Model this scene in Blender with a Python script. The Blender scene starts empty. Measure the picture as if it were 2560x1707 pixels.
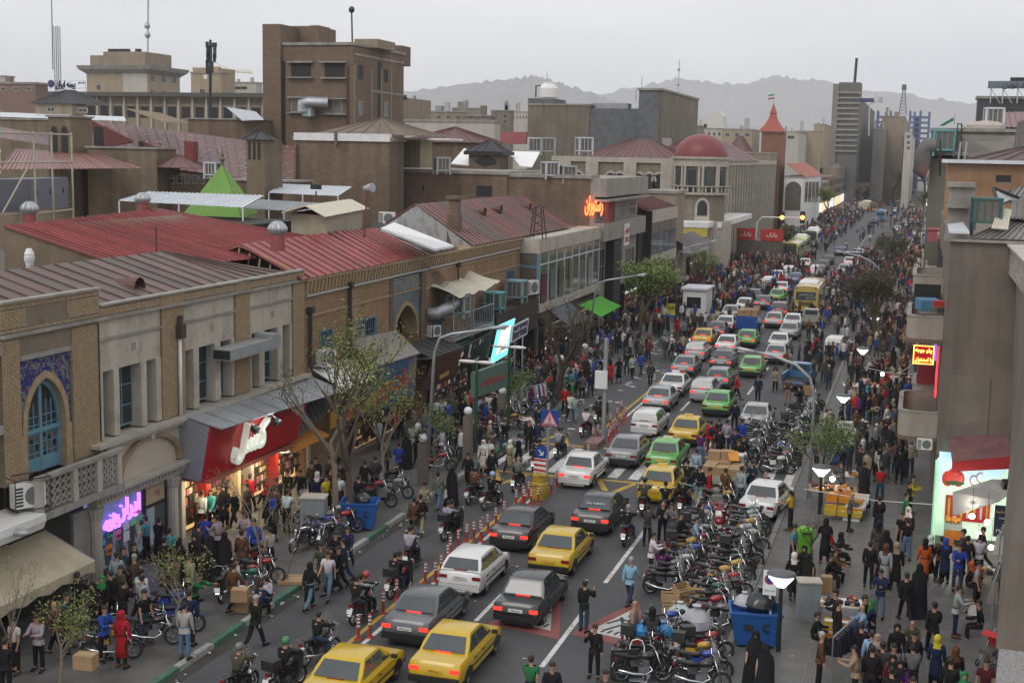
import bpy,math,random
import numpy as np
from mathutils import Vector as V,Matrix
sc=bpy.context.scene
R=random.Random(11)
rad=math.radians
# ---------------------------------------------------------------- camera
FPX,PITCH,ROLL,YAW,CH=3324.6,0.1412243,0.0205666,0.2954257,16.0
_f=V((-math.sin(YAW)*math.cos(PITCH),math.cos(YAW)*math.cos(PITCH),-math.sin(PITCH)))
_r0=V((math.cos(YAW),math.sin(YAW),0));_u0=_r0.cross(_f)
_r=_r0*math.cos(ROLL)+_u0*math.sin(ROLL);_u=_u0*math.cos(ROLL)-_r0*math.sin(ROLL)
cam=bpy.data.objects.new('camera',bpy.data.cameras.new('camera'));sc.collection.objects.link(cam)
cam.data.sensor_width=36;cam.data.lens=FPX/2560*36;cam.data.clip_end=12000;cam.data.clip_start=.5
cam.matrix_world=Matrix(((_r.x,_u.x,-_f.x,0),(_r.y,_u.y,-_f.y,0),(_r.z,_u.z,-_f.z,CH),(0,0,0,1)))
sc.camera=cam
# ---------------------------------------------------------------- overcast sky, soft sun, exposure
w=bpy.data.worlds.new('World');sc.world=w;w.use_nodes=True
nt=w.node_tree;bg=nt.nodes['Background']
sky=nt.nodes.new('ShaderNodeTexSky');sky.sky_type='NISHITA';sky.sun_disc=False
sky.sun_elevation=rad(48);sky.sun_rotation=rad(200);sky.dust_density=4
tc=nt.nodes.new('ShaderNodeTexCoord');mp=nt.nodes.new('ShaderNodeMapping');mp.inputs['Scale'].default_value=(1,1,3.2)
nz=nt.nodes.new('ShaderNodeTexNoise');nz.inputs['Scale'].default_value=2.1;nz.inputs['Detail'].default_value=5
cr=nt.nodes.new('ShaderNodeValToRGB')
cr.color_ramp.elements[0].position=.3;cr.color_ramp.elements[0].color=(.79,.81,.85,1)
cr.color_ramp.elements[1].position=.62;cr.color_ramp.elements[1].color=(1,1,1.01,1)
mul=nt.nodes.new('ShaderNodeVectorMath');mul.operation='SCALE';mul.inputs['Scale'].default_value=10.4
mx=nt.nodes.new('ShaderNodeMixRGB');mx.inputs[0].default_value=.92
L=nt.links.new
L(tc.outputs['Generated'],mp.inputs[0]);L(mp.outputs[0],nz.inputs['Vector']);L(nz.outputs['Fac'],cr.inputs[0])
L(cr.outputs[0],mul.inputs[0]);L(sky.outputs[0],mx.inputs[1]);L(mul.outputs[0],mx.inputs[2]);L(mx.outputs[0],bg.inputs[0])
bg.inputs[1].default_value=.1
sun=bpy.data.objects.new('sun',bpy.data.lights.new('sun','SUN'));sc.collection.objects.link(sun)
sun.data.energy=.9;sun.data.angle=rad(25);sun.data.color=(1,.96,.9)
sun.rotation_euler=(rad(42),0,rad(-20))
sc.view_settings.view_transform='Standard';sc.view_settings.look='None';sc.view_settings.exposure=.05;sc.view_settings.gamma=1
sc.cycles.use_denoising=True;sc.cycles.max_bounces=8;sc.cycles.diffuse_bounces=3;sc.cycles.transparent_max_bounces=10
sc.cycles.volume_bounces=6;sc.cycles.caustics_reflective=False;sc.cycles.caustics_refractive=False
# ---------------------------------------------------------------- where a pixel of the photograph meets a plane of the street
def ray(px,py):return _f+_r*((px-1280)/FPX)+_u*((853.5-py)/FPX)
CAM=V((0,0,CH))
def PZ(px,py,z=0.):d=ray(px,py);return CAM+d*((z-CH)/d.z)
def PX(px,py,x):d=ray(px,py);return CAM+d*(x/d.x)
def PY(px,py,y):d=ray(px,py);return CAM+d*(y/d.y)
# ---------------------------------------------------------------- mesh helper
class MB:
 def __init__(s):s.v=[];s.f=[];s.mi=[];s.m=0
 def face(s,idx):s.f.append(tuple(idx));s.mi.append(s.m)
 def pts(s,ps):b=len(s.v);s.v+=[tuple(p)for p in ps];return b
 def poly(s,ps):b=s.pts(ps);s.face(range(b,b+len(ps)));return s
 def hexa(s,p):
  b=s.pts(p)
  for q in((0,3,2,1),(4,5,6,7),(0,1,5,4),(1,2,6,5),(2,3,7,6),(3,0,4,7)):s.face([b+i for i in q])
  return s
 def box(s,x0,x1,y0,y1,z0,z1):return s.hexa([(x0,y0,z0),(x1,y0,z0),(x1,y1,z0),(x0,y1,z0),(x0,y0,z1),(x1,y0,z1),(x1,y1,z1),(x0,y1,z1)])
 def cbox(s,c,d,rz=0.,rx=0.):
  m=Matrix.Rotation(rz,3,'Z')@Matrix.Rotation(rx,3,'X');c=V(c);h=[k/2 for k in d]
  return s.hexa([c+m@V((a*h[0],b*h[1],e*h[2]))for a,b,e in((-1,-1,-1),(1,-1,-1),(1,1,-1),(-1,1,-1),(-1,-1,1),(1,-1,1),(1,1,1),(-1,1,1))])
 def ext(s,ps,d):
  n=len(ps);d=V(d);b=s.pts(list(ps)+[V(p)+d for p in ps])
  s.face(range(b+n-1,b-1,-1));s.face(range(b+n,b+2*n))
  for i in range(n):j=(i+1)%n;s.face((b+i,b+j,b+n+j,b+n+i))
  return s
 def tube(s,ps,r,n=6,caps=True):
  ps=[V(p)for p in ps];k=len(ps);rs=r if isinstance(r,(list,tuple))else[r]*k;base=len(s.v);a=None
  for i,p in enumerate(ps):
   t=(ps[min(i+1,k-1)]-ps[max(i-1,0)]).normalized()
   if a is None:a=t.orthogonal().normalized()
   else:
    a=a-t*a.dot(t)
    a=a.normalized()if a.length>1e-6 else t.orthogonal().normalized()
   c=t.cross(a)
   for j in range(n):g=2*math.pi*j/n;s.v.append(tuple(p+(a*math.cos(g)+c*math.sin(g))*rs[i]))
  for i in range(k-1):
   for j in range(n):q=(j+1)%n;s.face((base+i*n+j,base+i*n+q,base+(i+1)*n+q,base+(i+1)*n+j))
  if caps:s.face(range(base+n-1,base-1,-1));s.face(range(base+(k-1)*n,base+k*n))
  return s
 def cyl(s,p0,p1,r0,r1=None,n=10,caps=True):return s.tube([p0,p1],[r0,r0 if r1 is None else r1],n,caps)
 def rings(s,rs,close=True,c0=True,c1=True):
  n=len(rs[0]);b=len(s.v)
  for q in rs:s.v+=[tuple(p)for p in q]
  for i in range(len(rs)-1):
   for j in range(n if close else n-1):k=(j+1)%n;s.face((b+i*n+j,b+i*n+k,b+(i+1)*n+k,b+(i+1)*n+j))
  if c0:s.face(range(b+n-1,b-1,-1))
  if c1:s.face(range(b+(len(rs)-1)*n,b+len(rs)*n))
  return s
 def ball(s,c,r,nu=10,nv=6,z0=-1.,z1=1.):
  r=(r,r,r)if not isinstance(r,tuple)else r;rs=[]
  for i in range(nv+1):
   t=math.asin(z0)+(math.asin(z1)-math.asin(z0))*i/nv;cz,sz=max(math.cos(t),.02),math.sin(t)
   rs.append([(c[0]+r[0]*cz*math.cos(2*math.pi*j/nu),c[1]+r[1]*cz*math.sin(2*math.pi*j/nu),c[2]+r[2]*sz)for j in range(nu)])
  return s.rings(rs)
 def lathe(s,c,prof,n=14):
  return s.rings([[(c[0]+r*math.cos(2*math.pi*j/n),c[1]+r*math.sin(2*math.pi*j/n),c[2]+z)for j in range(n)]for r,z in prof])
 def mesh(s,name,mats,smooth=False,off=None):
  me=bpy.data.meshes.new(name)
  vs=s.v if off is None else[(a-off[0],b-off[1],c-off[2])for a,b,c in s.v]
  me.from_pydata(vs,[],s.f)
  for m in(mats if isinstance(mats,(list,tuple))else[mats]):me.materials.append(m)
  if any(s.mi):me.polygons.foreach_set('material_index',s.mi)
  if smooth:
   me.polygons.foreach_set('use_smooth',[True]*len(s.f))
   if smooth is not True:me.set_sharp_from_angle(angle=rad(smooth))
  me.update();return me
COL=sc.collection
def wloc(o):
 p=V((0,0,0))
 while o is not None:p=p+o.location;o=o.parent
 return p
def link(name,me,parent=None,loc=(0,0,0),rz=0.):
 o=bpy.data.objects.new(name,me);COL.objects.link(o);o.location=loc;o.rotation_euler[2]=rz
 if parent is not None:o.parent=parent
 return o
def tag(o,label=None,cat=None,group=None,kind=None):
 if label:o['label']=label
 if cat:o['category']=cat
 if group:o['group']=group
 if kind:o['kind']=kind
 return o
def thing(name,label,cat,loc=(0,0,0),rz=0.,group=None):
 return tag(link(name,None,None,loc,rz),label,cat,group)
def part(name,mb,mat,parent,smooth=False,color=None,label=None,kind=None):
 """a part given in world coordinates under an unrotated thing"""
 o=link(name,mb.mesh(name,mat,smooth,wloc(parent)),parent)
 if color:o.color=(*color,1)
 return tag(o,label,None,None,kind)
def lpart(name,mb,mat,parent,smooth=False,color=None):
 """a part given in its thing's own coordinates"""
 o=link(name,mb.mesh(name,mat,smooth),parent)
 if color:o.color=(*color,1)
 return o
def single(name,mb,mat,label,cat,group=None,smooth=False,color=None):
 """a thing that is one mesh, origin at its base"""
 a=np.array(mb.v);c=((a[:,0].min()+a[:,0].max())/2,(a[:,1].min()+a[:,1].max())/2,a[:,2].min())
 o=tag(link(name,mb.mesh(name,mat,smooth,c),None,c),label,cat,group)
 if color:o.color=(*color,1)
 return o
def struct(name,mb,mat,smooth=False,kind='structure'):
 return tag(link(name,mb.mesh(name,mat,smooth)),kind=kind)
def copytree(o,parent=None):
 c=o.copy();COL.objects.link(c)
 if parent is not None:c.parent=parent
 for ch in o.children:copytree(ch,c)
 return c
 # ---------------------------------------------------------------- materials
MATS={}
def mat(name,col=(.5,.5,.5),rough=.8,var=.18,scale=2.5,bump=0.,metal=0.,objcol=False,streak=0.,coat=0.,emit=0.,ecol=None,rust=None,spec=None,brick=None,wave=None,blotch=None):
 if name in MATS:return MATS[name]
 m=bpy.data.materials.new(name);m.use_nodes=True;MATS[name]=m
 t=m.node_tree;b=t.nodes['Principled BSDF'];N=t.nodes.new;l=t.links.new
 b.inputs['Roughness'].default_value=rough;b.inputs['Metallic'].default_value=metal
 if spec is not None:b.inputs['Specular IOR Level'].default_value=spec
 if coat:b.inputs['Coat Weight'].default_value=coat;b.inputs['Coat Roughness'].default_value=.08
 if emit:
  b.inputs['Emission Strength'].default_value=emit;b.inputs['Emission Color'].default_value=(*(ecol or col),1)
 base=None
 if objcol:oi=N('ShaderNodeObjectInfo');base=oi.outputs['Color']
 else:b.inputs['Base Color'].default_value=(*col,1)
 co=N('ShaderNodeTexCoord').outputs['Object']
 hgt=None
 if brick:
  sx=N('ShaderNodeSeparateXYZ');l(co,sx.inputs[0]);ad=N('ShaderNodeMath');l(sx.outputs[0],ad.inputs[0]);l(sx.outputs[1],ad.inputs[1])
  cx=N('ShaderNodeCombineXYZ');l(ad.outputs[0],cx.inputs[0]);l(sx.outputs[2],cx.inputs[1])
  bt=N('ShaderNodeTexBrick');l(cx.outputs[0],bt.inputs['Vector']);bt.inputs['Scale'].default_value=1
  bt.inputs['Brick Width'].default_value=brick[0];bt.inputs['Row Height'].default_value=brick[1];bt.inputs['Mortar Size'].default_value=brick[2]
  bt.inputs['Color1'].default_value=(*[c*1.18 for c in col],1);bt.inputs['Color2'].default_value=(*[c*.8 for c in col],1);bt.inputs['Mortar'].default_value=(*[c*.62 for c in col],1)
  base=bt.outputs['Color'];hgt=bt.outputs['Fac']
 if base is None:rgb=N('ShaderNodeRGB');rgb.outputs[0].default_value=(*col,1);base=rgb.outputs[0]
 if var:
  n1=N('ShaderNodeTexNoise');n1.inputs['Scale'].default_value=scale;n1.inputs['Detail'].default_value=6;n1.inputs['Roughness'].default_value=.65;l(co,n1.inputs['Vector'])
  mr=N('ShaderNodeMapRange');l(n1.outputs['Fac'],mr.inputs[0]);mr.inputs[1].default_value=.25;mr.inputs[2].default_value=.75;mr.inputs[3].default_value=1-var;mr.inputs[4].default_value=1+var*.7
  vm=N('ShaderNodeVectorMath');vm.operation='SCALE';l(base,vm.inputs[0]);l(mr.outputs[0],vm.inputs['Scale']);base=vm.outputs[0]
 if streak:
  mp2=N('ShaderNodeMapping');mp2.inputs['Scale'].default_value=(.55,.55,.05);l(co,mp2.inputs[0])
  n2=N('ShaderNodeTexNoise');n2.inputs['Scale'].default_value=2.;n2.inputs['Detail'].default_value=8;n2.inputs['Roughness'].default_value=.7;l(mp2.outputs[0],n2.inputs['Vector'])
  m2=N('ShaderNodeMapRange');l(n2.outputs['Fac'],m2.inputs[0]);m2.inputs[1].default_value=.4;m2.inputs[2].default_value=.8;m2.inputs[3].default_value=1;m2.inputs[4].default_value=1-streak
  v2=N('ShaderNodeVectorMath');v2.operation='SCALE';l(base,v2.inputs[0]);l(m2.outputs[0],v2.inputs['Scale']);base=v2.outputs[0]
 for q,(c2,amt,sc2)in enumerate([rust]if rust else[]):
  n3=N('ShaderNodeTexNoise');n3.inputs['Scale'].default_value=sc2;n3.inputs['Detail'].default_value=7;n3.inputs['Roughness'].default_value=.7;l(co,n3.inputs['Vector'])
  m3=N('ShaderNodeMapRange');l(n3.outputs['Fac'],m3.inputs[0]);m3.inputs[1].default_value=.5;m3.inputs[2].default_value=.64;m3.inputs[3].default_value=0;m3.inputs[4].default_value=amt
  x3=N('ShaderNodeMixRGB');l(m3.outputs[0],x3.inputs[0]);l(base,x3.inputs[1]);x3.inputs[2].default_value=(*c2,1);base=x3.outputs[0]
 l(base,b.inputs['Base Color'])
 if emit and objcol:l(base,b.inputs['Emission Color'])
 if bump or wave or hgt is not None:
  bp=N('ShaderNodeBump');bp.inputs['Strength'].default_value=bump or.5;bp.inputs['Distance'].default_value=.02
  if wave:
   wv=N('ShaderNodeTexWave');wv.bands_direction=wave[0];wv.inputs['Scale'].default_value=wave[1];l(co,wv.inputs['Vector']);l(wv.outputs['Fac'],bp.inputs['Height'])
  elif hgt is not None:bp.invert=True;l(hgt,bp.inputs['Height'])
  else:
   nb=N('ShaderNodeTexNoise');nb.inputs['Scale'].default_value=scale*6;nb.inputs['Detail'].default_value=5;l(co,nb.inputs['Vector']);l(nb.outputs['Fac'],bp.inputs['Height'])
  l(bp.outputs[0],b.inputs['Normal'])
 return m
def glow(name,col,s):return mat(name,col,.5,0,emit=s,ecol=col)
MT=mat
M_asph=MT('asphalt',(.066,.066,.069),.72,.3,.35,.25,rust=((.045,.045,.047),.6,.8))
M_pave=MT('paving',(.115,.113,.108),.62,.25,.5,.2,rust=((.06,.057,.053),.7,.9))
M_brickA=MT('yellow_brick',(1,1,1),.9,.22,9,.25,objcol=True)
M_mort=MT('brick_mortar',(.2,.165,.12),.95,.3,2,.3)
M_brickB=MT('brown_brick',(.36,.225,.13),.9,.3,.6,.6,streak=.35,brick=(.25,.08,.012))
M_brickD=MT('dark_brick',(.23,.165,.115),.92,.3,.35,.6,streak=.45,brick=(.25,.09,.014))
M_brickT=MT('tower_brick',(.225,.155,.108),.92,.25,.2,.5,streak=.3,brick=(.3,.1,.014),rust=((.15,.115,.09),.6,.25))
M_mud=MT('clay_plaster',(.2,.155,.105),.95,.3,.8,.4,streak=.45)
M_stucco=MT('cream_stucco',(.5,.45,.37),.92,.16,.9,.2,streak=.3,rust=((.25,.21,.17),.55,.8))
M_stone=MT('pale_stone',(.47,.43,.37),.85,.2,1.5,.25,streak=.3)
M_conc=MT('grey_concrete',(.33,.31,.28),.9,.22,.8,.3,streak=.5)
M_concd=MT('dark_render',(.205,.175,.145),.93,.25,.5,.3,streak=.45)
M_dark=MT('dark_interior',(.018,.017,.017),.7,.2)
M_black=MT('black_plastic',(.02,.02,.021),.45,.15,6)
M_rub=MT('tyre_rubber',(.022,.022,.022),.85,.2,6)
M_chrome=MT('chrome_metal',(.62,.62,.63),.22,.1,5,metal=1)
M_steel=MT('galvanised_steel',(.42,.44,.46),.5,.22,2,metal=.6)
M_white=MT('white_paint',(.76,.76,.74),.6,.12,2,streak=.15)
M_zinc=MT('zinc_sheet',(.66,.69,.73),.45,.12,1.2,metal=.25,streak=.2)
M_grysheet=MT('grey_roof_sheet',(.34,.36,.38),.55,.22,.8,metal=.2,streak=.25)
M_blue=MT('faded_blue_paint',(.13,.27,.35),.7,.25,3,.1,streak=.3)
M_glass=MT('dark_glass',(.028,.032,.036),.08,.3,.7,spec=.6)
M_pane=MT('dusty_pane',(.13,.115,.095),.25,.35,1.2)
M_car=MT('car_paint',(1,1,1),.33,.05,.8,objcol=True,coat=.6)
M_cglass=MT('car_glass',(.05,.062,.066),.06,.25,1.,spec=.8)
M_cloth=MT('cloth',(1,1,1),.95,.22,6,.25,objcol=True,spec=.15)
M_obj=MT('painted_surface',(1,1,1),.7,.15,2.5,.1,objcol=True)
M_objg=MT('glossy_painted_surface',(1,1,1),.3,.08,2,objcol=True,coat=.4)
M_skin=MT('skin',(.42,.235,.15),.6,.08,8)
M_hair=MT('hair',(1,1,1),.7,.2,20,objcol=True)
M_card=MT('cardboard',(.37,.24,.13),.9,.2,2,streak=.15)
M_wood=MT('pale_wood',(.42,.28,.14),.85,.3,4,.2)
M_tail=glow('brake_light_lit',(1,.045,.025),1.1)
M_taild=MT('tail_lens',(.22,.012,.015),.25,.1)
M_amber=glow('indicator_lit',(1,.35,.04),2.)
M_lamp=glow('lamp_lens',(.9,.95,1),1.6)
M_bulb=glow('lit_bulb',(1,.86,.6),22)
M_plate=MT('number_plate',(.72,.72,.7),.5,.05)
M_plateY=MT('taxi_number_plate',(.75,.42,.05),.5,.05)
M_ink=MT('black_ink',(.02,.02,.02),.7,0)
M_rw=MT('red_enamel',(.45,.03,.025),.5,.15,3)
M_bark=MT('bark',(.085,.065,.048),.95,.35,5,.6)
M_barkp=MT('pale_bark',(.22,.185,.145),.95,.3,5,.4)
M_fade=MT('zebra_paint',(.6,.6,.58),.75,.2,1.4,rust=((.2,.2,.2),.8,2.2))
M_yel=MT('yellow_road_paint',(.48,.3,.035),.75,.22,1.2,rust=((.14,.12,.09),.8,2.))
M_redr=MT('red_road_paint',(.24,.07,.062),.75,.2,1.2,rust=((.14,.08,.075),.7,1.5))
def clear(name,col,a):
 m=bpy.data.materials.new(name);m.use_nodes=True;t=m.node_tree;b=t.nodes['Principled BSDF']
 b.inputs['Base Color'].default_value=(*col,1);b.inputs['Roughness'].default_value=.12;b.inputs['Alpha'].default_value=a
 MATS[name]=m;return m
M_screen=clear('clear_windscreen',(.5,.52,.52),.32)
M_plas=clear('plastic_bag_film',(.75,.77,.78),.75)
M_shopg=clear('shop_glass',(.16,.2,.2),.28)
# ---------------------------------------------------------------- writing
_dual=dict(zip('بپتثجچحخسشصضطظعغفقکگلمنهی',[0xFE8F,0xFB56,0xFE95,0xFE99,0xFE9D,0xFB7A,0xFEA1,0xFEA5,0xFEB1,0xFEB5,0xFEB9,0xFEBD,0xFEC1,0xFEC5,0xFEC9,0xFECD,0xFED1,0xFED5,0xFB8E,0xFB92,0xFEDD,0xFEE1,0xFEE5,0xFEE9,0xFBFC]))
_right=dict(zip('اآدذرزژو',[0xFE8D,0xFE81,0xFEA9,0xFEAB,0xFEAD,0xFEAF,0xFB8A,0xFEED]))
def shape(s):
 out=[]
 for i,c in enumerate(s):
  p=i>0 and s[i-1]in _dual;n=i+1<len(s)and(s[i+1]in _dual or s[i+1]in _right)
  if c in _dual:k=_dual[c]+(3 if p and n else 1 if p else 2 if n else 0);out.append(chr(k))
  elif c in _right:out.append(chr(_right[c]+(1 if p else 0)))
  else:out.append(c)
 out.reverse();r=''.join(out);res='';run=''
 for c in r+'|':
  if c.isdigit()or c.isascii()and c.isalnum():run=c+run
  else:res+=run+c;run=''
 return res[:-1]
TMP=bpy.data.scenes.new('workbench');_tc={}
def textmesh(s,ext,m,bold=.0):
 k=(s,ext,m.name,bold)
 if k in _tc:return _tc[k]
 cu=bpy.data.curves.new('writing','FONT');cu.body=shape(s);cu.extrude=ext;cu.offset=bold;cu.resolution_u=2;cu.align_x='CENTER';cu.align_y='CENTER'
 o=bpy.data.objects.new('writing',cu);TMP.collection.objects.link(o);TMP.view_layers[0].update();dg=TMP.view_layers[0].depsgraph
 me=bpy.data.meshes.new_from_object(o.evaluated_get(dg))
 bpy.data.objects.remove(o);me.materials.clear();me.materials.append(m);_tc[k]=me;return me
def write(s,parent,c,right,up,h,m,ext=.02,bold=.01,width=None,name='lettering'):
 """lettering centred on world point c; right/up are world directions"""
 me=textmesh(s,ext,m,bold);r=V(right).normalized();u=V(up).normalized();u=(u-r*u.dot(r)).normalized();n=r.cross(u)
 sx=h
 if width:
  a=np.empty(len(me.vertices)*3);me.vertices.foreach_get('co',a);a=a.reshape(-1,3);sx=width/max(a[:,0].max()-a[:,0].min(),.01)
 o=bpy.data.objects.new(name,me);COL.objects.link(o);o.parent=parent
 p=V(c)-wloc(parent)
 o.matrix_local=Matrix(((r.x*sx,u.x*h,n.x,p.x),(r.y*sx,u.y*h,n.y,p.y),(r.z*sx,u.z*h,n.z,p.z),(0,0,0,1)))
 return o
 # ================================================================ ground, road, kerbs, markings
g=MB();g.poly([(-7000,-100,-.03),(7000,-100,-.03),(7000,8000,-.03),(-7000,8000,-.03)]);struct('ground',g,MT('city_ground',(.16,.145,.125),.95,.3,.02))
g=MB();g.poly([(-21,10,0),(-5.2,10,0),(-5.2,900,0),(-21,900,0)]);struct('road',g,M_asph)
g=MB();g.box(-28.2,-21.16,10,230,-.02,.14);struct('pavement',g,M_pave)
g=MB();g.box(-5.04,8,10,420,-.02,.14);struct('pavement',g,M_pave)
# paving slabs where they show between the people, each a piece of the pavement
sl=MB();sl.box(-.595,.595,-.595,.595,0,.012);slme=sl.mesh('paving_slab',MT('slab',(1,1,1),.5,.3,1.3,.2,objcol=True))
pv=bpy.data.objects['pavement.001']
for i in range(5):
 for j in range(32):
  o=link('paving_slab',slme,pv,(-3.2+i*1.2,39+j*1.2,.138+R.random()*.004));k=R.uniform(.1,.135);o.color=(k,k*.97,k*.92,1)
tk=MB()
for i in range(5):
 tk.box(-2.62+i*.1,-2.57+i*.1,39,77,.152,.158)
struct('tactile_strip',tk,MT('tactile',(.17,.16,.15),.6))
def kerb(x0,x1,y0,n,green):
 root=link('kerb',None);root['kind']='structure';st=MB();st.hexa([(x0,.01,-.02),(x1,.01,-.02),(x1,1.04,-.02),(x0,1.04,-.02),(x0+.01,.02,.17),(x1-.02,.02,.17),(x1-.02,1.03,.17),(x0+.01,1.03,.17)])
 me=st.mesh('kerb_stone',MT('kerb_paint',(1,1,1),.85,.35,2.5,.3,objcol=True,rust=((.13,.125,.115),.6,3)))
 for i in range(n):
  o=link('kerb_stone',me,root,(0,y0+i*1.05,R.uniform(-.012,.012)))
  o.color=(.06,.15,.1,1)if green and(i//2)%2 else(.32,.32,.3,1)if green else(.2,.195,.185,1)
kerb(-21.16,-20.9,30.2,110,True);kerb(-5.3,-5.04,34,70,False)
gt=MB();gt.poly([(-20.9,20,.004),(-20.45,20,.004),(-20.45,230,.004),(-20.9,230,.004)]);struct('gutter',gt,MT('gutter_dirt',(.045,.043,.04),.9,.4,1.5))
def flat(name,polys,m,z=.004):
 b=MB()
 for p in polys:b.poly([(x,y,z)for x,y in p])
 return struct(name,b,m)
def rect(x0,x1,y0,y1):return[(x0,y0),(x1,y0),(x1,y1),(x0,y1)]
flat('lane_line_marking',[rect(-10.64,-10.47,y,y+l)for y,l in[(38.6,5.4),(47.4,7.6),(58.4,2.2)]+[(72+9*i,3.6)for i in range(26)]]+[rect(-13.9,-13.74,y,y+l)for y,l in[(41.8,3),(50,4)]+[(73.5+9*i,3.4)for i in range(20)]],M_fade)
flat('edge_line_marking',[rect(-7.33,-7.17,30,56),rect(-16.68,-16.52,30,60),rect(-16.72,-16.56,78,140)],M_fade)
flat('bus_lane_marking',[rect(-17.15,-16.98,30,59),rect(-17.2,-17.03,74,150)],M_yel)
zs=[];x=-20.6
while x<-5.6:
 if not-16.9<x<-15.9:zs.append(rect(x,x+.52,63.6,69.4))
 x+=1.06
flat('zebra_stripe_marking',zs,M_fade)
yb=[rect(-20.7,-16.9,69.8,70.1),rect(-15.9,-6,69.8,70.1),rect(-20.7,-16.4,62.7,63.0),rect(-15.9,-6,62.85,63.15)]
for x in(-13.6,-9.2,-19):
 yb+=[[(x-1,62.8),(x-.7,62.8),(x+.35,60.2),(x+.05,60.2)],[(x+1.1,62.8),(x+.8,62.8),(x+.05,60.4),(x+.35,60.4)],[(x-1,70.1),(x-.7,70.1),(x+.2,72.9),(x-.1,72.9)],[(x+1.1,70.1),(x+.8,70.1),(x-.1,72.9),(x+.2,72.9)]]
flat('box_marking',yb,M_yel,.005)
M_wrp=MT('white_road_paint',(.5,.5,.48),.75,.25,2,rust=((.2,.2,.2),.6,2.))
for dx in(0,-2.9):
 a,b,c=V((-10.45,41.55)),V((-8.95,45.75)),V((-7.75,40.95));m=(a+b+c)/3;D=V((dx,.15))
 flat('triangle_marking',[[a+D,c+D,b+D]],M_redr,.006);q=[m+(p-m)*.62+D for p in(a,c,b)]
 flat('triangle_marking',[q],M_wrp,.010)
 s=[]
 for i in range(5):
  t=.2+i*.15;p0=q[0].lerp(q[1],t);p0=p0.lerp(q[2],.06);s.append([p0,p0+V((.1,-.02)),p0+V((.2,.32)),p0+V((.1,.33))])
 h=m+D
 for(ax,ay,bx,by)in((-.1,.9,.1,.2),(.1,.2,-.35,-.5),(.1,.2,.4,-.4),(-.05,.7,-.45,.1),(.02,.7,.4,.45)):
  p,q2=h+V((ax,ay+.1)),h+V((bx,by+.1));n=(q2-p).orthogonal().normalized()*.06;s.append([p-n,q2-n,q2+n,p+n])
 flat('pictogram_marking',s,MT('worn_black_paint',(.05,.05,.05),.8,.3,3),.014)
 # dark oil and tyre patches, litter of papers on the far carriageway
lit=MB()
for i in range(170):
 if i<60:x,y=R.uniform(-20.8,-17.6),R.uniform(72,110)
 elif i<110:x,y=R.uniform(-20.85,-20.5),R.uniform(32,70)
 else:x,y=R.uniform(-20,-3),R.uniform(38,70)
 s=R.uniform(.03,.1)if i>=60 else R.uniform(.08,.3);a=R.uniform(0,6);z=.02+.15*(x>-5)
 lit.poly([(x+s*math.cos(a+k),y+s*math.sin(a+k)*.8,z+R.uniform(0,.02))for k in(0,1.4,3.1,4.6)])
struct('paper_litter',lit,MT('scrap_paper',(.6,.6,.58),.9,.2,8),kind='stuff')
# ================================================================ mountains
def ridge(pts,Y,m,name):
 b=MB();rows=[]
 P=[PY(x,y,Y)for x,y in pts];fine=[]
 for i in range(len(P)-1):
  n=9
  for k in range(n):p=P[i].lerp(P[i+1],k/n);p.z+=R.uniform(-1,1)*Y*.0016;fine.append(p)
 fine.append(P[-1])
 for t in(0,.25,.5,.75,1.):rows.append([(p.x,p.y-(1-t)*Y*.18+R.uniform(-1,1)*Y*.004*(1-t),-5+(p.z+5)*t**1.3*(1+R.uniform(-.03,.03)*(1-t)*2))for p in fine])
 rows.append([(p.x,p.y+Y*.2,-5)for p in fine])
 b.rings(rows,close=False,c0=False,c1=False)
 struct(name,b,m,True)
M_hill=MT('bare_mountain',(.2,.185,.17),.95,.3,.004)
ridge([(-500,330),(300,330),(800,300),(1000,235),(1130,213),(1240,200),(1290,195),(1340,190),(1380,200),(1420,215),(1500,240),(1600,275),(1700,300),(2100,330)],4200,M_hill,'mountain')
ridge([(1300,300),(1480,240),(1600,215),(1700,195),(1770,205),(1850,210),(1950,190),(2030,200),(2150,225),(2300,240),(2420,258),(2700,275),(3100,300)],6200,M_hill,'mountain')
# ================================================================ the west side of the street
XF=-28.07
M_brickS=MT('joined_bricks',(.36,.26,.155),.9,.3,4,.25)
bk=MB();bk.box(0,.025,-.127,.127,-.036,.036);bkme=bk.mesh('brick',M_brickA)
def bricks(parent,rects,nmax,x=XF,pal=((.39,.275,.16),(.33,.23,.135),(.43,.31,.19),(.29,.2,.12))):
 full,rest=[],MB()
 for(y0,y1,z0,z1)in rects:
  k=0;z=z0+.04
  while z+.036<=z1+.005:
   y=y0-(.133 if k%2 else 0)
   while y<y1-.03:
    a,b=max(y,y0)+.006,min(y+.254,y1)-.004
    if b-a>.245:full.append((a,b,z))
    elif b-a>.03:rest.box(x,x+.024,a,b,z-.036,z+.036)
    y+=.266
   z+=.084;k+=1
 full.sort(key=lambda t:(t[0]-0)**2-t[2]*8);loc=wloc(parent)
 for a,b,z in full[:nmax]:
  o=link('brick',bkme,parent,V((x,(a+b)/2,z+R.uniform(-.003,.003)))-loc);o.location.x+=R.uniform(-.006,.003);o.color=(*R.choice(pal),1)
 for a,b,z in full[nmax:]:rest.box(x,x+.022+R.uniform(-.004,.003),a,b,z-.036,z+.036)
 if rest.v:part('brick',rest,M_brickS,parent,kind='stuff')
def gables():pass
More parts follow.
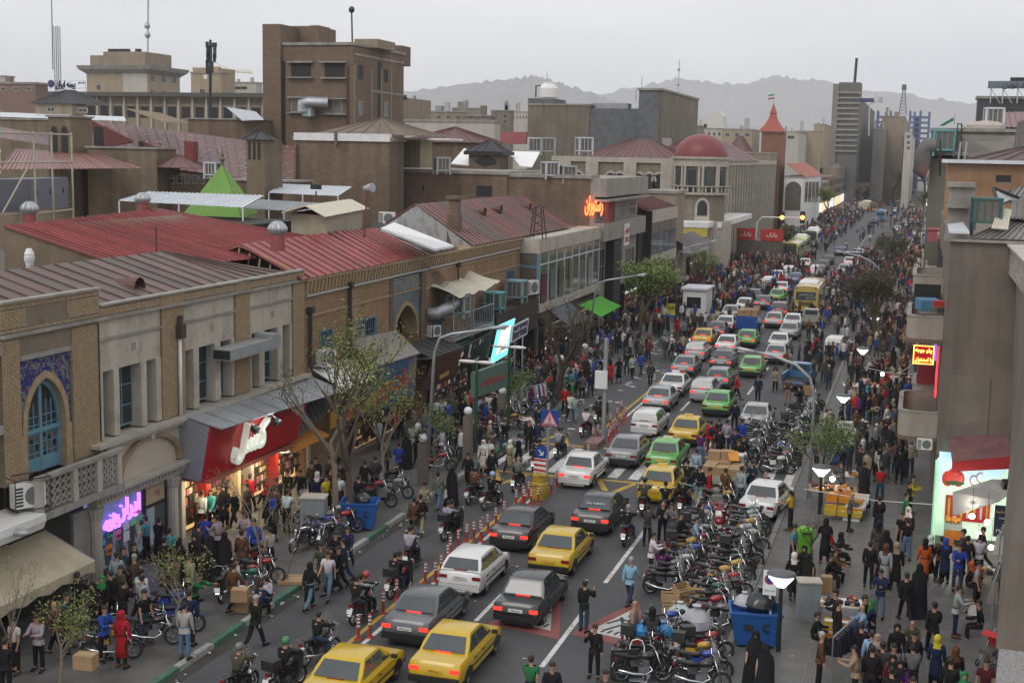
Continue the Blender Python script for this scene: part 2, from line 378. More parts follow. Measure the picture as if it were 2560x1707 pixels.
def roofpanels(parent,quad,n,m,rib=.05,th=.03,name='roof_panel',j=.012,cols=None):
 """quad = eave0, eave1, ridge1, ridge0; n sheets side by side, each with a standing seam"""
 e0,e1,r1,r0=[V(p)for p in quad]
 nrm=((e1-e0).cross(r0-e0)).normalized()
 if nrm.z<0:nrm=-nrm
 for i in range(n):
  t0,t1=i/n,(i+1)/n;a,b,c,d=e0.lerp(e1,t0),e0.lerp(e1,t1),r0.lerp(r1,t1),r0.lerp(r1,t0)
  k=nrm*R.uniform(0,j);bb=MB()
  bb.hexa([a-nrm*th+k,b-nrm*th+k,c-nrm*th+k,d-nrm*th+k,a+k,b+k,c+k,d+k])
  w_=(b-a).normalized()*.05;w2=(c-d).normalized()*.05 if(c-d).length>.1 else w_*.3
  bb.hexa([a,a+w_,d+w2,d,a+nrm*rib+k,a+w_+nrm*rib+k,d+w2+nrm*rib+k,d+nrm*rib+k])
  o=part(name,bb,m,parent)
  if cols:c_=R.choice(cols);s_=R.uniform(.88,1.1);o.color=(c_[0]*s_,c_[1]*s_,c_[2]*s_,1)
M_rroof=MT('painted_roof_sheet',(1,1,1),.5,.2,.9,.1,objcol=True,streak=.15,rust=((.12,.075,.06),.35,1.3))
RED=((.33,.085,.085),(.3,.08,.08));BRN=((.105,.068,.056),(.13,.075,.06),(.09,.066,.056));MAR=((.15,.06,.058),(.13,.055,.052));OLD=((.19,.1,.09),(.15,.115,.105),(.24,.1,.095))
GRYS=((.2,.19,.18),(.07,.065,.06),(.25,.24,.23))
def window(parent,x,y0,y1,z0,z1,nx=2,nz=3,frame=M_blue,glass=M_pane,d=.06,axis='X'):
 """a window in a wall facing +X (axis X) or -Y (axis Y): frame > panes"""
 f=MB();t=.07
 def B(m,a0,a1,b0,b1,c0,c1):
  if axis=='X':m.box(x-c1,x-c0,a0,a1,b0,b1)
  else:m.box(a0,a1,x+c0,x+c1,b0,b1)
 B(f,y0,y0+t,z0,z1,0,d);B(f,y1-t,y1,z0,z1,0,d);B(f,y0+t,y1-t,z0,z0+t,0,d);B(f,y0+t,y1-t,z1-t,z1,0,d)
 for i in range(1,nx):yy=y0+(y1-y0)*i/nx;B(f,yy-.025,yy+.025,z0+t,z1-t,.004,d-.01)
 for i in range(1,nz):zz=z0+(z1-z0)*i/nz;B(f,y0+t,y1-t,zz-.02,zz+.02,.008,d-.014)
 o=part('window',f,frame,parent)
 for i in range(nx):
  for k in range(nz):
   p=MB();B(p,y0+(y1-y0)*i/nx+.03,y0+(y1-y0)*(i+1)/nx-.03,z0+(z1-z0)*k/nz+.03,z0+(z1-z0)*(k+1)/nz-.03,.03,.036);part('pane',p,glass,o)
 return o
 # ---------------------------------------------------------------- building A: cream stucco and yellow brick
A=thing('shop_building','two storey shop building with cream stucco bays, yellow brick pilasters and a tiled arched window','building',(XF,46,0))
core=MB();core.box(-38,XF-.62,35.7,57.8,0,10.0);part('core',core,M_dark,A)
def wallbits():return MB()
wb=MB()
for y0,y1,z0,z1 in((35.7,36.62,4.8,10.85),(39.4,41.1,4.8,10.85),(36.62,39.4,8.86,10.85),(45.2,46.9,5.2,10.2),(51.05,52.42,5.2,10.2),(56.6,57.8,3,10.2),(41.1,45.2,9.72,10.2),(46.9,51.05,9.72,10.2),(52.42,56.6,9.72,10.2)):
 wb.box(XF-.6,XF-.002,y0,y1,z0,z1)
part('wall',wb,M_mort,A,label='yellow brick pilasters and parapet')
bricks(A,[(35.7,36.6,4.9,9.6),(39.45,41.1,4.9,9.6),(35.7,41.1,9.86,10.0),(35.7,37.0,10.0,10.62),(39.22,41.1,10.0,10.62),(35.7,41.1,10.64,10.8),(41.12,45.2,9.86,10.18),(45.22,46.88,5.3,10.18),(46.9,51.05,9.86,10.18),(51.07,52.4,5.3,10.18),(52.42,56.6,9.86,10.18),(56.62,57.78,4,10.18)],300)
sw=MB();sf=XF-.06
def sbox(y0,y1,z0,z1,x0=XF-.6,x1=sf):sw.box(x0,x1,y0,y1,z0,z1)
for y0,y1,wins in((41.1,45.2,((41.3,41.98),(42.33,43.78),(44.16,44.85))),(46.9,51.05,((46.98,47.62),(48.05,49.38),(49.84,50.77))),(52.42,56.6,((52.6,53.3),(53.8,55.1),(55.6,56.3)))):
 sbox(y0,y1,7.78,8.93);sbox(y0,y1,9.02,9.7)
 ys=[y0]+[q for wn in wins for q in wn]+[y1]
 for i in range(0,len(ys),2):sbox(ys[i],ys[i+1],5.3,7.78,XF-.6,XF-.03)
 for a,b in wins:window(A,XF-.42,a+.01,b-.01,5.42,7.77,1 if b-a<1 else 2,3,glass=M_glass)
sbox(37.1,39.12,10.03,10.6,XF-.4,XF-.05);sbox(36.62,39.4,9.02,9.6,XF-.3,XF-.04)
part('stucco_wall',sw,M_stucco,A)
nb=MB()
for y in(43.2,49,54.5):nb.box(XF-.061,XF-.055,y,y+.32,8.3,8.62)
part('vent_niche',nb,M_conc,A)
st=MB()
for y0,y1 in((35.7,41.15),(41.15,57.85)):st.box(XF-.1,XF+.14,y0,y1,9.7,9.8)
st.box(XF-.2,XF+.1,35.7,41.15,10.82,10.9);st.box(XF-.3,XF+.08,41.15,57.85,10.19,10.26)
for y0,y1 in((41.1,45.2),(46.9,51.05),(52.42,56.6)):st.box(XF-.1,XF+.03,y0,y1,8.93,9.02)
st.box(XF-.1,XF+.05,36.62,39.4,8.86,9.02)
part('string_course',st,M_conc,A)
# tiled spandrel with pointed arch and blue arched door
def arc(yc,hw,zs,za,n=9):
 """pointed arch outline, springing at zs, apex za"""
 L_=[]
 for i in range(n+1):
  t=i/n;y=-hw*math.cos(t*math.pi/2)**.9 if i<n else 0;z=zs+(za-zs)*(math.sin(t*math.pi/2)**.85*.86+.14*t**2.5);L_.append((yc+y,z))
 return L_+[(2*yc-y,z)for y,z in reversed(L_[:-1])]
def spandrel(parent,name,m,x,y0,y1,zb,zt,arch,th=.1):
 b=MB();h=len(arch)//2
 left=[(y0,zb),(y0,zt),(arch[h][0],zt)]+[p for p in reversed(arch[:h+1])]
 right=[(y1,zb)]+[p for p in reversed(arch[h:])]+[(arch[h][0],zt),(y1,zt)]
 for pl in(left,right):b.ext([(x-th,y,z)for y,z in pl],(th,0,0))
 return part(name,b,m,parent)
def tilemat(name,c1,c2,c3,sc_):
 m=bpy.data.materials.new(name);m.use_nodes=True;t=m.node_tree;N=t.nodes.new;l=t.links.new;b=t.nodes['Principled BSDF'];b.inputs['Roughness'].default_value=.3
 co=N('ShaderNodeTexCoord');v=N('ShaderNodeTexVoronoi');v.inputs['Scale'].default_value=sc_;l(co.outputs['Object'],v.inputs['Vector'])
 w_=N('ShaderNodeTexNoise');w_.inputs['Scale'].default_value=sc_*.9;w_.inputs['Detail'].default_value=3;w_.inputs['Distortion'].default_value=2.2;l(co.outputs['Object'],w_.inputs['Vector'])
 r=N('ShaderNodeValToRGB');e=r.color_ramp.elements;e[0].position=.36;e[0].color=(*c1,1);e[1].position=.62;e[1].color=(*c3,1);k=r.color_ramp.elements.new(.5);k.color=(*c1,1);k=r.color_ramp.elements.new(.55);k.color=(*c2,1)
 l(w_.outputs['Fac'],r.inputs[0]);r2=N('ShaderNodeMixRGB');r2.inputs[2].default_value=(*c2,1);mm=N('ShaderNodeMapRange');l(v.outputs['Distance'],mm.inputs[0]);mm.inputs[1].default_value=.12;mm.inputs[2].default_value=.2;mm.inputs[3].default_value=.8;mm.inputs[4].default_value=0
 l(mm.outputs[0],r2.inputs[0]);l(r.outputs[0],r2.inputs[1]);l(r2.outputs[0],b.inputs['Base Color']);return m
ar=arc(38.0,1.28,6.3,8.36)
spandrel(A,'tile_panel',tilemat('blue_flower_tiles',(.025,.03,.17),(.3,.2,.06),(.05,.2,.24),3.2),XF-.08,36.62,39.4,6.3,8.86,ar)
ri=arc(38.0,1.06,6.3,8.1);rg=MB()
for i in range(len(ar)-1):
 a,b,c,d=ar[i],ar[i+1],ri[i+1],ri[i];rg.hexa([(XF-.4,*a),(XF-.4,*b),(XF-.4,*c),(XF-.4,*d),(XF-.03,*a),(XF-.03,*b),(XF-.03,*c),(XF-.03,*d)])
part('arch_ring',rg,M_brickS,A)
jb=MB();jb.box(XF-.6,XF-.03,36.62,36.94,4.8,6.3);jb.box(XF-.6,XF-.03,39.06,39.4,4.8,6.3);part('jamb',jb,M_brickS,A)
bb=MB();bb.box(XF-.66,XF-.6,36.6,39.42,4.8,8.8);part('recess',bb,M_dark,A)
dr=MB();dx=XF-.36
dr.box(dx,dx+.1,36.95,37.1,4.85,6.3);dr.box(dx,dx+.1,38.9,39.05,4.85,6.3);dr.box(dx-.02,dx+.08,37.93,38.07,4.86,7.9);dr.box(dx,dx+.13,36.95,39.05,6.22,6.36)
ro=arc(38.0,1.05,6.36,8.08);rn=arc(38.0,.92,6.36,7.9)
for i in range(len(ro)-1):
 a,b,c,d=ro[i],ro[i+1],rn[i+1],rn[i];dr.hexa([(dx,*a),(dx,*b),(dx,*c),(dx,*d),(dx+.1,*a),(dx+.1,*b),(dx+.1,*c),(dx+.1,*d)])
for y0 in(37.1,38.07):
 dr.box(dx,dx+.07,y0,y0+.83,4.86,5.35)
 for k in(1,2):dr.box(dx+.01,dx+.05,y0+.83*k/3-.02,y0+.83*k/3+.02,5.35,7.2 if y0<38 else 7.3)
 for k in range(4):dr.box(dx+.015,dx+.045,y0,y0+.83,5.5+k*.32,5.53+k*.32)
 dr.box(dx+.015,dx+.045,y0,y0+.83,6.75,6.78)
door=part('arched_door',dr,M_blue,A)
for y0 in(37.12,38.09):
 for k in range(3):
  for q in range(4):
   p=MB();p.box(dx+.02,dx+.028,y0+.27*k,y0+.27*k+.25,5.38+q*.21,5.57+q*.21);part('pane',p,M_pane if(k+q)%3 else M_glass,door)
p=MB();p.ext([(dx+.005,y,z)for y,z in rn],(.012,0,0));part('pane',p,M_glass,door)
# ledge, marble arch panel, dentil cornice, shop front
lg=MB();lg.box(XF-.62,XF+.42,40.4,57.8,5.1,5.24);lg.box(XF-.3,XF+.3,41,46.4,4.95,5.1);part('ledge',lg,M_stone,A)
mp_=MB();mp_.box(XF-.3,XF+.02,41.0,57.8,3.5,5.0);part('marble_panel',mp_,MT('travertine',(.5,.44,.36),.6,.12,1.5,wave=None),A)
ao=arc(44.1,2.2,3.55,5.02);ai=arc(44.1,1.98,3.55,4.84)
for i in range(len(ao)-1):
 m_=MB();a,b,c,d=ao[i],ao[i+1],ai[i+1],ai[i];m_.hexa([(XF,*a),(XF,*b),(XF,*c),(XF,*d),(XF+.2,*a),(XF+.2,*b),(XF+.2,*c),(XF+.2,*d)]);part('arch_stone',m_,MT('brown_marble',(.3,.22,.14),.5,.4,3),A)
km=MB();km.hexa([(XF,43.98,4.78),(XF+.26,43.98,4.78),(XF+.26,44.22,4.78),(XF,44.22,4.78),(XF,43.92,5.08),(XF+.26,43.92,5.08),(XF+.26,44.28,5.08),(XF,44.28,5.08)]);part('keystone',km,M_stone,A)
co_=MB();co_.box(XF-.2,XF+.5,40.3,46.6,3.36,3.5);co_.box(XF-.2,XF+.35,40.3,46.6,3.24,3.36);co_.box(XF-.2,XF+.22,40.4,46.5,2.95,3.24);part('cornice',co_,M_stone,A)
for i in range(26):
 d_=MB();d_.box(XF+.2,XF+.33,40.5+i*.23,40.6+i*.23,3.1,3.235);part('dentil',d_,M_stone,A)
def flutedcol(y,x=XF+.12,r=.24,h=2.95):
 b=MB();n=24;rs=[]
 for z,k in((.0,1.3),(.2,1.3),(.25,1),(h-.45,.92),(h-.35,1.1),(h-.1,1.35),(h,1.4)):
  rs.append([(x+r*k*(1-.08*(j%2))*math.cos(2*math.pi*j/n),y+r*k*(1-.08*(j%2))*math.sin(2*math.pi*j/n),z)for j in range(n)])
 b.rings(rs);part('column',b,M_stone,A)
for y in(40.4,45.6):flutedcol(y)
p=MB();p.box(XF-.1,XF+.05,39.2,40.2,0,3.0);part('plinth',p,M_conc,A)
# display window with mannequins
sg=MB();sg.box(XF-.04,XF-.02,40.75,43.75,.35,2.95);part('pane',sg,M_shopg,A)
sg=MB();sg.box(XF-.04,XF-.02,43.9,45.3,.35,2.0);part('pane',sg,M_shopg,A)
sb=MB();sb.box(XF-.58,XF-.55,40.7,45.35,0,2.95);part('display_backdrop',sb,glow('glowing_display_wall',(.32,.38,.5),.35),A)  # backdrop glows by itself in place of display lamps
fr=MB()
for y in(43.75,45.3):fr.box(XF-.1,XF+.02,y,y+.14,0,2.95)
fr.box(XF-.1,XF+.02,43.89,45.3,2.0,2.12);fr.box(XF-.2,XF+.04,40.7,45.3,0,.35);part('shop_frame',fr,M_black,A)
p=MB();p.box(XF-.06,XF-.03,43.9,45.28,2.12,2.93);pb=part('fascia_board',p,MT('beige_board',(.42,.33,.22),.6),A)
write('۲۱۵',A,(XF-.02,44.75,2.45),(0,1,0),(0,0,1),.32,MT('red_sticker',(.4,.03,.03),.5),.004)
for i,y in enumerate((41.0,41.75,42.5,43.3)):
 b=MB();c=(XF-.3,y)
 b.rings([[(c[0]+rx*math.cos(t*.7854),c[1]+ry*math.sin(t*.7854),z)for t in range(8)]for rx,ry,z in((.1,.13,.36),(.13,.17,1.0),(.12,.18,1.15),(.13,.2,1.55),(.06,.08,1.66),(.05,.05,1.7))])
 m_=tag(link('mannequin',b.mesh('mannequin',M_obj,40,(c[0],c[1],.36)),None,(c[0],c[1],.36)),('headless','tall','short sleeved','dark dressed')[i]+' shop mannequin in '+('a grey coat','navy shirt','blue shirt','black shirt')[i]+' behind the neon lit window','mannequin','mannequins in the shop window');m_.color=(*((.3,.25,.24),(.012,.025,.075),(.02,.04,.13),(.01,.014,.03))[i],1)
 for s in(-1,1):
  q=MB();q.tube([(0,s*.2,1.15),(.03,s*.25,.85),(.1,s*.23,.6)],[.04,.035,.02],6);lpart('arm',q,MT('mannequin_plastic',(.62,.5,.42),.4),m_,40)
ne=thing('neon_sign','purple and blue neon letters glowing inside the clothes shop window','neon sign',(XF+.05,42,2.2))
M_neon=glow('violet_neon',(.25,.08,1.),4.5)
write('ایران',ne,(XF+.08,42.6,2.45),(0,1,-.02),(0,0,1),.95,M_neon,.06,.0,1.5);write('دافه',ne,(XF+.08,41.5,2.1),(0,1,0),(0,0,1),.85,M_neon,.06,.0,1.0)
TAGS=[(41.0,1.35,'12000',(.12,.35,.55)),(41.5,1.75,'20000',(.1,.45,.2)),(42.0,1.95,'18000',(.3,.6,.65)),(42.0,1.5,'15000',(.75,.17,.3)),(42.55,1.75,'',(.6,.58,.62)),(42.55,1.3,'',(.66,.68,.72)),(43.0,1.8,'',(.2,.6,.2)),(43.35,2.15,'',(.75,.2,.4)),(43.5,1.35,'',(.65,.62,.3)),(43.6,1.65,'20000',(.1,.5,.2)),(41.4,1.1,'15000',(.65,.2,.05))]
for i,(y,z,t,c)in enumerate(TAGS):
 b=MB();b.box(XF-.012,XF-.002,y-.2,y+.2,z-.19,z+.19);cn=['sky blue','dark green','pale turquoise','pink with a price','lilac blank','white blank','light green','plain rose','pale yellow','green priced','orange'][i]
 o=single('price_tag',b,M_obj,cn+' paper price tag stuck on the neon lit shop window','price tag','paper tags on the shop window',color=c)
 if t:write(t,o,(XF+.004,y,z-.06),(0,1,0),(0,0,1),.2,M_ink,.003,.006,.34)
 # balcony with pierced panels
bal=thing('stone_balcony','grey stone balcony with pierced star panels below the blue arched door','balcony',(XF+.5,38.6,3.7))
bm=MB();bm.box(XF+.03,XF+1.0,36.2,41.0,3.62,3.85);bm.box(XF+.78,XF+1.02,36.1,41.05,5.0,5.14);part('slab',bm,M_conc,bal)
for y in(36.22,38.1,39.5,40.72):q=MB();q.box(XF+.8,XF+1.0,y-.13,y+.13,3.86,5.0);part('post',q,M_stone,bal)
for y0,y1 in((36.4,37.95),(38.25,39.35),(39.65,40.58)):
 q=MB();n=max(2,int((y1-y0)/.27));s=(y1-y0)/n
 for i in range(n):
  for k in range(4):
   cy,cz=y0+s*(i+.5),3.98+.26*k+.1
   for t in range(6):
    a0,a1=t*math.pi/3,(t+1)*math.pi/3
    q.hexa([(xx,cy+r_*math.cos(a_)*s*1.1,cz+r_*math.sin(a_)*.28)for xx in(XF+.86,XF+.93)for r_,a_ in((.52,a0),(.52,a1),(.33,a1),(.33,a0))])
 part('pierced_panel',q,M_conc,bal)
sd=MB();sd.box(XF+.03,XF+.8,36.14,36.3,3.86,4.95);part('side_panel',sd,M_conc,bal)
# hipped brown roof of A
E0,E1,R0_,R1_=(XF-.3,33,10.06),(XF-.3,57.6,10.06),(-32.6,52.6,11.25),(-32.6,31,11.25)
roofpanels(A,(E0,(XF-.3,52.6,10.06),(-32.6,52.6,11.25),(-32.6,33,11.25)),20,M_rroof,cols=BRN)
roofpanels(A,((XF-.3,52.6,10.06),E1,(-32.6,52.65,11.25),(-32.6,52.6,11.25)),5,M_rroof,cols=BRN)
roofpanels(A,((-37,57.6,10.06),(-32.6,57.6,10.06),(-32.6,52.65,11.25),(-32.7,52.65,11.25)),4,M_rroof,cols=BRN)
rv=MB()
pr=[(.42*math.cos(math.pi*j/8),.5*math.sin(math.pi*j/8))for j in range(9)]
pv_=PX(295,712,-30.4)
rv.rings([[(pv_.x+1.0,pv_.y+a,pv_.z-.15+b)for a,b in pr],[(pv_.x-1.1,pv_.y+a*.5,pv_.z+.12+b*.12)for a,b in pr]],c0=False,c1=False)
part('roof_vent',rv,MT('rusty_vent',(.12,.06,.045),.7,.4,2),A)
vp=MB();vc=PX(74,665,-33.6);vp.lathe((vc.x,vc.y,10.6),((.13,0),(.13,.6),(.16,.6),(.16,.7),(.2,.75),(.2,.95),(.15,1.0),(.2,1.02),(.1,1.25)),12);part('vent_pipe',vp,M_white,A,40)
dp=thing('drainpipe','white painted drainpipe with a rusty hopper on the stucco building','drainpipe',(XF+.1,46.35,5.2))
q=MB();q.tube([(XF+.12,46.35,5.25),(XF+.12,46.35,8.4)],.075,8);part('pipe',q,M_white,dp,True);q=MB();q.box(XF+.0,XF+.3,46.2,46.55,8.4,8.95);q.cyl((XF+.15,46.37,8.95),(XF+.15,46.37,9.3),.1);part('hopper',q,MT('rusty_iron',(.07,.05,.04),.8,.4,4),dp)
q=MB();q.tube([(XF+.04,41.0,5.3),(XF+.04,40.98,9.6)],.025,6);single('cable',q,M_black,'black cable running down the brick pilaster beside the arched door','cable')
dk=thing('air_duct','bent galvanised air duct with a dark open end above the red shop sign','duct',(XF+.4,50.5,7.3))
q=MB();q.box(XF+.1,XF+1.0,48.9,53.4,7.15,7.62);part('duct_body',q,M_steel,dk);q=MB();q.box(XF+.16,XF+.94,48.885,48.9,7.2,7.57);part('mouth',q,M_dark,dk)
q=MB();q.box(XF+.12,XF+.98,52.6,53.35,7.62,7.8);part('flange',q,M_steel,dk)
# ---------------------------------------------------------------- the neighbour at the south edge
A0=thing('corner_shop_building','pale panelled building at the edge of the view beside the arched bay','building',(XF,33,0))
q=MB();q.box(-38,XF-.3,24,35.66,0,10.2);part('wall',q,M_stucco,A0)
q=MB();q.box(XF-.3,XF+.1,24,35.66,9.2,9.45);q.box(XF-.3,XF+.05,24,35.66,6.6,6.9);part('band',q,M_conc,A0)
q=MB();q.box(XF-.3,XF+1.3,24,36.0,3.75,4.0);q.hexa([(XF-.3,24,3.4),(XF+1.2,24,3.5),(XF+1.2,36,3.5),(XF-.3,36,3.4),(XF-.3,24,3.74),(XF+1.3,24,3.74),(XF+1.3,36,3.74),(XF-.3,36,3.74)]);part('canopy',q,M_white,A0)
q=MB();q.box(XF-.1,XF+.05,35.7,39.0,0,3.55);part('entrance',q,MT('dark_doorway',(.025,.023,.02),.6,.5,1),A0)
def acunit(c,rz,label,cage=False,s=1.):
 t=thing('air_conditioner',label,'air conditioner',c,rz,'air conditioners on the walls')
 q=MB();q.box(-.42*s,.42*s,-.16*s,.16*s,0,.62*s);lpart('casing',q,M_white,t)
 q=MB();q.cyl((.1*s,-.17*s,.31*s),(.1*s,-.162*s,.31*s),.25*s,n=20);lpart('fan_grille',q,MT('grey_grille',(.16,.16,.16),.6),t)
 q=MB()
 for k in range(6):q.box(-.4*s,-.2*s,-.168*s,-.161*s,.06*s+k*.09*s,.11*s+k*.09*s)
 lpart('louvre',q,M_black,t)
 q=MB();q.box(-.45*s,-.4*s,-.3*s,.3*s,-.06*s,0);q.box(.4*s,.45*s,-.3*s,.3*s,-.06*s,0);lpart('bracket',q,M_black,t)
 if cage:
  q=MB()
  for x in(-.6,.6):
   for y in(-.4,.4):q.tube([(x,y,-.05),(x,y,1.0)],.02,4)
  for z in(-.03,1.):q.tube([(-.6,-.4,z),(.6,-.4,z),(.6,.4,z),(-.6,.4,z),(-.6,-.4,z)],.02,4)
  lpart('cage',q,MT('rusty_cage',(.06,.03,.025),.8),t)
 return t
acunit((XF+.55,36.1,4.15),rad(62),'white air conditioner in a rusty cage beside the stone balcony',True,1.25)
aw=thing('awning','cream fabric awning with a scalloped edge at the corner shop','awning',(XF+.5,33,2.5))
q=MB();n=22;y0,y1=24.,37.6;top=[(XF,y0+(y1-y0)*i/n,2.9)for i in range(n+1)];low=[(XF+2.0,y0+(y1-y0)*i/n,2.0)for i in range(n+1)];low2=[(XF+2.02,y0+(y1-y0)*i/n,1.62+(.12 if i%2 else 0))for i in range(n+1)]
q.rings([top,low,low2],close=False,c0=False,c1=False);part('cloth',q,MT('cream_canvas',(.4,.35,.25),.9,.25,1.2),aw)
q=MB();q.tube([(XF,y1,2.9),(XF+2,y1,2.0)],.03,5);part('support',q,M_steel,aw)
# ---------------------------------------------------------------- the red shop sign
rs=thing('shop_sign','big slanting red shop sign with pale raised letters and grey roof sheet','sign',(-27,50.8,3))
a0,a1,b0,b1=(-26.55,46.35,4.9),(-26.6,55.3,4.6),(-26.98,46.35,2.62),(-26.75,54.3,2.8)
q=MB();q.ext([a0,a1,b1,b0],(-.1,0,0));part('red_panel',q,MT('red_sign_panel',(.42,.01,.014),.35,.12,.8),rs)
q=MB();q.ext([(-26.66,46.34,4.9),(-27.09,46.34,2.62),(-28.1,46.34,2.7),(-28.1,46.34,5.25)],(0,.06,0));part('end_panel',q,MT('grey_sign_panel',(.26,.26,.28),.5,.1),rs)
ue=[(-28.05,46.35,5.28),(-28.05,58.3,5.05)];le=[(-26.1,46.3,4.86),(-26.2,58.3,4.4)]
roofpanels(rs,(le[0],le[1],ue[1],ue[0]),9,M_grysheet,.03)
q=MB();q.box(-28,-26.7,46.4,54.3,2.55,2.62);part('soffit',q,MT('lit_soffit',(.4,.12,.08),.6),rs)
n_=(V(a1)-V(a0)).cross(V(b0)-V(a0)).normalized();n_=n_ if n_.x>0 else-n_
mid=V(a0)*.34+V(b0)*.28+V(a1)*.2+V(b1)*.18
write('کسل',rs,mid+n_*.16,V(a1)-V(a0),V(a0)-V(b0),1.75,glow('sign_letter',(.8,.86,.74),.25),.12,.02,2.7)
for t in(.3,.52):
 f=thing('spotlight',('black spotlight over the last letter of the red sign','black spotlight over the first letter of the red sign')[t>.4],'spotlight',(V(a0).lerp(V(a1),t)+n_*.5+V((0,0,-.35))),0,'spotlights on the red sign')
 q=MB();q.cyl((-.12,0,.05),(.12,0,-.1),.16,.2,10);lpart('housing',q,M_black,f);q=MB();q.tube([(0,0,.1),(-.1,-.2,.3),(-.5,-.6,.38)],.025,5);lpart('bracket',q,M_steel,f)
 sl_=bpy.data.lights.new('spot_lamp','SPOT');sl_.energy=60;sl_.spot_size=1.9;sl_.shadow_soft_size=.2;so=bpy.data.objects.new('spot_lamp',sl_);COL.objects.link(so);so.location=f.location+V((.3,0,.1));so.rotation_euler=(mid-n_*.3-so.location).to_track_quat('-Z','Y').to_euler()
 # lit shop interior below the red sign
ls=thing('lit_shop','brightly lit glass shop front crowded with goods under the red sign','shop',(XF,51,0))
q=MB();q.box(XF-.55,XF-.5,46.3,58.5,.1,3.2);part('glowing_wall',q,glow('warm_glow_wall',(1,.62,.27),.75),ls)  # back wall glows by its own emission to look lit
for i,y in enumerate((46.35,48.3,51.0,52.2,54.6,58)):
 q=MB();q.box(XF-.5,XF+.1,y,y+.28,0,3.0);part('pillar',q,(M_stone,M_rw,MT('cream_pillar',(.6,.48,.3),.5),M_stone,M_rw,M_stone)[i],ls)
def goods(t,x,y0,y1,step=.17):
 gd=MB();z=.35
 while z<2.75:
  h=R.uniform(.22,.46);y=y0
  while y<y1:
   w_=R.uniform(step*.6,step*1.5);gd.m=R.choice((0,1,2,2,3,4,5,5,6))
   if R.random()<.86:gd.box(x,x+R.uniform(.06,.16),y,y+w_*.9,z,z+h*R.uniform(.7,.97))
   y+=w_
  z+=h+.05;gd.m=2;gd.box(x-.02,x+.2,y0,y1,z-.045,z-.015)
 part('goods',gd,[MT('red_goods',(.3,.03,.03)),MT('gold_goods',(.45,.3,.1)),MT('dark_goods',(.05,.035,.03)),MT('white_goods',(.62,.6,.55)),MT('navy_goods',(.03,.04,.12)),MT('brown_goods',(.16,.09,.05)),MT('rose_goods',(.45,.16,.16))],t,kind='stuff')
for y0,y1 in((46.7,48.2),(48.65,50.9),(51.3,52.1),(52.5,54.5),(54.9,57.9)):goods(ls,XF-.42,y0,y1)
lm=bpy.data.lights.new('shop_lamp','AREA');lm.energy=330;lm.color=(1,.8,.5);lm.shape='RECTANGLE';lm.size=.5;lm.size_y=9
lo=bpy.data.objects.new('shop_lamp',lm);COL.objects.link(lo);lo.location=(-27.2,51,2.5);lo.rotation_euler=(0,rad(25),0)
# ---------------------------------------------------------------- small boards and awnings north of the red sign
def board(name,label,quad,m,th=.08,cat='sign',group=None):
 """a sign board from a quad tl,tr,br,bl"""
 q=[V(p)for p in quad];n=(q[1]-q[0]).cross(q[3]-q[0]).normalized()
 if n.y>0 and abs(n.y)>abs(n.x)or n.x<0 and abs(n.x)>=abs(n.y)and q[0].x<-10:n=-n
 t=thing(name,label,cat,(q[0]+q[2])/2-V((0,0,abs(q[0].z-q[3].z)/2)),0,group)
 b=MB();b.ext([p-n*th for p in q],n*th);part('board_panel',b,m,t);return t,n,(q[0]+q[1]+q[2]+q[3])/4,q[1]-q[0],q[0]-q[3]
def awn(name,label,quad,m,th=.05,n=0,cat='awning'):
 q=[V(p)for p in quad];t=thing(name,label,cat,sum(q,V())/4-V((0,0,.3)))
 if n:roofpanels(t,(q[3],q[2],q[1],q[0]),n,m,.03)
 else:b=MB();b.ext(q,(0,0,-th));part('sheet',b,m,t)
 for k in(2,3):
  b=MB();b.tube([q[k],V((XF,q[k].y,q[k].z-.2))],.03,5);part('support',b,M_steel,t)
 return t
awn('awning','dark ribbed metal awning hanging past the end of the red sign',[(-27.9,55.4,4.3),(-27.9,59.2,4.1),(-26.7,57.8,3.5),(-26.75,54.5,2.85)],MT('dark_ribbed_sheet',(.06,.06,.062),.6),n=8)
awn('canopy','orange fabric shop canopy beneath the leafless trees',[(XF,53.8,3.0),(XF,57.5,3.0),(-26.6,57.5,2.35),(-26.6,53.8,2.3)],MT('orange_fabric',(.5,.2,.03),.9),cat='canopy')
t,n,c,r_,u_=board('shop_board','orange and yellow painted shop board behind the trees',[(-26.7,57.9,3.35),(-26.5,63.0,3.5),(-26.5,63.0,2.75),(-26.7,57.9,2.55)],MT('ochre_board',(.42,.23,.03),.6,.4,1.2));write('کفش جدید',t,c+n*.02,r_,u_,.6,M_rw,.01)
t,n,c,r_,u_=board('painted_billboard','blue and ochre painted billboard with red brush writing',[(-26.55,62.6,4.85),(-26.4,68.6,4.75),(-26.5,68.6,2.4),(-26.7,61.4,2.5)],MT('blue_ochre_paint',(.035,.09,.2),.6,.3,.5,rust=((.26,.18,.06),1.,.28)));write('هات پرس',t,c+n*.02,r_,u_,1.5,MT('red_brush_paint',(.42,.035,.02),.6),.02,.03,4.6)
awn('sloping_awning','wide grey sloping awning sheet above the painted billboard',[(-28,63,6.2),(-28,69.5,5.9),(-26.3,68.8,4.8),(-26.5,62.4,4.9)],MT('grey_brown_sheet',(.25,.225,.2),.7),cat='awning')
awn('white_awning','white plastic awning sheet beneath the air conditioner at the trees',[(-28,58.6,5.3),(-28,63,5.25),(-26.2,62.2,4.5),(-26.3,58.6,4.4)],M_white)
acunit((XF+.45,59.3,5.4),rad(75),'white air conditioner above the white plastic awning behind bare branches',False,1.3)
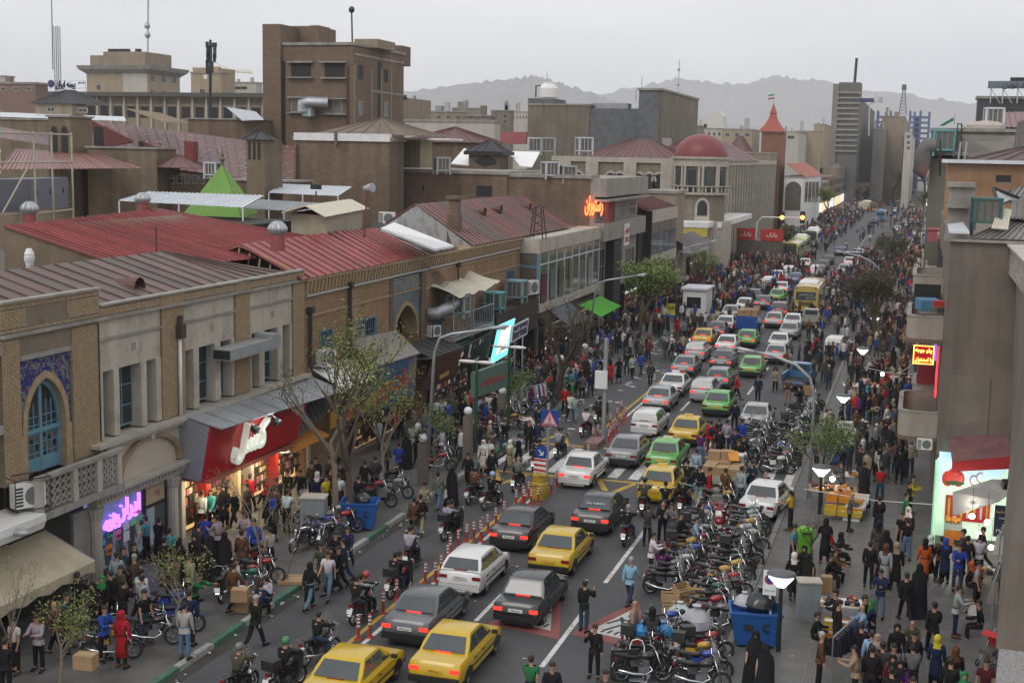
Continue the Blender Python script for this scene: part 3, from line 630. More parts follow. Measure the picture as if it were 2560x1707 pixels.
t,n,c,r_,u_=board('brown_signboard','brown shop sign with slanting white writing',[(-26.1,70.6,4.2),(-25.9,74.9,4.2),(-26.3,74.9,2.6),(-26.6,70.0,2.3)],MT('brown_board',(.09,.035,.022),.5));write('کفش نوین',t,c+n*.02+V((0,0,.25)),r_,u_,.8,M_white,.01,.01,3.2);b=MB();b.ext([c+n*.012+V((0,-.8,-.5)),c+n*.012+V((0,.8,-.45)),c+n*.012+V((0,.8,-.2)),c+n*.012+V((0,-.8,-.25))],n*.01);part('gold_strip',b,MT('gold_panel',(.4,.26,.06),.4),t)
awn('tarred_awning','ragged dark roofing sheet above the brown shop sign',[(-28,70.2,4.9),(-28,76,4.9),(-25.9,75.2,4.3),(-26.1,70.2,4.3)],MT('tarred_sheet',(.05,.05,.05),.8,.4,2),n=6)
t,n,c,r_,u_=board('black_signboard','black shop sign with white block writing over small shoe lettering',[(-26.0,76,4.3),(-25.8,80.6,4.6),(-26.1,80.6,3.0),(-26.4,76,2.7)],M_black);write('طاها',t,c+n*.02+V((0,0,.2)),r_,u_,1.2,M_white,.03,.03,3.4);write('SHOES',t,c+n*.02+V((0,-.3,-.55)),r_,u_,.35,M_white,.01)
t,n,c,r_,u_=board('light_box','glowing turquoise and white light box sign',[(-25.6,81.2,4.9),(-25.3,83.8,5.1),(-25.7,83.4,2.7),(-26.0,80.8,2.4)],glow('turquoise_light',(.25,.85,.85),1.0));b=MB();b.ext([c+n*.03+u_*k_+r_*j_ for k_,j_ in((.35,-.3),(.35,.3),(-.3,.3),(-.3,-.3))],n*.01);part('white_field',b,glow('white_light',(.9,1,1),1.1),t);write('کفش',t,c+n*.05-u_*.18,r_,u_,.5,M_rw,.01)
t,n,c,r_,u_=board('blue_signboard','navy blue board with white script in a pale frame on posts',[PX(1281,817,-24.6),PX(1320,797,-24.6),PX(1318,834,-24.6),PX(1277,855,-24.6)],MT('navy_board',(.03,.05,.12),.5));write('صنف البسه',t,c+n*.02+u_*.12,r_,u_,u_.length*.34,M_white,.01,.01,r_.length*.8);write('بازار',t,c+n*.02-u_*.28,r_,u_,u_.length*.16,M_white,.01)
b=MB();q4=[c-r_*.5+u_*.5,c+r_*.5+u_*.5,c+r_*.5-u_*.5,c-r_*.5-u_*.5]
for i in range(4):b.tube([q4[i],q4[(i+1)%4]],.07,4)
part('rim',b,M_zinc,t)
for k in(-.25,.25):b=MB();p=c+r_*k-u_*.5;b.tube([p,(p.x,p.y,0.14)],.05,6);part('post',b,M_steel,t)
# ---------------------------------------------------------------- building B: brown brick with the tiled portal
B=thing('portal_building','long brown brick building with a blue tiled pointed arch portal','building',(XF,75,0))
q=MB()
for y0,y1,z0,z1 in((57.8,69.0,3,9.8),(73.4,94,3,9.8),(69.0,73.4,8.9,9.8)):q.box(-36,XF,y0,y1,z0,z1)
q.box(-36,XF,57.8,69,0,3);q.box(-36,XF,73.4,94,0,3);part('wall',q,M_brickB,B)
q=MB()
for i in range(86):
 y=58+i*.415;q.hexa([(XF,y,9.0),(XF+.03,y,9.0),(XF+.03,y+.16,9.0),(XF,y+.16,9.0),(XF,y-.06,9.68),(XF+.14,y-.06,9.68),(XF+.14,y+.22,9.68),(XF,y+.22,9.68)])
part('corbel',q,M_brickS,B,kind='stuff')
q=MB();q.box(XF-.1,XF+.2,57.8,94,9.68,9.82);q.box(XF,XF+.06,57.8,68.8,7.9,8.0);q.box(XF,XF+.06,74,94,7.75,7.85);q.box(XF,XF+.05,74,94,8.75,8.85);q.box(XF,XF+.05,57.8,68.9,8.85,8.95);part('string_course',q,M_brickS,B)
q=MB();q.tube([(XF+.12,57.9,8.95),(XF+.12,73.7,9.0),(XF+.12,94,9.05)],.06,6);part('pipe',q,M_steel,B)
q=MB();q.box(XF-.2,XF+.1,73.4,74.1,3,9.75);q.box(XF-.2,XF+.08,68.6,69.0,3,9.0);part('pier',q,M_brickD,B)
MTB=tilemat('grey_blue_tiles',(.06,.1,.14),(.3,.27,.2),(.1,.17,.2),4.5)
q=MB();q.box(XF-.3,XF-.02,69,73.4,8.02,8.85);part('tile_panel',q,MTB,B)
q=MB();q.box(XF-.3,XF+.02,69,73.4,7.9,8.0);part('moulding',q,M_brickS,B)
ar=arc(71.2,1.95,5.2,7.4);spandrel(B,'tile_spandrel',MTB,XF-.03,69,73.4,5.2,7.9,ar,.3);ri=arc(71.2,1.78,5.2,7.15);q=MB()
for i in range(len(ar)-1):
 a,b,c,d=ar[i],ar[i+1],ri[i+1],ri[i];q.hexa([(XF-1,*a),(XF-1,*b),(XF-1,*c),(XF-1,*d),(XF+.03,*a),(XF+.03,*b),(XF+.03,*c),(XF+.03,*d)])
part('arch_ring',q,M_brickS,B)
q=MB();q.box(-36,XF-2.2,69,73.4,0,8.9);q.box(-33,XF-.03,69,69.35,0,5.2);q.box(-33,XF-.03,73.05,73.4,0,5.2);part('niche',q,M_brickB,B)
ai=arc(71.0,.9,5.0,6.6);q=MB();q.ext([(XF-2.19,y,z)for y,z in[(70.1,3.5)]+ai+[(71.9,3.5)]],(.02,0,0));part('inner_arch',q,M_dark,B)
for(y0,y1,z0,z1)in((59.6,61.0,5.6,7.05),(64.4,66.6,5.2,7.05),(75.3,77.2,4.6,6.5),(90.6,92.4,5.8,7.6)):
 window(B,XF+.03,y0,y1,z0,z1,3,2,M_blue,M_glass)
 q=MB()
 for i in range(9):q.box(XF+.06,XF+.09,y0+(y1-y0)*i/8-.012,y0+(y1-y0)*i/8+.012,z0,z1)
 for i in range(4):q.box(XF+.07,XF+.08,y0,y1,z0+(z1-z0)*i/3-.012,z0+(z1-z0)*i/3+.012)
 part('window_bars',q,M_blue,B)
for i,(y,z0,z1)in enumerate(((58.2,4.5,8.1),(62.9,4.5,8.9),(79.7,6.6,8.7))):q=MB();q.tube([(XF+.15,y,z0),(XF+.15,y,z1)],.1 if i<2 else.06,7);q.box(XF+.02,XF+.3,y-.16,y+.16,z1,z1+.3);part('downpipe',q,MT('black_iron_pipe',(.035,.03,.028),.7),B)
cg=MB()
for(y0,y1)in((61.5,63.0),):
 for k in range(5):cg.tube([(XF,y0,6+k*.25),(XF+.9,y0,6+k*.25),(XF+.9,y1,6+k*.25),(XF,y1,6+k*.25)],.025,4)
 for yy in(y0,(y0+y1)/2,y1):cg.tube([(XF+.9,yy,6),(XF+.9,yy,7)],.025,4)
part('window_cage',cg,M_steel,B)
# barred balcony with coolers on B
bb=thing('barred_balcony','iron barred balcony with an evaporative cooler and a torn plastic roof','balcony',(XF+.7,79,4.6))
q=MB();q.box(XF,XF+1.5,75.2,83.2,4.55,4.75);part('slab',q,M_conc,bb)
for i in range(22):y=75.3+i*.37;q=MB();q.tube([(XF+1.45,y,4.75),(XF+1.45,y,6.1)],.022,4);part('bar',q,M_steel,bb)
q=MB()
for z in(4.85,6.1):q.tube([(XF,75.25,z),(XF+1.45,75.25,z),(XF+1.45,83.1,z),(XF,83.1,z)],.03,4)
for y in(75.25,79,83.1):q.tube([(XF+1.45,y,4.75),(XF+1.45,y,7.5)],.04,5)
part('rail',q,M_steel,bb)
q=MB();n=14;q.rings([[(XF+x_,75+i*.62,7.9-x_*.3+.09*math.sin(i*1.7+x_*2)+(.25 if i>10 else 0))for i in range(n)]for x_ in(0,.6,1.2,1.9)],close=False,c0=False,c1=False);part('plastic_sheet',q,MT('cream_plastic',(.5,.47,.36),.6,.2,2),bb)
def cooler(c,rz,label,s=1.,fc=M_blue):
 t=thing('evaporative_cooler',label,'cooler',c,rz,'evaporative coolers on walls and roofs')
 q=MB()
 for x in(-.5,.5):
  for y in(-.5,.5):q.box((x-.05)*s,(x+.05)*s,(y-.05)*s,(y+.05)*s,-.3*s,.95*s)
 q.box(-.55*s,.55*s,-.55*s,.55*s,.9*s,1.*s);q.box(-.55*s,.55*s,-.55*s,.55*s,-.02*s,.06*s);lpart('case',q,fc,t)
 for(a,b,d,e)in((-.45,.45,-.5,-.47),(-.45,.45,.47,.5)):
  q=MB();q.box(a*s,b*s,d*s,e*s,.06*s,.9*s);lpart('pad_panel',q,M_pane,t);q=MB()
  for k in range(4):q.box((a+.04+k*.27)*s,(a+.07+k*.27)*s,(d-.02)*s,d*s,.08*s,.88*s)
  lpart('slat',q,fc,t)
 for(a,b)in((-.5,-.47),(.47,.5)):q=MB();q.box(a*s,b*s,-.45*s,.45*s,.06*s,.9*s);lpart('pad_panel',q,M_pane,t)
 return t
cooler((XF+1.2,76.8,6.2),0,'pale blue evaporative cooler under the torn plastic sheet',1.1,MT('pale_blue_metal',(.35,.45,.47),.6));cooler((XF+1.0,84.8,5.6),0,'turquoise evaporative cooler fixed beyond the barred balcony',1.1,MT('turquoise_metal',(.12,.35,.38),.6));cooler((XF+1.1,89.5,5.9),0,'blue grey cooler beside the glass showroom',1.2,MT('blue_grey_metal',(.2,.33,.37),.6))
acunit((XF+1.2,92.6,5.8),rad(70),'white air conditioner at the corner of the glass showroom',False,1.6)
acunit((XF+.4,74.7,4.9),rad(70),'caged white air conditioner beside the tiled portal',True,1.1)
dk=thing('air_duct','silver elbow air duct on the portal building wall','duct',(XF+.8,75,6.6));q=MB();q.tube([(XF+.1,74.6,6.3),(XF+.6,74.6,6.3),(XF+1.1,75.2,6.6),(XF+1.2,76.3,6.9)],[.35,.4,.38,.36],10);part('duct_body',q,M_steel,dk,50)
q=MB();q.box(XF+.05,XF+1.6,83.5,93.5,3.3,5.4);single('shop_fascia',q,MT('dark_brown_board',(.045,.03,.025),.7,.4,1,streak=.4),'dark brown blank shop fascia below the turquoise cooler','shop sign')
# cables hanging diagonally on B
for i in range(7):
 q=MB();y0=74+i*.4;q.tube([(XF+.15,y0,9.2-i*.1),(XF+.6,y0+3,6.8),(XF+1.2,y0+5.5,4.3)],.014,4);single('cable',q,M_black,('lowest','sixth','fifth','fourth','third','second','topmost')[6-i]+' thin dark cable slanting over the bricks beside the tiled portal','cable','cables on the portal building')
 # ---------------------------------------------------------------- roofs behind A and B
rr=thing('red_roofed_shed','large shed with a ribbed bright red metal roof and turbine vents','building',(-36,55,0))
p1,p2=PZ(8,566,12.45),PZ(372,527,12.6);e1,e2=(-31.5,p1.y+1,10.75),(-29.5,66.5,10.65)
roofpanels(rr,(e1,(-30.2,61.5,10.65),(p2.x,p2.y,12.6),(p1.x,p1.y,12.45)),27,M_rroof,.09,cols=RED)
roofpanels(rr,((-30.2,61.5,10.65),(-30.5,69.5,10.65),(p2.x-.1,p2.y+1.2,12.6),(p2.x,p2.y,12.6)),10,M_rroof,.09,cols=RED)
q=MB();q.ext([(-31.55,p1.y+1.1,10.7),(p1.x,p1.y+.1,12.4),(p1.x,p1.y+.1,8),(-31.55,p1.y+1.1,8)],(0,14,0));part('wall',q,M_mud,rr);q=MB();q.ext([(-32,40,8),(-33,60,8),(-40,60,8),(-40,40,8)],(0,0,1.8));part('core',q,M_mud,rr)
def turbine(c,label,s=1.):
 t=thing('turbine_vent',label,'roof vent',c,0,'turbine vents on the red roofs');q=MB();q.cyl((0,0,-.5*s),(0,0,.25*s),.36*s,.32*s,12);lpart('collar',q,MT('red_collar',(.25,.06,.06),.6),t,50)
 q=MB();rs_=[]
 for k in range(7):a=math.pi*k/6;rs_.append([((.3+.18*math.sin(a))*s*(1-.1*(j%2))*math.cos(2*math.pi*j/28),(.3+.18*math.sin(a))*s*(1-.1*(j%2))*math.sin(2*math.pi*j/28),s*(.25+.55*k/6))for j in range(28)])
 q.rings(rs_);q.ball((0,0,.78*s),(.3*s,.3*s,.12*s));lpart('rotor',q,M_steel,t);return t
turbine(PZ(74,548,12.6),'silver turbine vent on the big red roof beside the grey chiller',.9);turbine(PZ(357,520,12.75),'silver turbine vent at the ridge end of the big red roof',.9);turbine(PZ(694,600,11.9),'silver turbine vent above the red roof next to the beige hut',.95)
q=MB();a_=PZ(112,562,12.3);q.cbox((a_.x,a_.y,a_.z+.05),(2.2,1.0,.08),.15,0);single('skylight',q,MT('skylight_glass',(.1,.13,.15),.2),'small grey skylight hatch on the big red roof','skylight')
q=MB();q.tube([PX(391,632,-32.2),PX(390,567,-32.2)],.035,5);single('antenna_rod',q,MT('rusty_rod',(.1,.03,.03),.8),'thin rusty rod standing over the ridge of the brown roof','antenna')
r2_=thing('red_roofed_building','red metal roof with wide seams in front of the beige roof hut','building',(-30,64,0))
roofpanels(r2_,((XF+.25,57.0,9.84),(XF+.25,68.8,9.84),(-31.2,69,11.4),(-31.2,57.2,11.35)),13,M_rroof,.08,cols=RED)
roofpanels(r2_,((XF+.2,68.8,9.86),(XF+.2,74.6,9.86),(-31.5,74.6,11.3),(-31.2,69,11.4)),8,M_rroof,.06,cols=RED)
roofpanels(r2_,((-34.5,57.2,10.0),(-34.5,57.3,10),(-31.2,69,11.4),(-31.2,57.2,11.35)),3,M_rroof,.05,cols=RED)
q=MB()
for k in range(6):q.tube([(XF-.4-k*.6,57.3,9.9),(XF-.4-k*.55,57.3,10.0+k*.24)],.05,4)
q.tube([(XF,57.25,10.1),(-31.2,57.25,11.3),(-34.5,57.25,10.2)],.06,4);part('truss',q,M_wood,r2_)
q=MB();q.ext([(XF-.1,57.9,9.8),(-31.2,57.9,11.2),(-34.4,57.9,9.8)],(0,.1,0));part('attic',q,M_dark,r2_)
ht=thing('roof_hut','beige panelled hut with a corrugated cream roof on the red roof','shed',PZ(780,590,10.5))
hb=PZ(815,602,11.0);hl=PZ(728,592,11.0);hr=PZ(905,578,11.0)
q=MB();q.ext([hb,hr,hr+(hl-hb),hl],(0,0,1.35));part('wall',q,MT('beige_panel',(.36,.32,.24),.7,.2,1,streak=.2),ht)
q=MB();d1=hr-hb;d2=hl-hb;a=hb+V((0,0,1.36))-d1*.1-d2*.1;b=hb+d1*1.12-d2*.1+V((0,0,1.36));m_=d2*.55+V((0,0,.5));k_=d2*1.25
for s0,s1 in((a,m_),):pass
roofpanels(ht,(a,b,b+m_,a+m_),14,MT('cream_corrugated',(.6,.57,.46),.6),.04);roofpanels(ht,(a+k_,b+k_,b+m_,a+m_),14,MATS['cream_corrugated'],.04)
sr=thing('striped_roof','weathered black and grey striped sheet roof between the red roofs','roof',(-33,76,9));roofpanels(sr,((XF+.1,74.7,9.9),(XF+.1,80,9.9),(-33.6,80.5,11.3),(-33.6,72,11.4)),18,M_rroof,.07,cols=GRYS)
q=MB();W_=[PZ(1135,614,10.35),PZ(1087,622,10.35),PZ(952,570,11.75),PZ(986,556,11.75)];q.hexa([p-V((0,0,.12))for p in W_]+W_);single('white_roof_sheet',q,MT('white_membrane',(.8,.8,.8),.6,.06),'long white membrane roof beside the pale blue gable','roof')
gb=thing('gabled_roof_building','long gabled roof of faded red ribbed sheets with a pale blue plastered gable','building',(-33,90,0))
RG=13.1;g0=PX(1043,518,-36);g1=PX(1400,470,-36);gy0,gy1=g0.y,g0.y+34;zr=g0.z
roofpanels(gb,((XF+.15,82.6,9.9),(XF+.15,108,9.9),(-33.4,112,12.3),(-33.4,86.2,12.3)),34,M_rroof,.08,cols=OLD)
roofpanels(gb,((-39,92,9.9),(-39,112,9.9),(-33.4,112,12.3),(-33.4,86.2,12.3)),16,M_rroof,.08,cols=OLD)
q=MB();q.ext([(XF,82.7,9.8),(-33.4,86.3,12.25),(-39,92.1,9.9),(-39,92,9),(XF,82.7,9)],(0,.3,0));part('gable_wall',q,MT('pale_blue_plaster',(.46,.5,.54),.9,.15,1,rust=((.25,.2,.16),.8,1.2)),gb)
q=MB();q.box(-39,XF-.3,94.2,112,0,9.8);part('wall',q,M_brickD,gb)
for i,(px,py)in enumerate(((1197,533),(1238,526),(1312,520))):c=PX(px,py,-31.5);q=MB();q.cyl((c.x-.6,c.y,c.z+.1),(c.x+.5,c.y,c.z+.1),.12,.36,8,False);part('roof_cowl',q,MT('rusty_cowl',(.13,.07,.06),.8),gb)
ch=PX(1136,580,-30);q=MB();q.box(ch.x-.4,ch.x+.4,ch.y-.4,ch.y+.4,ch.z-.8,ch.z+1.2);q.box(ch.x-.32,ch.x+.32,ch.y-.32,ch.y+.32,ch.z+1.2,ch.z+2.2);q.box(ch.x-.5,ch.x+.5,ch.y-.5,ch.y+.5,ch.z+2.2,ch.z+2.4);part('chimney',q,M_brickD,gb)
acunit(PZ(968,560,10.6),rad(10),'white air conditioner on the roof beside the pale blue gable',False,1.4)
# corrugated canopies and the green pyramid
def canopy(label,pts,z,m,n=24,posts=True,col=None):
 t=thing('corrugated_canopy',label,'canopy',PZ(*pts[0],z[0])-V((0,0,3)),0,'corrugated canopies on the roofs');P=[PZ(*p,zz)for p,zz in zip(pts,z)]
 roofpanels(t,(P[0],P[1],P[2],P[3]),n,m,.05,.02,'corrugated_sheet')
 if posts:
  for k,u in((0,1),(0,.5),(1,1)):
   a=P[0].lerp(P[1],u*k if k else 1-u);q=MB();q.tube([a-V((0,0,.03)),a-V((0,0,2.6))],.05,5);part('post',q,M_white,t)
 return t
canopy('long white corrugated canopy in front of the green pyramid roof',[(298,502),(607,519),(660,489),(375,480)],(12.4,12.4,12.9,12.9),M_zinc,26)
canopy('low grey corrugated canopy behind the beige hut',[(608,522),(815,531),(842,511),(650,499)],(12.0,12.0,12.4,12.4),M_grysheet,20)
canopy('raised white corrugated canopy beneath the brick wall',[(672,482),(845,490),(880,467),(706,460)],(12.6,12.6,13.1,13.1),M_zinc,20)
canopy('pale corrugated canopy with a gabled end over the rooftop frames',[(0,381),(106,383),(156,367),(0,362)],(14.7,14.7,15.1,15.1),M_zinc,12)
gp=thing('green_tent','green pyramid shaped tent roof with dark seams and a finial','tent',PY(556,540,84));ap=PY(556,412,84);rp=.0
pr=[PY(x,y,Y)for x,y,Y in((462,533,83),(500,548,80),(605,548,80),(645,533,83),(625,515,88),(495,515,88))]
for i in range(6):
 q=MB();a,b=pr[i],pr[(i+1)%6]
 q.ext([a,b,ap],((a+b)/2-ap).cross(b-a).normalized()*.05);part('canvas_panel',q,MT('green_canvas',(.13,.26,.045),.8,.15,1),gp)
 q=MB();q.tube([a,ap],.05,4);part('seam',q,MT('dark_seam',(.06,.1,.03),.8),gp)
q=MB();q.lathe(ap,((.16,-.1),(.1,.2),(.2,.35),(.08,.55),(.12,.7),(.03,.9),(.02,1.3)),8);part('finial',q,MT('bronze_finial',(.1,.09,.05),.6),gp)
q=MB();q.box(-46,-36.5,64,75,0,11.6);single('canopy_shade_block',q,M_dark,'dark recess under the corrugated canopies behind the red roof','courtyard')  # solid near-black block; its colour stands for shade under the canopies
for px,py,h,nm in((790,478,3.2,'black floodlight'),(918,480,4.6,'silver loudspeaker horn')):
 c=PZ(px-8 if h>4 else px,595 if h>4 else 540,11.2);t=thing('mast_'+('speaker' if h>4 else 'floodlight'),nm+' on a thin red pole above the roofs','floodlight' if h<4 else 'loudspeaker',c)
 top=PY(px,py,c.y);q=MB();q.tube([(0,0,0),(top-c)],.06,6);lpart('pole',q,MT('red_pole',(.16,.05,.04),.7),t)
 q=MB();d=top-c
 if h<4:q.cbox(d+V((0,0,.3)),(.75,.3,.35))
 else:q.cyl(d+V((-.2,0,.2)),d+V((.4,-.2,.25)),.1,.26,12)
 lpart('lamp_head' if h<4 else 'horn',q,M_black if h<4 else M_steel,t)
 # ================================================================ further buildings
M_beige=MT('beige_brick',(.36,.29,.2),.9,.15,.3,streak=.2);M_tan=MT('tan_render',(.3,.245,.18),.92,.2,.3,streak=.35)
M_pale=MT('pale_render',(.47,.44,.39),.9,.15,.3,streak=.25);M_greyb=MT('grey_stone_cladding',(.12,.125,.135),.8,.35,.9,rust=((.17,.17,.17),.5,1.2))
M_olive=MT('olive_concrete',(.2,.175,.13),.95,.25,.3,streak=.5);M_win=MT('far_window_glass',(.05,.055,.06),.15,.4,.4);M_slate=MT('slate_roof',(.05,.05,.055),.7,.3,1.5)
M_rbrick=MT('red_brick',(.29,.135,.085),.9,.25,.8,.4,brick=(.3,.1,.014))
NWIN=[0]
def bld(name,label,m,Y0,left,corner,right,ytop,fw=(),sw=(),zb=0,cat='building',frame=None,parapet=.25,glass=None,ytr=None,yt_left=None):
 """a block with a face towards the camera (pixels left..corner at distance Y0) and a face towards the street (corner..right)"""
 c=PY(corner,ytop,Y0);x0=PY(left,ytop,Y0).x;x1=c.x;y1=PX(right,ytop,x1).y if right>corner else Y0+14
 y1=min(max(y1,Y0+3),Y0+160);t=thing(name,label,cat,((x0+x1)/2,(Y0+y1)/2,zb));q=MB();q.box(x0,x1,Y0,y1,zb,c.z);part('wall',q,m,t)
 if parapet:q=MB();q.box(x0-.15,x1+.15,Y0-.15,y1+.15,c.z-.05,c.z+parapet);part('coping',q,M_conc,t)
 g=glass or M_win
 for(a,b,d,e)in fw:
  p,s=PY(a,b,Y0),PY(d,e,Y0);window(t,Y0-.04,p.x,s.x,s.z,p.z,2 if s.x-p.x>1 else 1,1 if p.z-s.z<2 else 2,frame or M_pale,g,.1,'Y')
 for(a,b,d,e)in sw:
  p,s=PX(a,b,x1),PX(d,e,x1);window(t,x1+.04,p.y,s.y,(s.z),p.z,2 if s.y-p.y>1.5 else 1,1 if p.z-s.z<2 else 2,frame or M_pale,g,.1,'X')
 t['box']=(x0,x1,Y0,y1,c.z);return t
def bx(t):return t['box']
def addbox(t,nm,m,a,b,Ya,Yb,ztop,zb):
 """extra block on building t from pixel columns a..b, at distance Ya..Yb, top at pixel row ztop"""
 p,s=PY(a,ztop,Ya),PY(b,ztop,Ya);q=MB();q.box(p.x,s.x,Ya,Yb,zb,p.z);part(nm,q,m,t);return p.x,s.x,p.z
def hip(t,x0,x1,y0,y1,z0,z1,m,n=8,cols=None,ins=None,nm='roof_panel'):
 i=ins or min(x1-x0,y1-y0)/2*.96;L1=y1-y0>x1-x0
 if L1:xm=(x0+x1)/2;ra,rb=V((xm,y0+i,z1)),V((xm,y1-i,z1))
 else:ym=(y0+y1)/2;ra,rb=V((x0+i,ym,z1)),V((x1-i,ym,z1))
 a,b,c,d=V((x0,y0,z0)),V((x1,y0,z0)),V((x1,y1,z0)),V((x0,y1,z0))
 if L1:qs=((a,b,ra+V((.02,0,0)),ra),(b,c,rb,ra),(d,a,ra,rb))
 else:qs=((a,b,rb,ra),(b,c,rb+V((0,.02,0)),rb),(d,a,ra,ra+V((0,.02,0))))
 for q in qs:roofpanels(t,(q[0],q[1],q[2],q[3]),n,m,.06,cols=cols,name=nm)
 # ---- brick tower block
T=bld('brick_tower_block','tall brown brick tower block with two black open windows over two glazed ones',M_brickT,130,700,884,1010,112,((728,246,780,281),(812,250,856,285)),((896,253,907,289),(960,256,970,292)),frame=MT('pale_blue_frame',(.3,.36,.36),.7),glass=M_pane)
x0,x1,Y0,y1,zt=bx(T)
addbox(T,'stair_tower',M_brickT,656,701,129.6,142,61,0);addbox(T,'penthouse',M_brickT,700,780,134,140,66,zt);addbox(T,'chimney',M_brickT,776,796,133,136,64,zt);addbox(T,'chimney',M_brickT,796,811,136,139,70,zt);addbox(T,'roof_room',M_tan,886,944,134,139,98,zt);addbox(T,'chimney',M_brickT,984,1003,146,149,114,zt-1)
for(a,b,d,e)in((728,157,778,193),(812,158,862,194)):
 p,s=PY(a,b,Y0),PY(d,e,Y0);q=MB();q.box(p.x,s.x,Y0-.03,Y0-.01,s.z,p.z);part('opening',q,M_dark,T)
for(a,b,d,e)in((722,154,784,158),(803,154,868,158),(722,193,784,196),(804,194,868,198),(722,242,782,246),(804,246,868,249),(722,281,782,284),(804,285,868,288)):
 p,s=PY(a,b,Y0),PY(d,e,Y0);q=MB();q.box(p.x,s.x,Y0-.45,Y0,s.z,p.z);part('lintel',q,M_conc,T)
for(a,b,d,e)in((896,163,907,200),(960,174,970,208),(944,155,953,225),(944,236,953,308)):
 p,s=PX(a,b,x1),PX(d,e,x1);q=MB();q.box(x1-.1,x1+.015,p.y,s.y,s.z,p.z);part('slot_window',q,M_dark,T)
for(a,b,d,e)in((886,138,980,146),(930,226,1010,236),(930,308,1010,318)):p,s=PX(a,b,x1),PX(d,e,x1);q=MB();q.box(x1-.1,x1+.05,p.y,y1,s.z-.2,p.z);part('concrete_band',q,M_conc,T)
for a in(886,929,953,978):p=PX(a,150,x1);q=MB();q.box(x1,x1+.06,p.y-.12,p.y+.12,10,zt-2);part('pilaster_strip',q,MT('pale_strip',(.32,.25,.18),.9),T)
p=PY(694,140,Y0);q=MB();q.box(p.x,p.x+.9,Y0-.02,Y0+.1,10,25);part('shaft',q,M_dark,T)
p=PY(870,130,Y0);q=MB();q.tube([(p.x,Y0-.1,12),(p.x,Y0-.1,24.5)],.12,6);part('downpipe',q,MT('rust_pipe',(.1,.05,.04),.8),T)
dk=thing('air_duct','grey air duct and blue cooler hanging on the brick tower wall','duct',PY(770,258,128));q=MB();q.tube([PY(757,280,128.6),PY(757,258,128.6),PY(770,256,128.6),PY(820,258,129.3)],.6,8);part('duct_body',q,M_steel,dk,50);q=MB();c=PY(771,272,129);q.cbox(c,(1,1,1.6));part('cooler_box',q,MATS['pale_blue_metal'],dk)
def pole(label,pts,Y,r,m=M_black,cat='antenna mast',name='antenna_mast',knobs=()):
 t=thing(name,label,cat,PY(*pts[0],Y));q=MB();q.tube([PY(*p,Y)for p in pts],r,5);part('pole',q,m,t)
 for k in knobs:q=MB();q.ball(PY(*k,Y),r*4,6,4);part('fitting',q,m,t)
 return t
pole('thin dark flagpole on the roof of the brick tower block',[(881,112),(879,25)],131,.09,knobs=((879,25),))
# ---- walls in the middle of the roofscape
W=bld('brick_wall_building','windowless yellow brown brick building with a white sheeted parapet and hipped brown roof',M_brickD,106,737,974,1010,352)
x0,x1,Y0,y1,zt=bx(W);q=MB();q.box(x0,x1+.1,Y0-.2,Y0+.3,zt-.1,zt+.55);part('parapet_sheet',q,MT('white_flashing',(.7,.7,.7),.6,.15,2,bump=.6),W)
hip(W,x0+1.2,x1+1.5,Y0+1,Y0+11,zt+.5,zt+2.0,MT('brown_sheet_roof',(.17,.13,.1),.8,.25,.6),6)
for(a,b,d,e)in((735,362,741,480),(836,330,842,362)):p,s=PY(a,b,Y0-.3),PY(d,e,Y0-.3);q=MB();q.box(p.x,s.x,Y0-.35,Y0-.1,s.z,p.z);part('pier',q,M_brickD,W)
W2=bld('brick_yard_building','long low brick building with a barred window behind the gabled roof',M_brickD,113,974,1268,1268,436)
x0,x1,Y0,y1,zt=bx(W2);W2l=0
for(a,b,d,e,m)in((976,466,1016,526,M_dark),(1191,464,1230,492,M_dark),(1056,464,1060,476,M_dark)):p,s=PY(a,b,Y0),PY(d,e,Y0);q=MB();q.box(p.x,s.x,Y0-.03,Y0,s.z,p.z);part('opening',q,m,W2)
for i in range(9):p,s=PY(978+i*4.6,466,Y0),PY(978+i*4.6,526,Y0);q=MB();q.tube([p-V((0,.1,0)),s-V((0,.1,0))],.03,4);part('bar',q,M_steel,W2)
for(a,b,d,e,nm,cat)in((990,350,1050,420,'barred roof room with yellowish panels beside the brick wall',0),):
 p,s=PY(a,b,112),PY(d,e,112);t=thing('roof_room',nm,'shed',(p.x,112,s.z));q=MB();q.box(p.x,s.x,112,115,s.z,p.z);part('wall',q,MT('yellowish_panel',(.34,.3,.18),.7,.2,2),t)
 for i in range(12):x=p.x+(s.x-p.x)*i/11;q=MB();q.tube([(x,111.9,s.z),(x,111.9,p.z)],.03,4);part('bar',q,M_dark,t)
 q=MB();q.box(p.x-.3,s.x+3,111.4,115,p.z+.05,p.z+.2);part('roof_sheet',q,M_white,t)
W3=bld('side_brick_building','dark brick party wall rising behind the ribbed gable roof',M_brickD,113.2,1262,1475,1480,446)
hb=bld('brick_hut','small brick roof hut with a ragged black hole and dark tiled roof',M_brickD,124,1172,1248,1262,386,zb=11,cat='shed',parapet=0)
x0,x1,Y0,y1,zt=bx(hb);q=MB();q.box(x0-.4,x1+.5,Y0-.4,y1+.4,zt-.1,zt+.25);part('eaves',q,M_dark,hb);hip(hb,x0-.3,x1+.4,Y0-.3,y1+.3,zt+.25,zt+1.3,M_slate,4)
q=MB();c=PY(1214,404,Y0);q.ext([(c.x+1.15*math.cos(k)*R.uniform(.8,1.1),Y0-.03,c.z+.5*math.sin(k)*R.uniform(.8,1.1))for k in[j*.52 for j in range(12)]],(0,.02,0));part('hole',q,M_dark,hb)
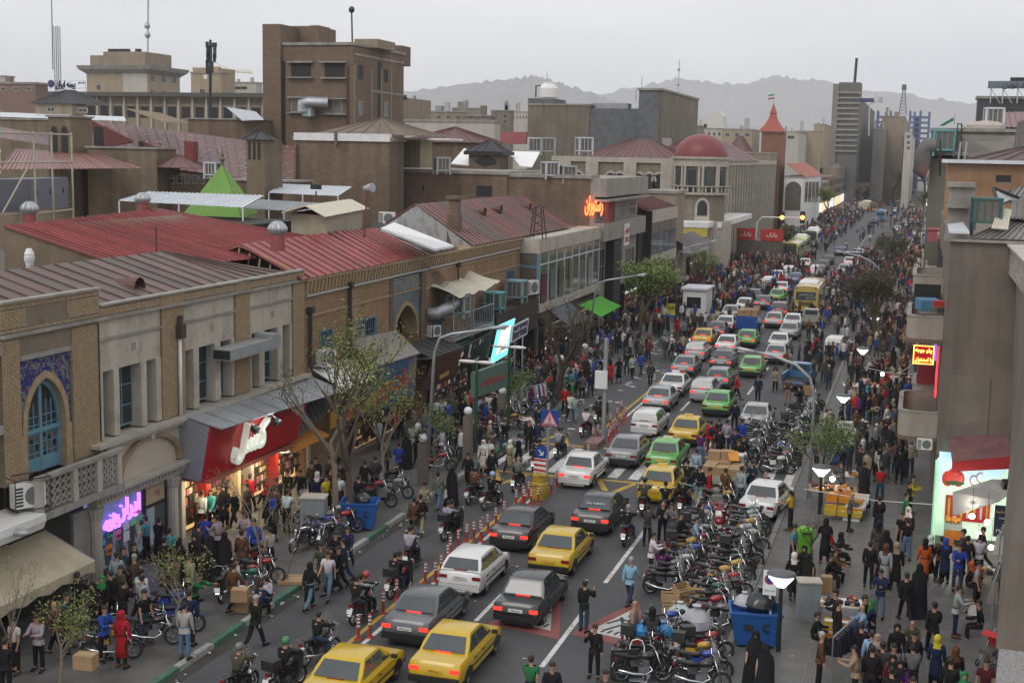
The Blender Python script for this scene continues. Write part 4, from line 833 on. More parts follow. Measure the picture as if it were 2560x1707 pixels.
for pts,z,nm in((((1128,408),(1172,412),(1185,378),(1160,371)),14.6,'white sheet roof sloping west of the brick hut'),(((1300,414),(1330,417),(1350,380),(1268,378)),14.9,'white sheet roof with yellow battens east of the brick hut')):
 q=MB();P=[PY(*p,124+(6 if k>1 else 0))for k,p in enumerate(pts)];q.ext(P,(0,0,-.1));single('white_sheet_roof',q,MATS['white_membrane'],nm,'roof')
 # ---- grey building with water tank
G=bld('grey_building','grey concrete and dark stone building with a white water tank and stair tower',M_olive,230,1320,1475,1475,264)
x0,x1,Y0,y1,zt=bx(G)
addbox(G,'stone_wall',M_greyb,1475,1600,230.2,244,271,0);addbox(G,'roof_block',M_greyb,1320,1386,230.1,238,246,zt);a,b,c=addbox(G,'stair_tower',M_greyb,1598,1650,229,244,226,0)
q=MB();q.box(b,b+.3,229.2,268,0,c);part('side_wall',q,M_olive,G);q=MB();q.box(a-.3,b+.5,228.7,268.3,c,c+.35);part('coping',q,M_conc,G)
for z_ in(0,-6,-12):q=MB();q.box(b+.3,b+.36,231,240,c-12+z_,c-8+z_);part('window',q,M_pale,G)
a,b,c=addbox(G,'glazed_roof',M_grysheet,1478,1570,233,236,258,zt-1)
p=PY(1364,243,231);wt=thing('water_tank','white ribbed water tank on the grey building roof','water tank',(p.x,233,p.z));q=MB();q.lathe((p.x,233,p.z),((1.75,0),(1.75,1.6),(1.5,2.0),(1.05,2.4),(1.05,2.65),(.4,2.7),(.1,2.75)),20);part('drum',q,M_white,wt,30);q=MB();q.tube([(p.x-2.1,232,p.z),(p.x-2.1,232,p.z+2),(p.x-1.4,232.5,p.z+2)],.15,6);part('pipe',q,M_black,wt)
for x,y0_,y1_ in((1368,205,182),(1605,223,193),(1590,255,225)):pole('thin rod antenna on the grey building, '+{1368:'above its water tank',1605:'on its stair tower',1590:'beside its stair tower'}[x],[(x,y0_),(x,y1_)],232,.07,M_steel)
pole('tall thin beaded aerial mast standing behind the grey building',[(1692,302),(1699,150)],300,.09,M_steel,knobs=((1697,174),(1695,211),(1694,240),(1692,276)))
# ---- dome corner building
D8=thing('domed_corner_building','grey brick corner building with a dark red dome and balustraded balcony','building',(-30,185,0))
cc=PY(1752,470,184.2);cxx,cyy=cc.x-.1,184.2
M_gbr=MT('grey_yellow_brick',(.27,.235,.18),.9,.25,.5,.4,streak=.3,brick=(.3,.1,.012))
def octa(r,z0,z1,nm,m,n=10,ph=.3,c=None):
 q=MB();c=c or(cxx,cyy);q.ext([(c[0]+r*math.cos(ph+k*2*math.pi/n),c[1]+r*math.sin(ph+k*2*math.pi/n),z0)for k in range(n)],(0,0,z1-z0));return part(nm,q,m,D8)
octa(4.6,0,7.2,'shop_storey',M_stone);octa(3.5,7.2,14.6,'drum_wall',M_gbr);octa(4.1,10.8,11.1,'balcony_slab',M_stone);octa(3.85,14.6,15.6,'entablature',M_stone);octa(4.15,15.6,15.9,'cornice',M_stone)
q=MB();q.lathe((cxx,cyy,15.8),[(3.75*math.cos(t*math.pi/16),3.2*math.sin(t*math.pi/16))for t in range(8)]+[(.1,3.22)],28);part('dome',q,MT('dark_red_dome',(.19,.035,.035),.45,.2,1.2),D8,40)
for k in range(26):
 a=-2.9+k*.21;q=MB();q.lathe((cxx+3.95*math.cos(a),cyy+3.95*math.sin(a),11.1),((.1,0),(.14,.3),(.07,.6),(.1,.8)),6);part('baluster',q,M_stone,D8)
q=MB()
for k in range(26):a=-2.9+k*.21;q.cbox((cxx+3.95*math.cos(a+.1),cyy+3.95*math.sin(a+.1),11.95),(.22,.86,.12),a+.1)
part('handrail',q,M_stone,D8)
for k,a in enumerate((-2.45,-1.75,-1.05,-.4)):
 q=MB();q.cbox((cxx+3.42*math.cos(a),cyy+3.42*math.sin(a),12.7),(.3,1.15,3.0),a);part('window',q,M_win,D8)
 for s in(-1,1):q=MB();aa=a+s*.28;q.cyl((cxx+3.62*math.cos(aa),cyy+3.62*math.sin(aa),11.1),(cxx+3.62*math.cos(aa),cyy+3.62*math.sin(aa),14.6),.18,n=8);part('column',q,M_stone,D8)
aa=-1.3;ar=arc(0,.95,8.9,10.0);ct,st_=math.cos(aa),math.sin(aa)
for r_,nm,m,pl in((3.5,'arch_surround',M_stone,[(-1.,7.3)]+arc(0,1.,9,10.5)+[(1.,7.3)]),(3.56,'arched_window',M_win,[(-.68,8.0)]+arc(0,.68,9,10.1)+[(.68,8.0)])):
 q=MB();q.ext([(cxx+r_*ct-y*st_,cyy+r_*st_+y*ct,z)for y,z in pl],(.08*ct,.08*st_,0));part(nm,q,m,D8)
q=MB();q.box(-34,-26.8,176,181.5,6.6,7.3);q.box(-34,-25.8,181,215,6.4,7.1);part('white_canopy',q,M_white,D8);q=MB();q.box(-33,-26.85,175.9,176,5.4,6.5);part('yellow_fascia',q,MT('yellow_fascia',(.5,.4,.08),.6),D8);q=MB();q.box(-33,-26.6,175.8,176.1,3.2,5.2);part('shutter',q,M_steel,D8)
# wing towards the west with pointed windows, and the street wing
xw0=PY(1380,400,186).x;q=MB();q.box(xw0,cxx-3.5,186,197,0,14.9);part('west_wing',q,M_gbr,D8);q=MB();q.box(xw0,cxx-4,185.7,197,14.9,15.6);part('frieze',q,M_stone,D8)
hip(D8,xw0+4.5,cxx-3,185.8,197.5,15.6,18.2,M_rroof,14,MAR)
for i,px in enumerate((1392,1445,1527,1550,1598,1624,1648)):
 c=PY(px,425,185.9);q=MB();q.ext([(y,185.85,z)for y,z in[(c.x-.8,9.8)]+arc(c.x,.8,12.3,13.4)+[(c.x+.8,9.8)]],(0,.1,0));part('arched_window',q,M_win,D8);q=MB();rr1,rr2=arc(c.x,1.05,12.3,13.75),arc(c.x,.8,12.3,13.4)
 for k in range(len(rr1)-1):q.hexa([(rr1[k][0],185.75,rr1[k][1]),(rr1[k+1][0],185.75,rr1[k+1][1]),(rr2[k+1][0],185.75,rr2[k+1][1]),(rr2[k][0],185.75,rr2[k][1]),(rr1[k][0],185.95,rr1[k][1]),(rr1[k+1][0],185.95,rr1[k+1][1]),(rr2[k+1][0],185.95,rr2[k+1][1]),(rr2[k][0],185.95,rr2[k][1])])
 part('arch_surround',q,M_stone,D8)
for px in(1412,1480,1575,1668):c=PY(px,425,185.6);q=MB();q.box(c.x-.9,c.x+.9,185.4,186,0,15);part('pilaster',q,M_stone,D8)
q=MB();q.box(-38,XF-1.5,190,282,0,14.6);part('street_wing',q,M_gbr,D8);q=MB();q.box(-38,XF-1.2,190,282,14.6,15.3);part('frieze',q,M_stone,D8)
for i in range(25):
 y=193+i*3.5;q=MB();q.ext([(XF-1.48,a,b)for a,b in[(y-.6,8)]+arc(y,.6,10.6,11.6)+[(y+.6,8)]],(.06,0,0));part('arched_window',q,M_win,D8);q=MB();q.box(XF-1.5,XF-1.25,y+1.4,y+2.0,0,14.6);part('pilaster',q,M_stone,D8)
 q=MB();q.box(XF-1.49,XF-1.42,y-.5,y+.5,12.2,13.8);part('window',q,M_win,D8)
hip(D8,-40,-29,196,250,15.3,18.6,M_rroof,10,MAR)
# ---- street buildings C, D, E
Cx=-26.62
C=thing('glass_showroom','first floor glass showroom with a pale concrete cornice and ledge','building',(XF,104,0))
q=MB();q.box(-36,Cx-.3,94,113.2,0,9.0);part('core',q,M_dark,C)
q=MB();q.box(-36,Cx,93.95,113.3,8.65,9.75);q.box(-36,Cx+.1,93.9,113.4,4.25,4.85);part('concrete_band',q,M_stone,C)
for i in range(24):q=MB();q.box(Cx,Cx+.05,94.05+i*.81,94.8+i*.81,8.7,9.7);part('cornice_panel',q,M_stone,C)
for i in range(8):
 y=94.3+i*2.37
 for(z0,z1)in((4.95,7.75),(7.85,8.6)):q=MB();q.box(Cx-.12,Cx-.06,y,y+2.27,z0,z1);part('pane',q,MT('showroom_glass',(.07,.12,.11),.08,.5,.35,spec=.7,rust=((.16,.19,.12),.5,.4)),C)
q=MB()
for i in range(9):q.box(Cx-.15,Cx,94.2+i*2.37,94.3+i*2.37,4.85,8.65)
q.box(Cx-.14,Cx-.01,94,113.2,7.75,7.85);part('window_frame',q,M_zinc,C)
q=MB();q.box(XF+.05,Cx-.1,93.9,94,4.9,8.6);part('side_window',q,M_pane,C);q=MB();q.box(XF,Cx,93.85,93.98,7.6,7.75);q.box(Cx-.15,Cx+.02,93.82,94,4.85,8.65);part('side_frame',q,M_blue,C)
for i,(y,z,c)in enumerate(((95.5,5.4,(.3,.02,.03)),(98,5.6,(.35,.5,.5)),(100.5,5.5,(.2,.2,.1)),(103.5,5.8,(.3,.28,.1)),(107,5.5,(.1,.15,.05)),(110,5.6,(.5,.5,.5)))):
 q=MB();q.cbox((Cx-.02,y,z+.6),(.03,1.5,2.2));o=part('window_display',q,M_objg,C,color=tuple(k*.35 for k in c))
tw=thing('roof_lattice','small black lattice tower on the glass showroom roof','lattice tower',PX(1345,597,Cx-.3));b_=PX(1345,597,Cx-.4);q=MB()
for sx in(-.5,.5):
 for sy in(-.5,.5):q.tube([b_+V((sx,sy,0)),b_+V((sx*.5,sy*.5,2.4))],.05,4)
for k in range(4):z=.3+k*.6;q.tube([b_+V((-.45,-.45,z)),b_+V((.4,-.4,z+.5))],.03,4);q.tube([b_+V((.45,-.45,z)),b_+V((-.4,-.4,z+.5))],.03,4)
part('lattice',q,M_black,tw)
DD=thing('concrete_flats','worn grey concrete flats with a barred balcony and red neon on the side','building',(XF,121,0))
q=MB();q.box(-36,-27.2,113.3,131.5,0,13.9);part('wall',q,M_conc,DD);q=MB();q.box(-27.2,-26.3,113.3,131.5,8.4,10.0);q.box(-27.3,-25.9,113.2,131.6,11.9,12.1);q.box(-27.2,-26.2,113.3,131.5,12.3,13.9);part('balcony_front',q,M_conc,DD)
q=MB();q.box(-27.22,-26.4,118,121,0,8.2);part('passage',q,M_dark,DD)
for(y0,y1,z0,z1)in((114,117,10.1,11.8),(118,121,10.1,11.8),(123,126,10.1,11.8),(127,130.5,10.1,11.8),(114,117.5,4.4,7.6),(122,125,4,7),(126.5,130.5,4,7)):window(DD,-27.15,y0,y1,z0,z1,3,2,M_steel,M_win)
q=MB()
for i in range(12):q.tube([(-26.3,113.5+i*.35,10),(-26.3,113.5+i*.35,12)],.04,4)
part('red_bars',q,MT('red_bars',(.25,.06,.06),.7),DD)
p=PY(1486,512,113.1);n_=thing('neon_sign','glowing red and orange neon script on the grey concrete wall','neon sign',p);M_redneon=glow('red_neon',(1,.12,.03),5);write('رستوران',n_,p+V((0,-.1,0)),(1,0,0),(0,0,1),1.7,M_redneon,.05,.03,1.6)
t,n,c,r_,u_=board('round_sign','white and dark red square shop sign on the concrete flats',[(-26.25,121.5,9.6),(-26.25,123.6,9.6),(-26.25,123.6,7.6),(-26.25,121.5,7.6)],M_white);write('فروش',t,c+V((.02,0,.45)),r_,u_,.8,M_rw,.01,.02,1.7);write('کالا',t,c+V((.02,0,-.5)),r_,u_,.7,M_rw,.01,.02,1.6)
EE=thing('curtain_wall_shop','shop with a white upper band over a dark curtain wall and low red roof','building',(XF,141,0))
q=MB();q.box(-36,-27,131.6,151,0,10.2);part('core',q,M_dark,EE);q=MB();q.box(-27,-26.2,134.6,149,9.1,10.35);q.box(-27,-26.2,134.6,149,4.6,5.7);part('white_band',q,M_stone,EE)
q=MB();q.box(-36,-26.25,134.4,134.6,0,10.3);part('side_wall',q,M_black,EE)
for i in range(4):q=MB();q.box(-26.5,-26.3,134.9+i*3.55,138.2+i*3.55,5.75,7.9);part('pane',q,MT('reflecting_glass',(.1,.12,.14),.06,.5,.4),EE);q=MB();q.box(-26.45,-26.28,134.9+i*3.55,138.3+i*3.55,7.95,9.05);part('dark_panel',q,MT('dark_panel',(.07,.07,.075),.4),EE)
roofpanels(EE,((-26.3,132,10.4),(-26.3,149,10.4),(-36,152,13.6),(-36,134,13.6)),18,M_rroof,.08,cols=MAR)
FF=bld('brown_shop_house','narrow brown brick shop house with tall arched windows before the domed corner',M_tan,151.5,1610,1690,1712,484,parapet=.3);x0,x1,Y0,y1,zt=bx(FF)
# ---- shop light and awnings under these buildings
for i,(y0,y1,c,s)in enumerate(((84,93,(1,.9,.7),1.0),(95,104,(1,.95,.85),1.3),(105,112,(1,.8,.5),.8),(123,131,(.9,1,.9),.8),(136,149,(1,.95,.9),.9),(160,172,(1,.9,.7),.9),(63,69.5,(1,.85,.6),.8),(75,82,(1,.95,.85),.9))):
 x=XF+.2 if y0<94 else-26.5;t=thing('lit_shop','lit shop front '+('beside the blue board','with white light under the glass showroom','with amber light under the glass showroom','under the worn concrete flats','below the curtain wall','before the domed corner','below the painted billboard','below the black shoe sign')[i],'shop',(x,(y0+y1)/2,0))
 q=MB();q.box(x-.25,x-.2,y0,y1,.2,3.2);part('glowing_wall',q,glow('shop_wall_glow_%s'%'abcdefgh'[i],c,s*.55),t);q=MB();q.box(x-.3,x+.15,y0-.3,y0,0,3.4);q.box(x-.3,x+.15,y1,y1+.3,0,3.4);q.box(x-.3,x+.2,y0-.3,y1+.3,3.2,3.9);part('shop_frame',q,M_black,t)  # shop light is put into the back wall as emission
 goods(t,x-.18,y0+.05,y1-.05,.3)
for(nm,lab,quad,c)in(('awning','bright green fabric awning below the glass showroom',[(-26.6,105,3.9),(-26.6,112.5,3.9),(-24.4,112.5,3.0),(-24.4,105,2.9)],(.08,.42,.03)),('awning','dark grey drop awning under the showroom ledge',[(-26.6,97,4.2),(-26.6,103,4.2),(-25,103,3.0),(-25,97,3.0)],(.1,.11,.13)),('awning','striped red and black awning before the domed corner',[(-27.5,153,6.6),(-27.5,168,6.6),(-24.8,167,5.2),(-24.8,153,5.2)],(.12,.1,.1))):
 awn(nm,lab,quad,MT(lab[:12],c,.8))
 # ---- white house, spire, and other houses up the street
Wh=bld('white_house','white plastered house with a tall arched window and orange red roof',M_white,300,1962,2008,2052,444,sw=[(2013+i*9,455,2018+i*9,505)for i in range(4)]);x0,x1,Y0,y1,zt=bx(Wh);roofpanels(Wh,((x1+.5,Y0,zt),(x1+.5,y1,zt),(x0,y1,zt+3),(x0,Y0,zt+3)),10,M_rroof,.1,cols=((.42,.12,.07),))
c=PY(1983,480,299.9);q=MB();q.ext([(y,299.85,z)for y,z in[(c.x-1.7,c.z-4)]+arc(c.x,1.7,c.z+.5,c.z+2.3)+[(c.x+1.7,c.z-4)]],(0,.1,0));part('arched_window',q,M_pane,Wh)
Sp=bld('spire_tower','red brick tower with a flared red spire and a small flag',M_rbrick,300,1904,1953,1966,332,parapet=.3);x0,x1,Y0,y1,zt=bx(Sp);cx_,cy_=(x0+x1)/2,Y0+2.3;y1=Y0+4.6
q=MB();q.rings([[(cx_+r_*a,cy_+r_*b,zt+z)for a,b in((-1,-1),(1,-1),(1,1),(-1,1))]for r_,z in((2.9,.2),(1.7,1.6),(.95,3.0),(.6,4.1),(.75,4.2),(.05,6.4))]);part('spire',q,MT('red_spire_sheet',(.33,.07,.05),.6),Sp)
fl=thing('flag','small green white and red flag on the red spire','flag',(cx_,cy_,zt+6.4));q=MB();q.tube([(cx_,cy_,zt+6.3),(cx_,cy_,zt+8.4)],.06,5);part('pole',q,M_steel,fl)
for k,cname in enumerate(((.3,.02,.03),(.7,.7,.7),(.02,.25,.08))):q=MB();q.hexa([(cx_-1.3,cy_,zt+7.2+k*.35),(cx_,cy_,zt+7.4+k*.35),(cx_,cy_+.04,zt+7.4+k*.35),(cx_-1.3,cy_+.04,zt+7.2+k*.35),(cx_-1.3,cy_,zt+7.54+k*.35),(cx_,cy_,zt+7.74+k*.35),(cx_,cy_+.04,zt+7.74+k*.35),(cx_-1.3,cy_+.04,zt+7.54+k*.35)]);part('stripe',q,M_obj,fl,color=cname)
Sh=bld('tiled_roof_house','brown house with hipped dark red roofs between the dome and the spire',M_tan,284,1815,1925,1925,384);x0,x1,Y0,y1,zt=bx(Sh);hip(Sh,x0,x1-5,Y0,Y0+14,zt,zt+3.6,M_rroof,8,MAR)
# ---- far skyline
M_far=MT('far_concrete',(.22,.205,.18),.9,.2,.1,streak=.3)
H=bld('concrete_tower','tall grey concrete office tower with projecting floor slabs',MT('grey_tower_concrete',(.15,.14,.125),.9,.2,.15),520,2100,2149,2190,246,parapet=.3);x0,x1,Y0,y1,zt=bx(H)
p=PY(2098,206,520);s=PY(2152,206,520);q=MB();q.box(p.x,s.x,520.4,534,0,p.z);part('core_tower',q,MATS['grey_tower_concrete'],H);q=MB();q.box(PY(2083,210,519).x,p.x+.1,519.5,534,0,p.z-.6);part('side_wall',q,M_far,H)
for i in range(12):z=PY(2120,232+i*13.3,520).z;q=MB();q.box(p.x-.3,s.x+(x1-s.x if i>2 else.3),519.2,520,z-.3,z+.3);part('floor_slab',q,M_conc,H)
pole('thick black chimney pole on the concrete tower',[(2137,206),(2142,146)],525,.55,M_black,'pole','roof_pole')
q=MB();s2=PY(2149,246,520);q.box(s2.x,s2.x+5.3,519.5,519.9,PY(2150,256,520).z,s2.z);part('blue_sign',q,MT('navy_sign',(.03,.04,.12),.6),H)
cr_=thing('tower_crane','grey tower crane jib beside the concrete tower','crane',PY(2175,330,505));q=MB();q.tube([PY(2172,340,505),PY(2174,262,505)],.35,4);q.tube([PY(2174,262,505),PY(2206,248,505)],.3,4);q.tube([PY(2189,236,505),PY(2190,250,505)],.2,4);q.cbox(PY(2202,250,505),(1.5,1.5,2));part('jib',q,M_steel,cr_)
BF=thing('steel_frame','unfinished blue steel frame of a tall building','building frame',PY(2290,370,700));M_bst=MT('blue_steel',(.08,.12,.25),.7,.1,1);ps=[PY(x,277+(3 if i%2 else 0),700)for i,x in enumerate((2195,2215,2227,2239,2276,2287,2302,2324))]
for p in ps:
 q=MB();q.cbox((p.x,700,p.z/2),(1.1,1.1,p.z));part('column',q,M_bst,BF)
 q=MB();q.cbox((p.x,709,p.z/2),(1.1,1.1,p.z-1));part('column',q,M_bst,BF)
for i in range(13):
 z=ps[0].z-3-i*2.6
 for a,b in((0,3),(4,7)):q=MB();q.box(ps[a].x,ps[b].x,699.5,700.5,z-.45,z+.45);q.box(ps[a].x,ps[b].x,708.5,709.5,z-.45,z+.45);part('beam',q,M_bst,BF)
q=MB();q.box(ps[5].x,ps[6].x,701,708,0,ps[5].z-2);q.box(ps[1].x,ps[2].x,701,708,0,ps[1].z-4);part('lift_shaft',q,MT('blue_grey_shaft',(.11,.13,.2),.8),BF)
LT=thing('lattice_tower','slender steel lattice tower in front of the blue steel frame','lattice tower',PY(2258,290,600));q=MB();bs=[PY(x,288,600)+V((0,d,0))for x,d in((2247,0),(2266,0),(2266,3),(2247,3))];ts=[PY(x,225,600)+V((0,d,0))for x,d in((2257,0),(2263,0),(2263,1),(2257,1))]
for i in range(4):
 q.tube([bs[i],ts[i]],.22,4)
 for k in range(8):q.tube([bs[i].lerp(ts[i],k/8),bs[(i+1)%4].lerp(ts[(i+1)%4],(k+1)/8)],.12,4)
q.cyl(PY(2260,225,600),PY(2261,212,600),1.1,.9,6);part('lattice',q,MT('dark_steel',(.1,.1,.11),.6),LT)
FAR=[('office_building','beige stepped office block under the lattice tower',M_tan,560,2205,2262,2275,292,3,0),('apartment_block','grey apartment block before the blue steel frame',M_far,540,2184,2216,2240,324,0,0),('apartment_block','pale narrow apartment block near the far street trees',M_pale,470,2262,2280,2290,330,1,3),('apartment_block','pale cream block left of the concrete tower',M_beige,460,2035,2062,2085,312,0,0),('house','white house with a black flat canopy on its roof',M_pale,400,1958,1996,2052,331,1,1),('apartment_block','blank beige block beside the cream block',M_beige,430,1990,2052,2055,330,0,0),('office_building','far pale office block behind the dome',M_pale,420,1740,1805,1880,323,5,1),('office_building','far beige block with a row of square windows behind the dome',M_beige,400,1806,1880,1900,325,3,1),('apartment_block','beige roof block at the foot of the aerial mast',M_beige,330,1682,1713,1720,304,1,1),('apartment_block','dull far block between the mast and the white wedge',M_far,380,1714,1745,1760,315,0,0),('office_building','grey flat roofed office far beyond the brick tower',M_far,420,1130,1210,1212,272,5,0),('apartment_block','grey brown block with ducts right of the brick tower',M_concd,210,1012,1052,1056,259,0,0),('apartment_block','low cluttered roof block beyond the brick tower',M_tan,300,1060,1158,1160,281,4,1),('apartment_block','dark green grey block with paired windows',M_concd,330,1228,1275,1285,278,2,2),('office_building','far white block with a strip of windows beside the grey building',M_pale,420,1281,1320,1322,281,5,1),('apartment_block','dark roofed block behind the long cream wall',M_concd,260,1158,1228,1230,291,2,1),('apartment_block','cream blank block beside the beige office',M_pale,300,563,640,656,208,1,1),('office_building','brown brick office with white windows at the edge of the view',MT('red_brown_panel',(.22,.15,.12),.9,.2,.4),170,-40,88,90,210,4,1),('apartment_block','white roofed block at the far edge of the view',M_pale,240,-60,12,36,192,1,1)]
for nm,lb,m,Y,l,c,r,yt,nx_,nz_ in FAR:
 fw=[(l+(c-l)*(i+.28)/nx_,yt+8+k*14,l+(c-l)*(i+.72)/nx_,yt+17+k*14)for i in range(nx_)for k in range(nz_)]if nx_ else()
 t=bld(nm,lb,m,Y,l,c,r,yt,fw);x0,x1,Y0,y1,zt=bx(t)
 for k in range(R.randrange(1,4)):q=MB();w_=(x1-x0)*R.uniform(.06,.2);a=R.uniform(x0,x1-w_);q.box(a,a+w_,Y0+2,Y0+2+w_,zt,zt+R.uniform(.8,2.6)*Y/300);part('roof_box',q,R.choice((m,M_steel,M_conc)),t)
az=thing('white_wedge_monument','great white sloping wedge shaped wall on the far skyline','monument',PY(1780,330,1200));q=MB();P=[PY(x,y,1200)for x,y in((1715,322),(1795,276),(1806,290),(1810,330),(1715,330))];q.ext(P,(0,25,0));part('wall',q,MT('white_stone',(.6,.57,.5),.9),az)
# beige office with wide eaves
O=bld('beige_office','beige office block with wide concrete eaves and black roof tanks',M_beige,260,216,368,449,172,((241,212,252,226),(309,221,319,237),(326,222,363,239)),[(376+i*27,187+k*38+i*2,387+i*27,206+k*37+i*2)for i in range(3)for k in range(2)],parapet=0);x0,x1,Y0,y1,zt=bx(O)
q=MB();q.rings([[(x0-k,Y0-k,z),(x1+k,Y0-k,z),(x1+k,y1+k,z),(x0-k,y1+k,z)]for k,z in((0,zt-1.2),(1.3,zt-.2),(1.6,zt+.6))]);part('eaves',q,M_conc,O)
a,b,c=addbox(O,'penthouse',M_tan,258,362,264,275,130,zt);addbox(O,'penthouse',M_tan,225,259,266,274,139,zt)
for px in(278,290,304,318,346):p=PY(px,129,268);q=MB();q.cyl((p.x,268,c),(p.x,268,c+.9),.75,n=10);part('tank',q,M_black,O)
q=MB();p=PY(308,172,259.9);q.box(p.x,x1,259.85,260,zt-9,zt-.6);part('pale_wall',q,M_pale,O)
p=PY(560,165,240);O2=bld('beige_house','beige block with a stepped top beside the phone mast',M_beige,240,477,552,560,183,((499,222,513,236),(539,226,543,244)));addbox(O2,'roof_block',M_beige,482,545,243,250,170,20)
Lg=bld('long_market_hall','long low beige hall with a clerestory grille under a dark roof edge',M_tan,200,95,1000,1000,243,parapet=0);x0,x1,Y0,y1,zt=bx(Lg)
q=MB();q.box(x0,x1,Y0-1.2,Y0+3,zt-.3,zt+.4);part('roof_edge',q,MT('dark_roof_edge',(.1,.095,.085),.9),Lg)
for i in range(16):
 a=x0+4+i*2.62
 q=MB();q.box(a,a+.35,Y0-.3,Y0,10,zt);part('pier',q,M_stone,Lg);q=MB();q.box(a+.6,a+2.2,Y0-.03,Y0,zt-3.8,zt-1.9);part('opening',q,M_dark,Lg);q=MB()
 for k in range(9):q.box(a+.5+k*.22,a+.6+k*.22,Y0-.06,Y0-.02,zt-1.5,zt-.6)
 part('grille',q,M_concd,Lg)
sgn=thing('rooftop_sign','navy blue Persian letters on a rooftop frame beside the lattice mast','sign',PY(165,225,198));nav=MT('navy_letters',(.02,.015,.12),.5);c=PY(164,212,198);write('بیمه ایران',sgn,c,(1,0,0),(0,0,1),1.5,nav,.1,.03,3.9);write('شرکت سهامی',sgn,PY(203,207,198),(1,0,0),(0,0,1),.5,nav,.05,.01,1.3)
q=MB();c2=PY(128,210,198);q.cyl(c2+V((0,.05,0)),c2-V((0,.1,0)),.65,n=16);part('emblem',q,MT('navy_emblem',(.05,.04,.12),.6),sgn);q=MB();q.tube([PY(125,221,198),PY(215,221,198)],.05,4);q.tube([PY(125,203,198),PY(215,203,198)],.03,4)
for px in(125,140,177,214):q.tube([PY(px,235,198),PY(px,203,198)],.05,4)
part('frame',q,M_steel,sgn)
ml=thing('lattice_mast','tall square lattice mast with a long black pole beside the roof sign','antenna mast',PY(142,235,196));q=MB();B4=[PY(x,235,196)+V((0,d,0))for x,d in((138,0),(148,0),(148,.6),(138,.6))];T4=[PY(x,66,196)+V((0,d,0))for x,d in((134,0),(144,0),(144,.6),(134,.6))]
for i in range(4):
 q.tube([B4[i],T4[i]],.05,4)
 for k in range(22):q.tube([B4[i].lerp(T4[i],k/22),B4[(i+1)%4].lerp(T4[(i+1)%4],(k+1)/22)],.025,3)
part('lattice',q,M_black,ml);q=MB();q.tube([PY(132.5,175,196),PY(130,60,196),PY(128,-40,196)],[.09,.09,.06],5);part('pole',q,M_black,ml)
pole('very tall white guyed mast behind the beige office',[(369,160),(371,-60)],300,.22,M_steel,knobs=((368,65),(369,88)))
ph=pole('black phone mast crowded with antenna panels and dishes',[(524,300),(526,100)],150,.16,M_black)
for(x,y,w_,h_)in((518,112,.22,.5),(520,128,.25,.9),(520,145,.25,.9),(536,113,.4,.4),(537,133,.22,1.0),(536,146,.2,.7),(518,168,.2,1.2),(530,168,.2,1.0),(515,193,.35,.35)):q=MB();q.cbox(PY(x,y,150),(w_*1.4,.3,h_*1.4));part('antenna_panel',q,M_black if y<190 else M_white,ph)
q=MB();q.tube([PY(520,118,150),PY(537,118,150)],.06,4);q.tube([PY(530,112,150),PY(528,290,150)],.05,4);part('ladder',q,M_black,ph)
cr2=thing('tower_crane','yellow tower crane jib beyond the phone mast','crane',PY(545,185,420));q=MB();a,b=PY(480,174,420),PY(632,184,420)
for k in range(18):q.tube([a.lerp(b,k/18),a.lerp(b,(k+.5)/18)+V((0,0,1.1)),a.lerp(b,(k+1)/18)],.1,3)
q.tube([a,b],.15,4);q.cbox(PY(537,176,420),(4,1.5,2.4));q.tube([PY(533,154,420),PY(580,178,420)],.08,3);part('jib',q,MT('crane_yellow',(.5,.3,.05),.6),cr2)
# ---- old roofs at the left
def roofthing(label,pts,n,cols,m=M_rroof,rib=.08,name='old_roof',walls=None):
 P=[PY(*p)for p in pts];t=thing(name,label,'roof',sum(P,V())/4-V((0,0,2)));roofpanels(t,P,n,m,rib,cols=cols)
 if walls:q=MB();q.hexa([(p.x,p.y+.2,walls)for p in P]+[(p.x,p.y+.2,p.z-.1)for p in P]);part('wall',q,M_mud,t)
 return t,P
mr,P=roofthing('long maroon seamed roof with dark dormers below the market hall',[(250,400,103),(735,462,104.5),(735,366,122),(190,297,118)],22,MAR,walls=6)
for k in range(110):pass
sp=MB()
for k in range(150):a,b=R.random(),R.uniform(.05,.95);c=P[0].lerp(P[1],a).lerp(P[3].lerp(P[2],a),b);sp.cbox(c+V((0,0,.06)),(.16,.2,.05),R.random()*3)
part('bird_droppings',sp,M_white,mr,kind='stuff')
for(x,y,Y,s)in((262,340,108,1.),(205,312,114,1.),(360,366,104,.5)):c=PY(x,y,Y);q=MB();q.hexa([c+V(p)*s for p in((-.1,-1.6,-.9),(1.0,-1.5,-1.1),(2.8,.2,-.6),(.1,.2,0),(-.1,-1.6,.9),(.9,-1.6,.9),(2.9,.2,-.4),(.1,.2,.9))]);part('dormer',q,MT('dormer_sheet',(.17,.05,.05),.7),mr);q=MB();q.hexa([c+V(p)*s for p in((-.05,-1.65,-.85),(.9,-1.62,-.9),(.9,-1.6,-.9),(-.05,-1.6,-.85),(-.05,-1.65,.8),(.85,-1.65,.8),(.85,-1.6,.8),(-.05,-1.6,.8))]);part('dormer_opening',q,M_dark,mr)
for(x,y,Y)in((478,378,108),(680,398,112)):c=PY(x,y,Y);q=MB();q.cbox(c,(.9,.9,1.7));part('chimney',q,MT('rusty_red_sheet',(.2,.05,.04),.8,.4,2),mr)
roofthing('faded pink ribbed roof beside the corrugated canopy',[(0,424,82),(352,420,84),(255,388,97),(40,372,97)],30,((.26,.12,.11),(.3,.15,.13)))
roofthing('old grey red ribbed roof with peeling sheets at the view edge',[(0,345,100),(215,378,100),(160,345,118),(0,318,118)],22,OLD)
roofthing('long white metal sheet roof below the slate roof',[(0,292,140),(316,303,140),(310,292,150),(0,281,150)],20,None,M_zinc,.04)
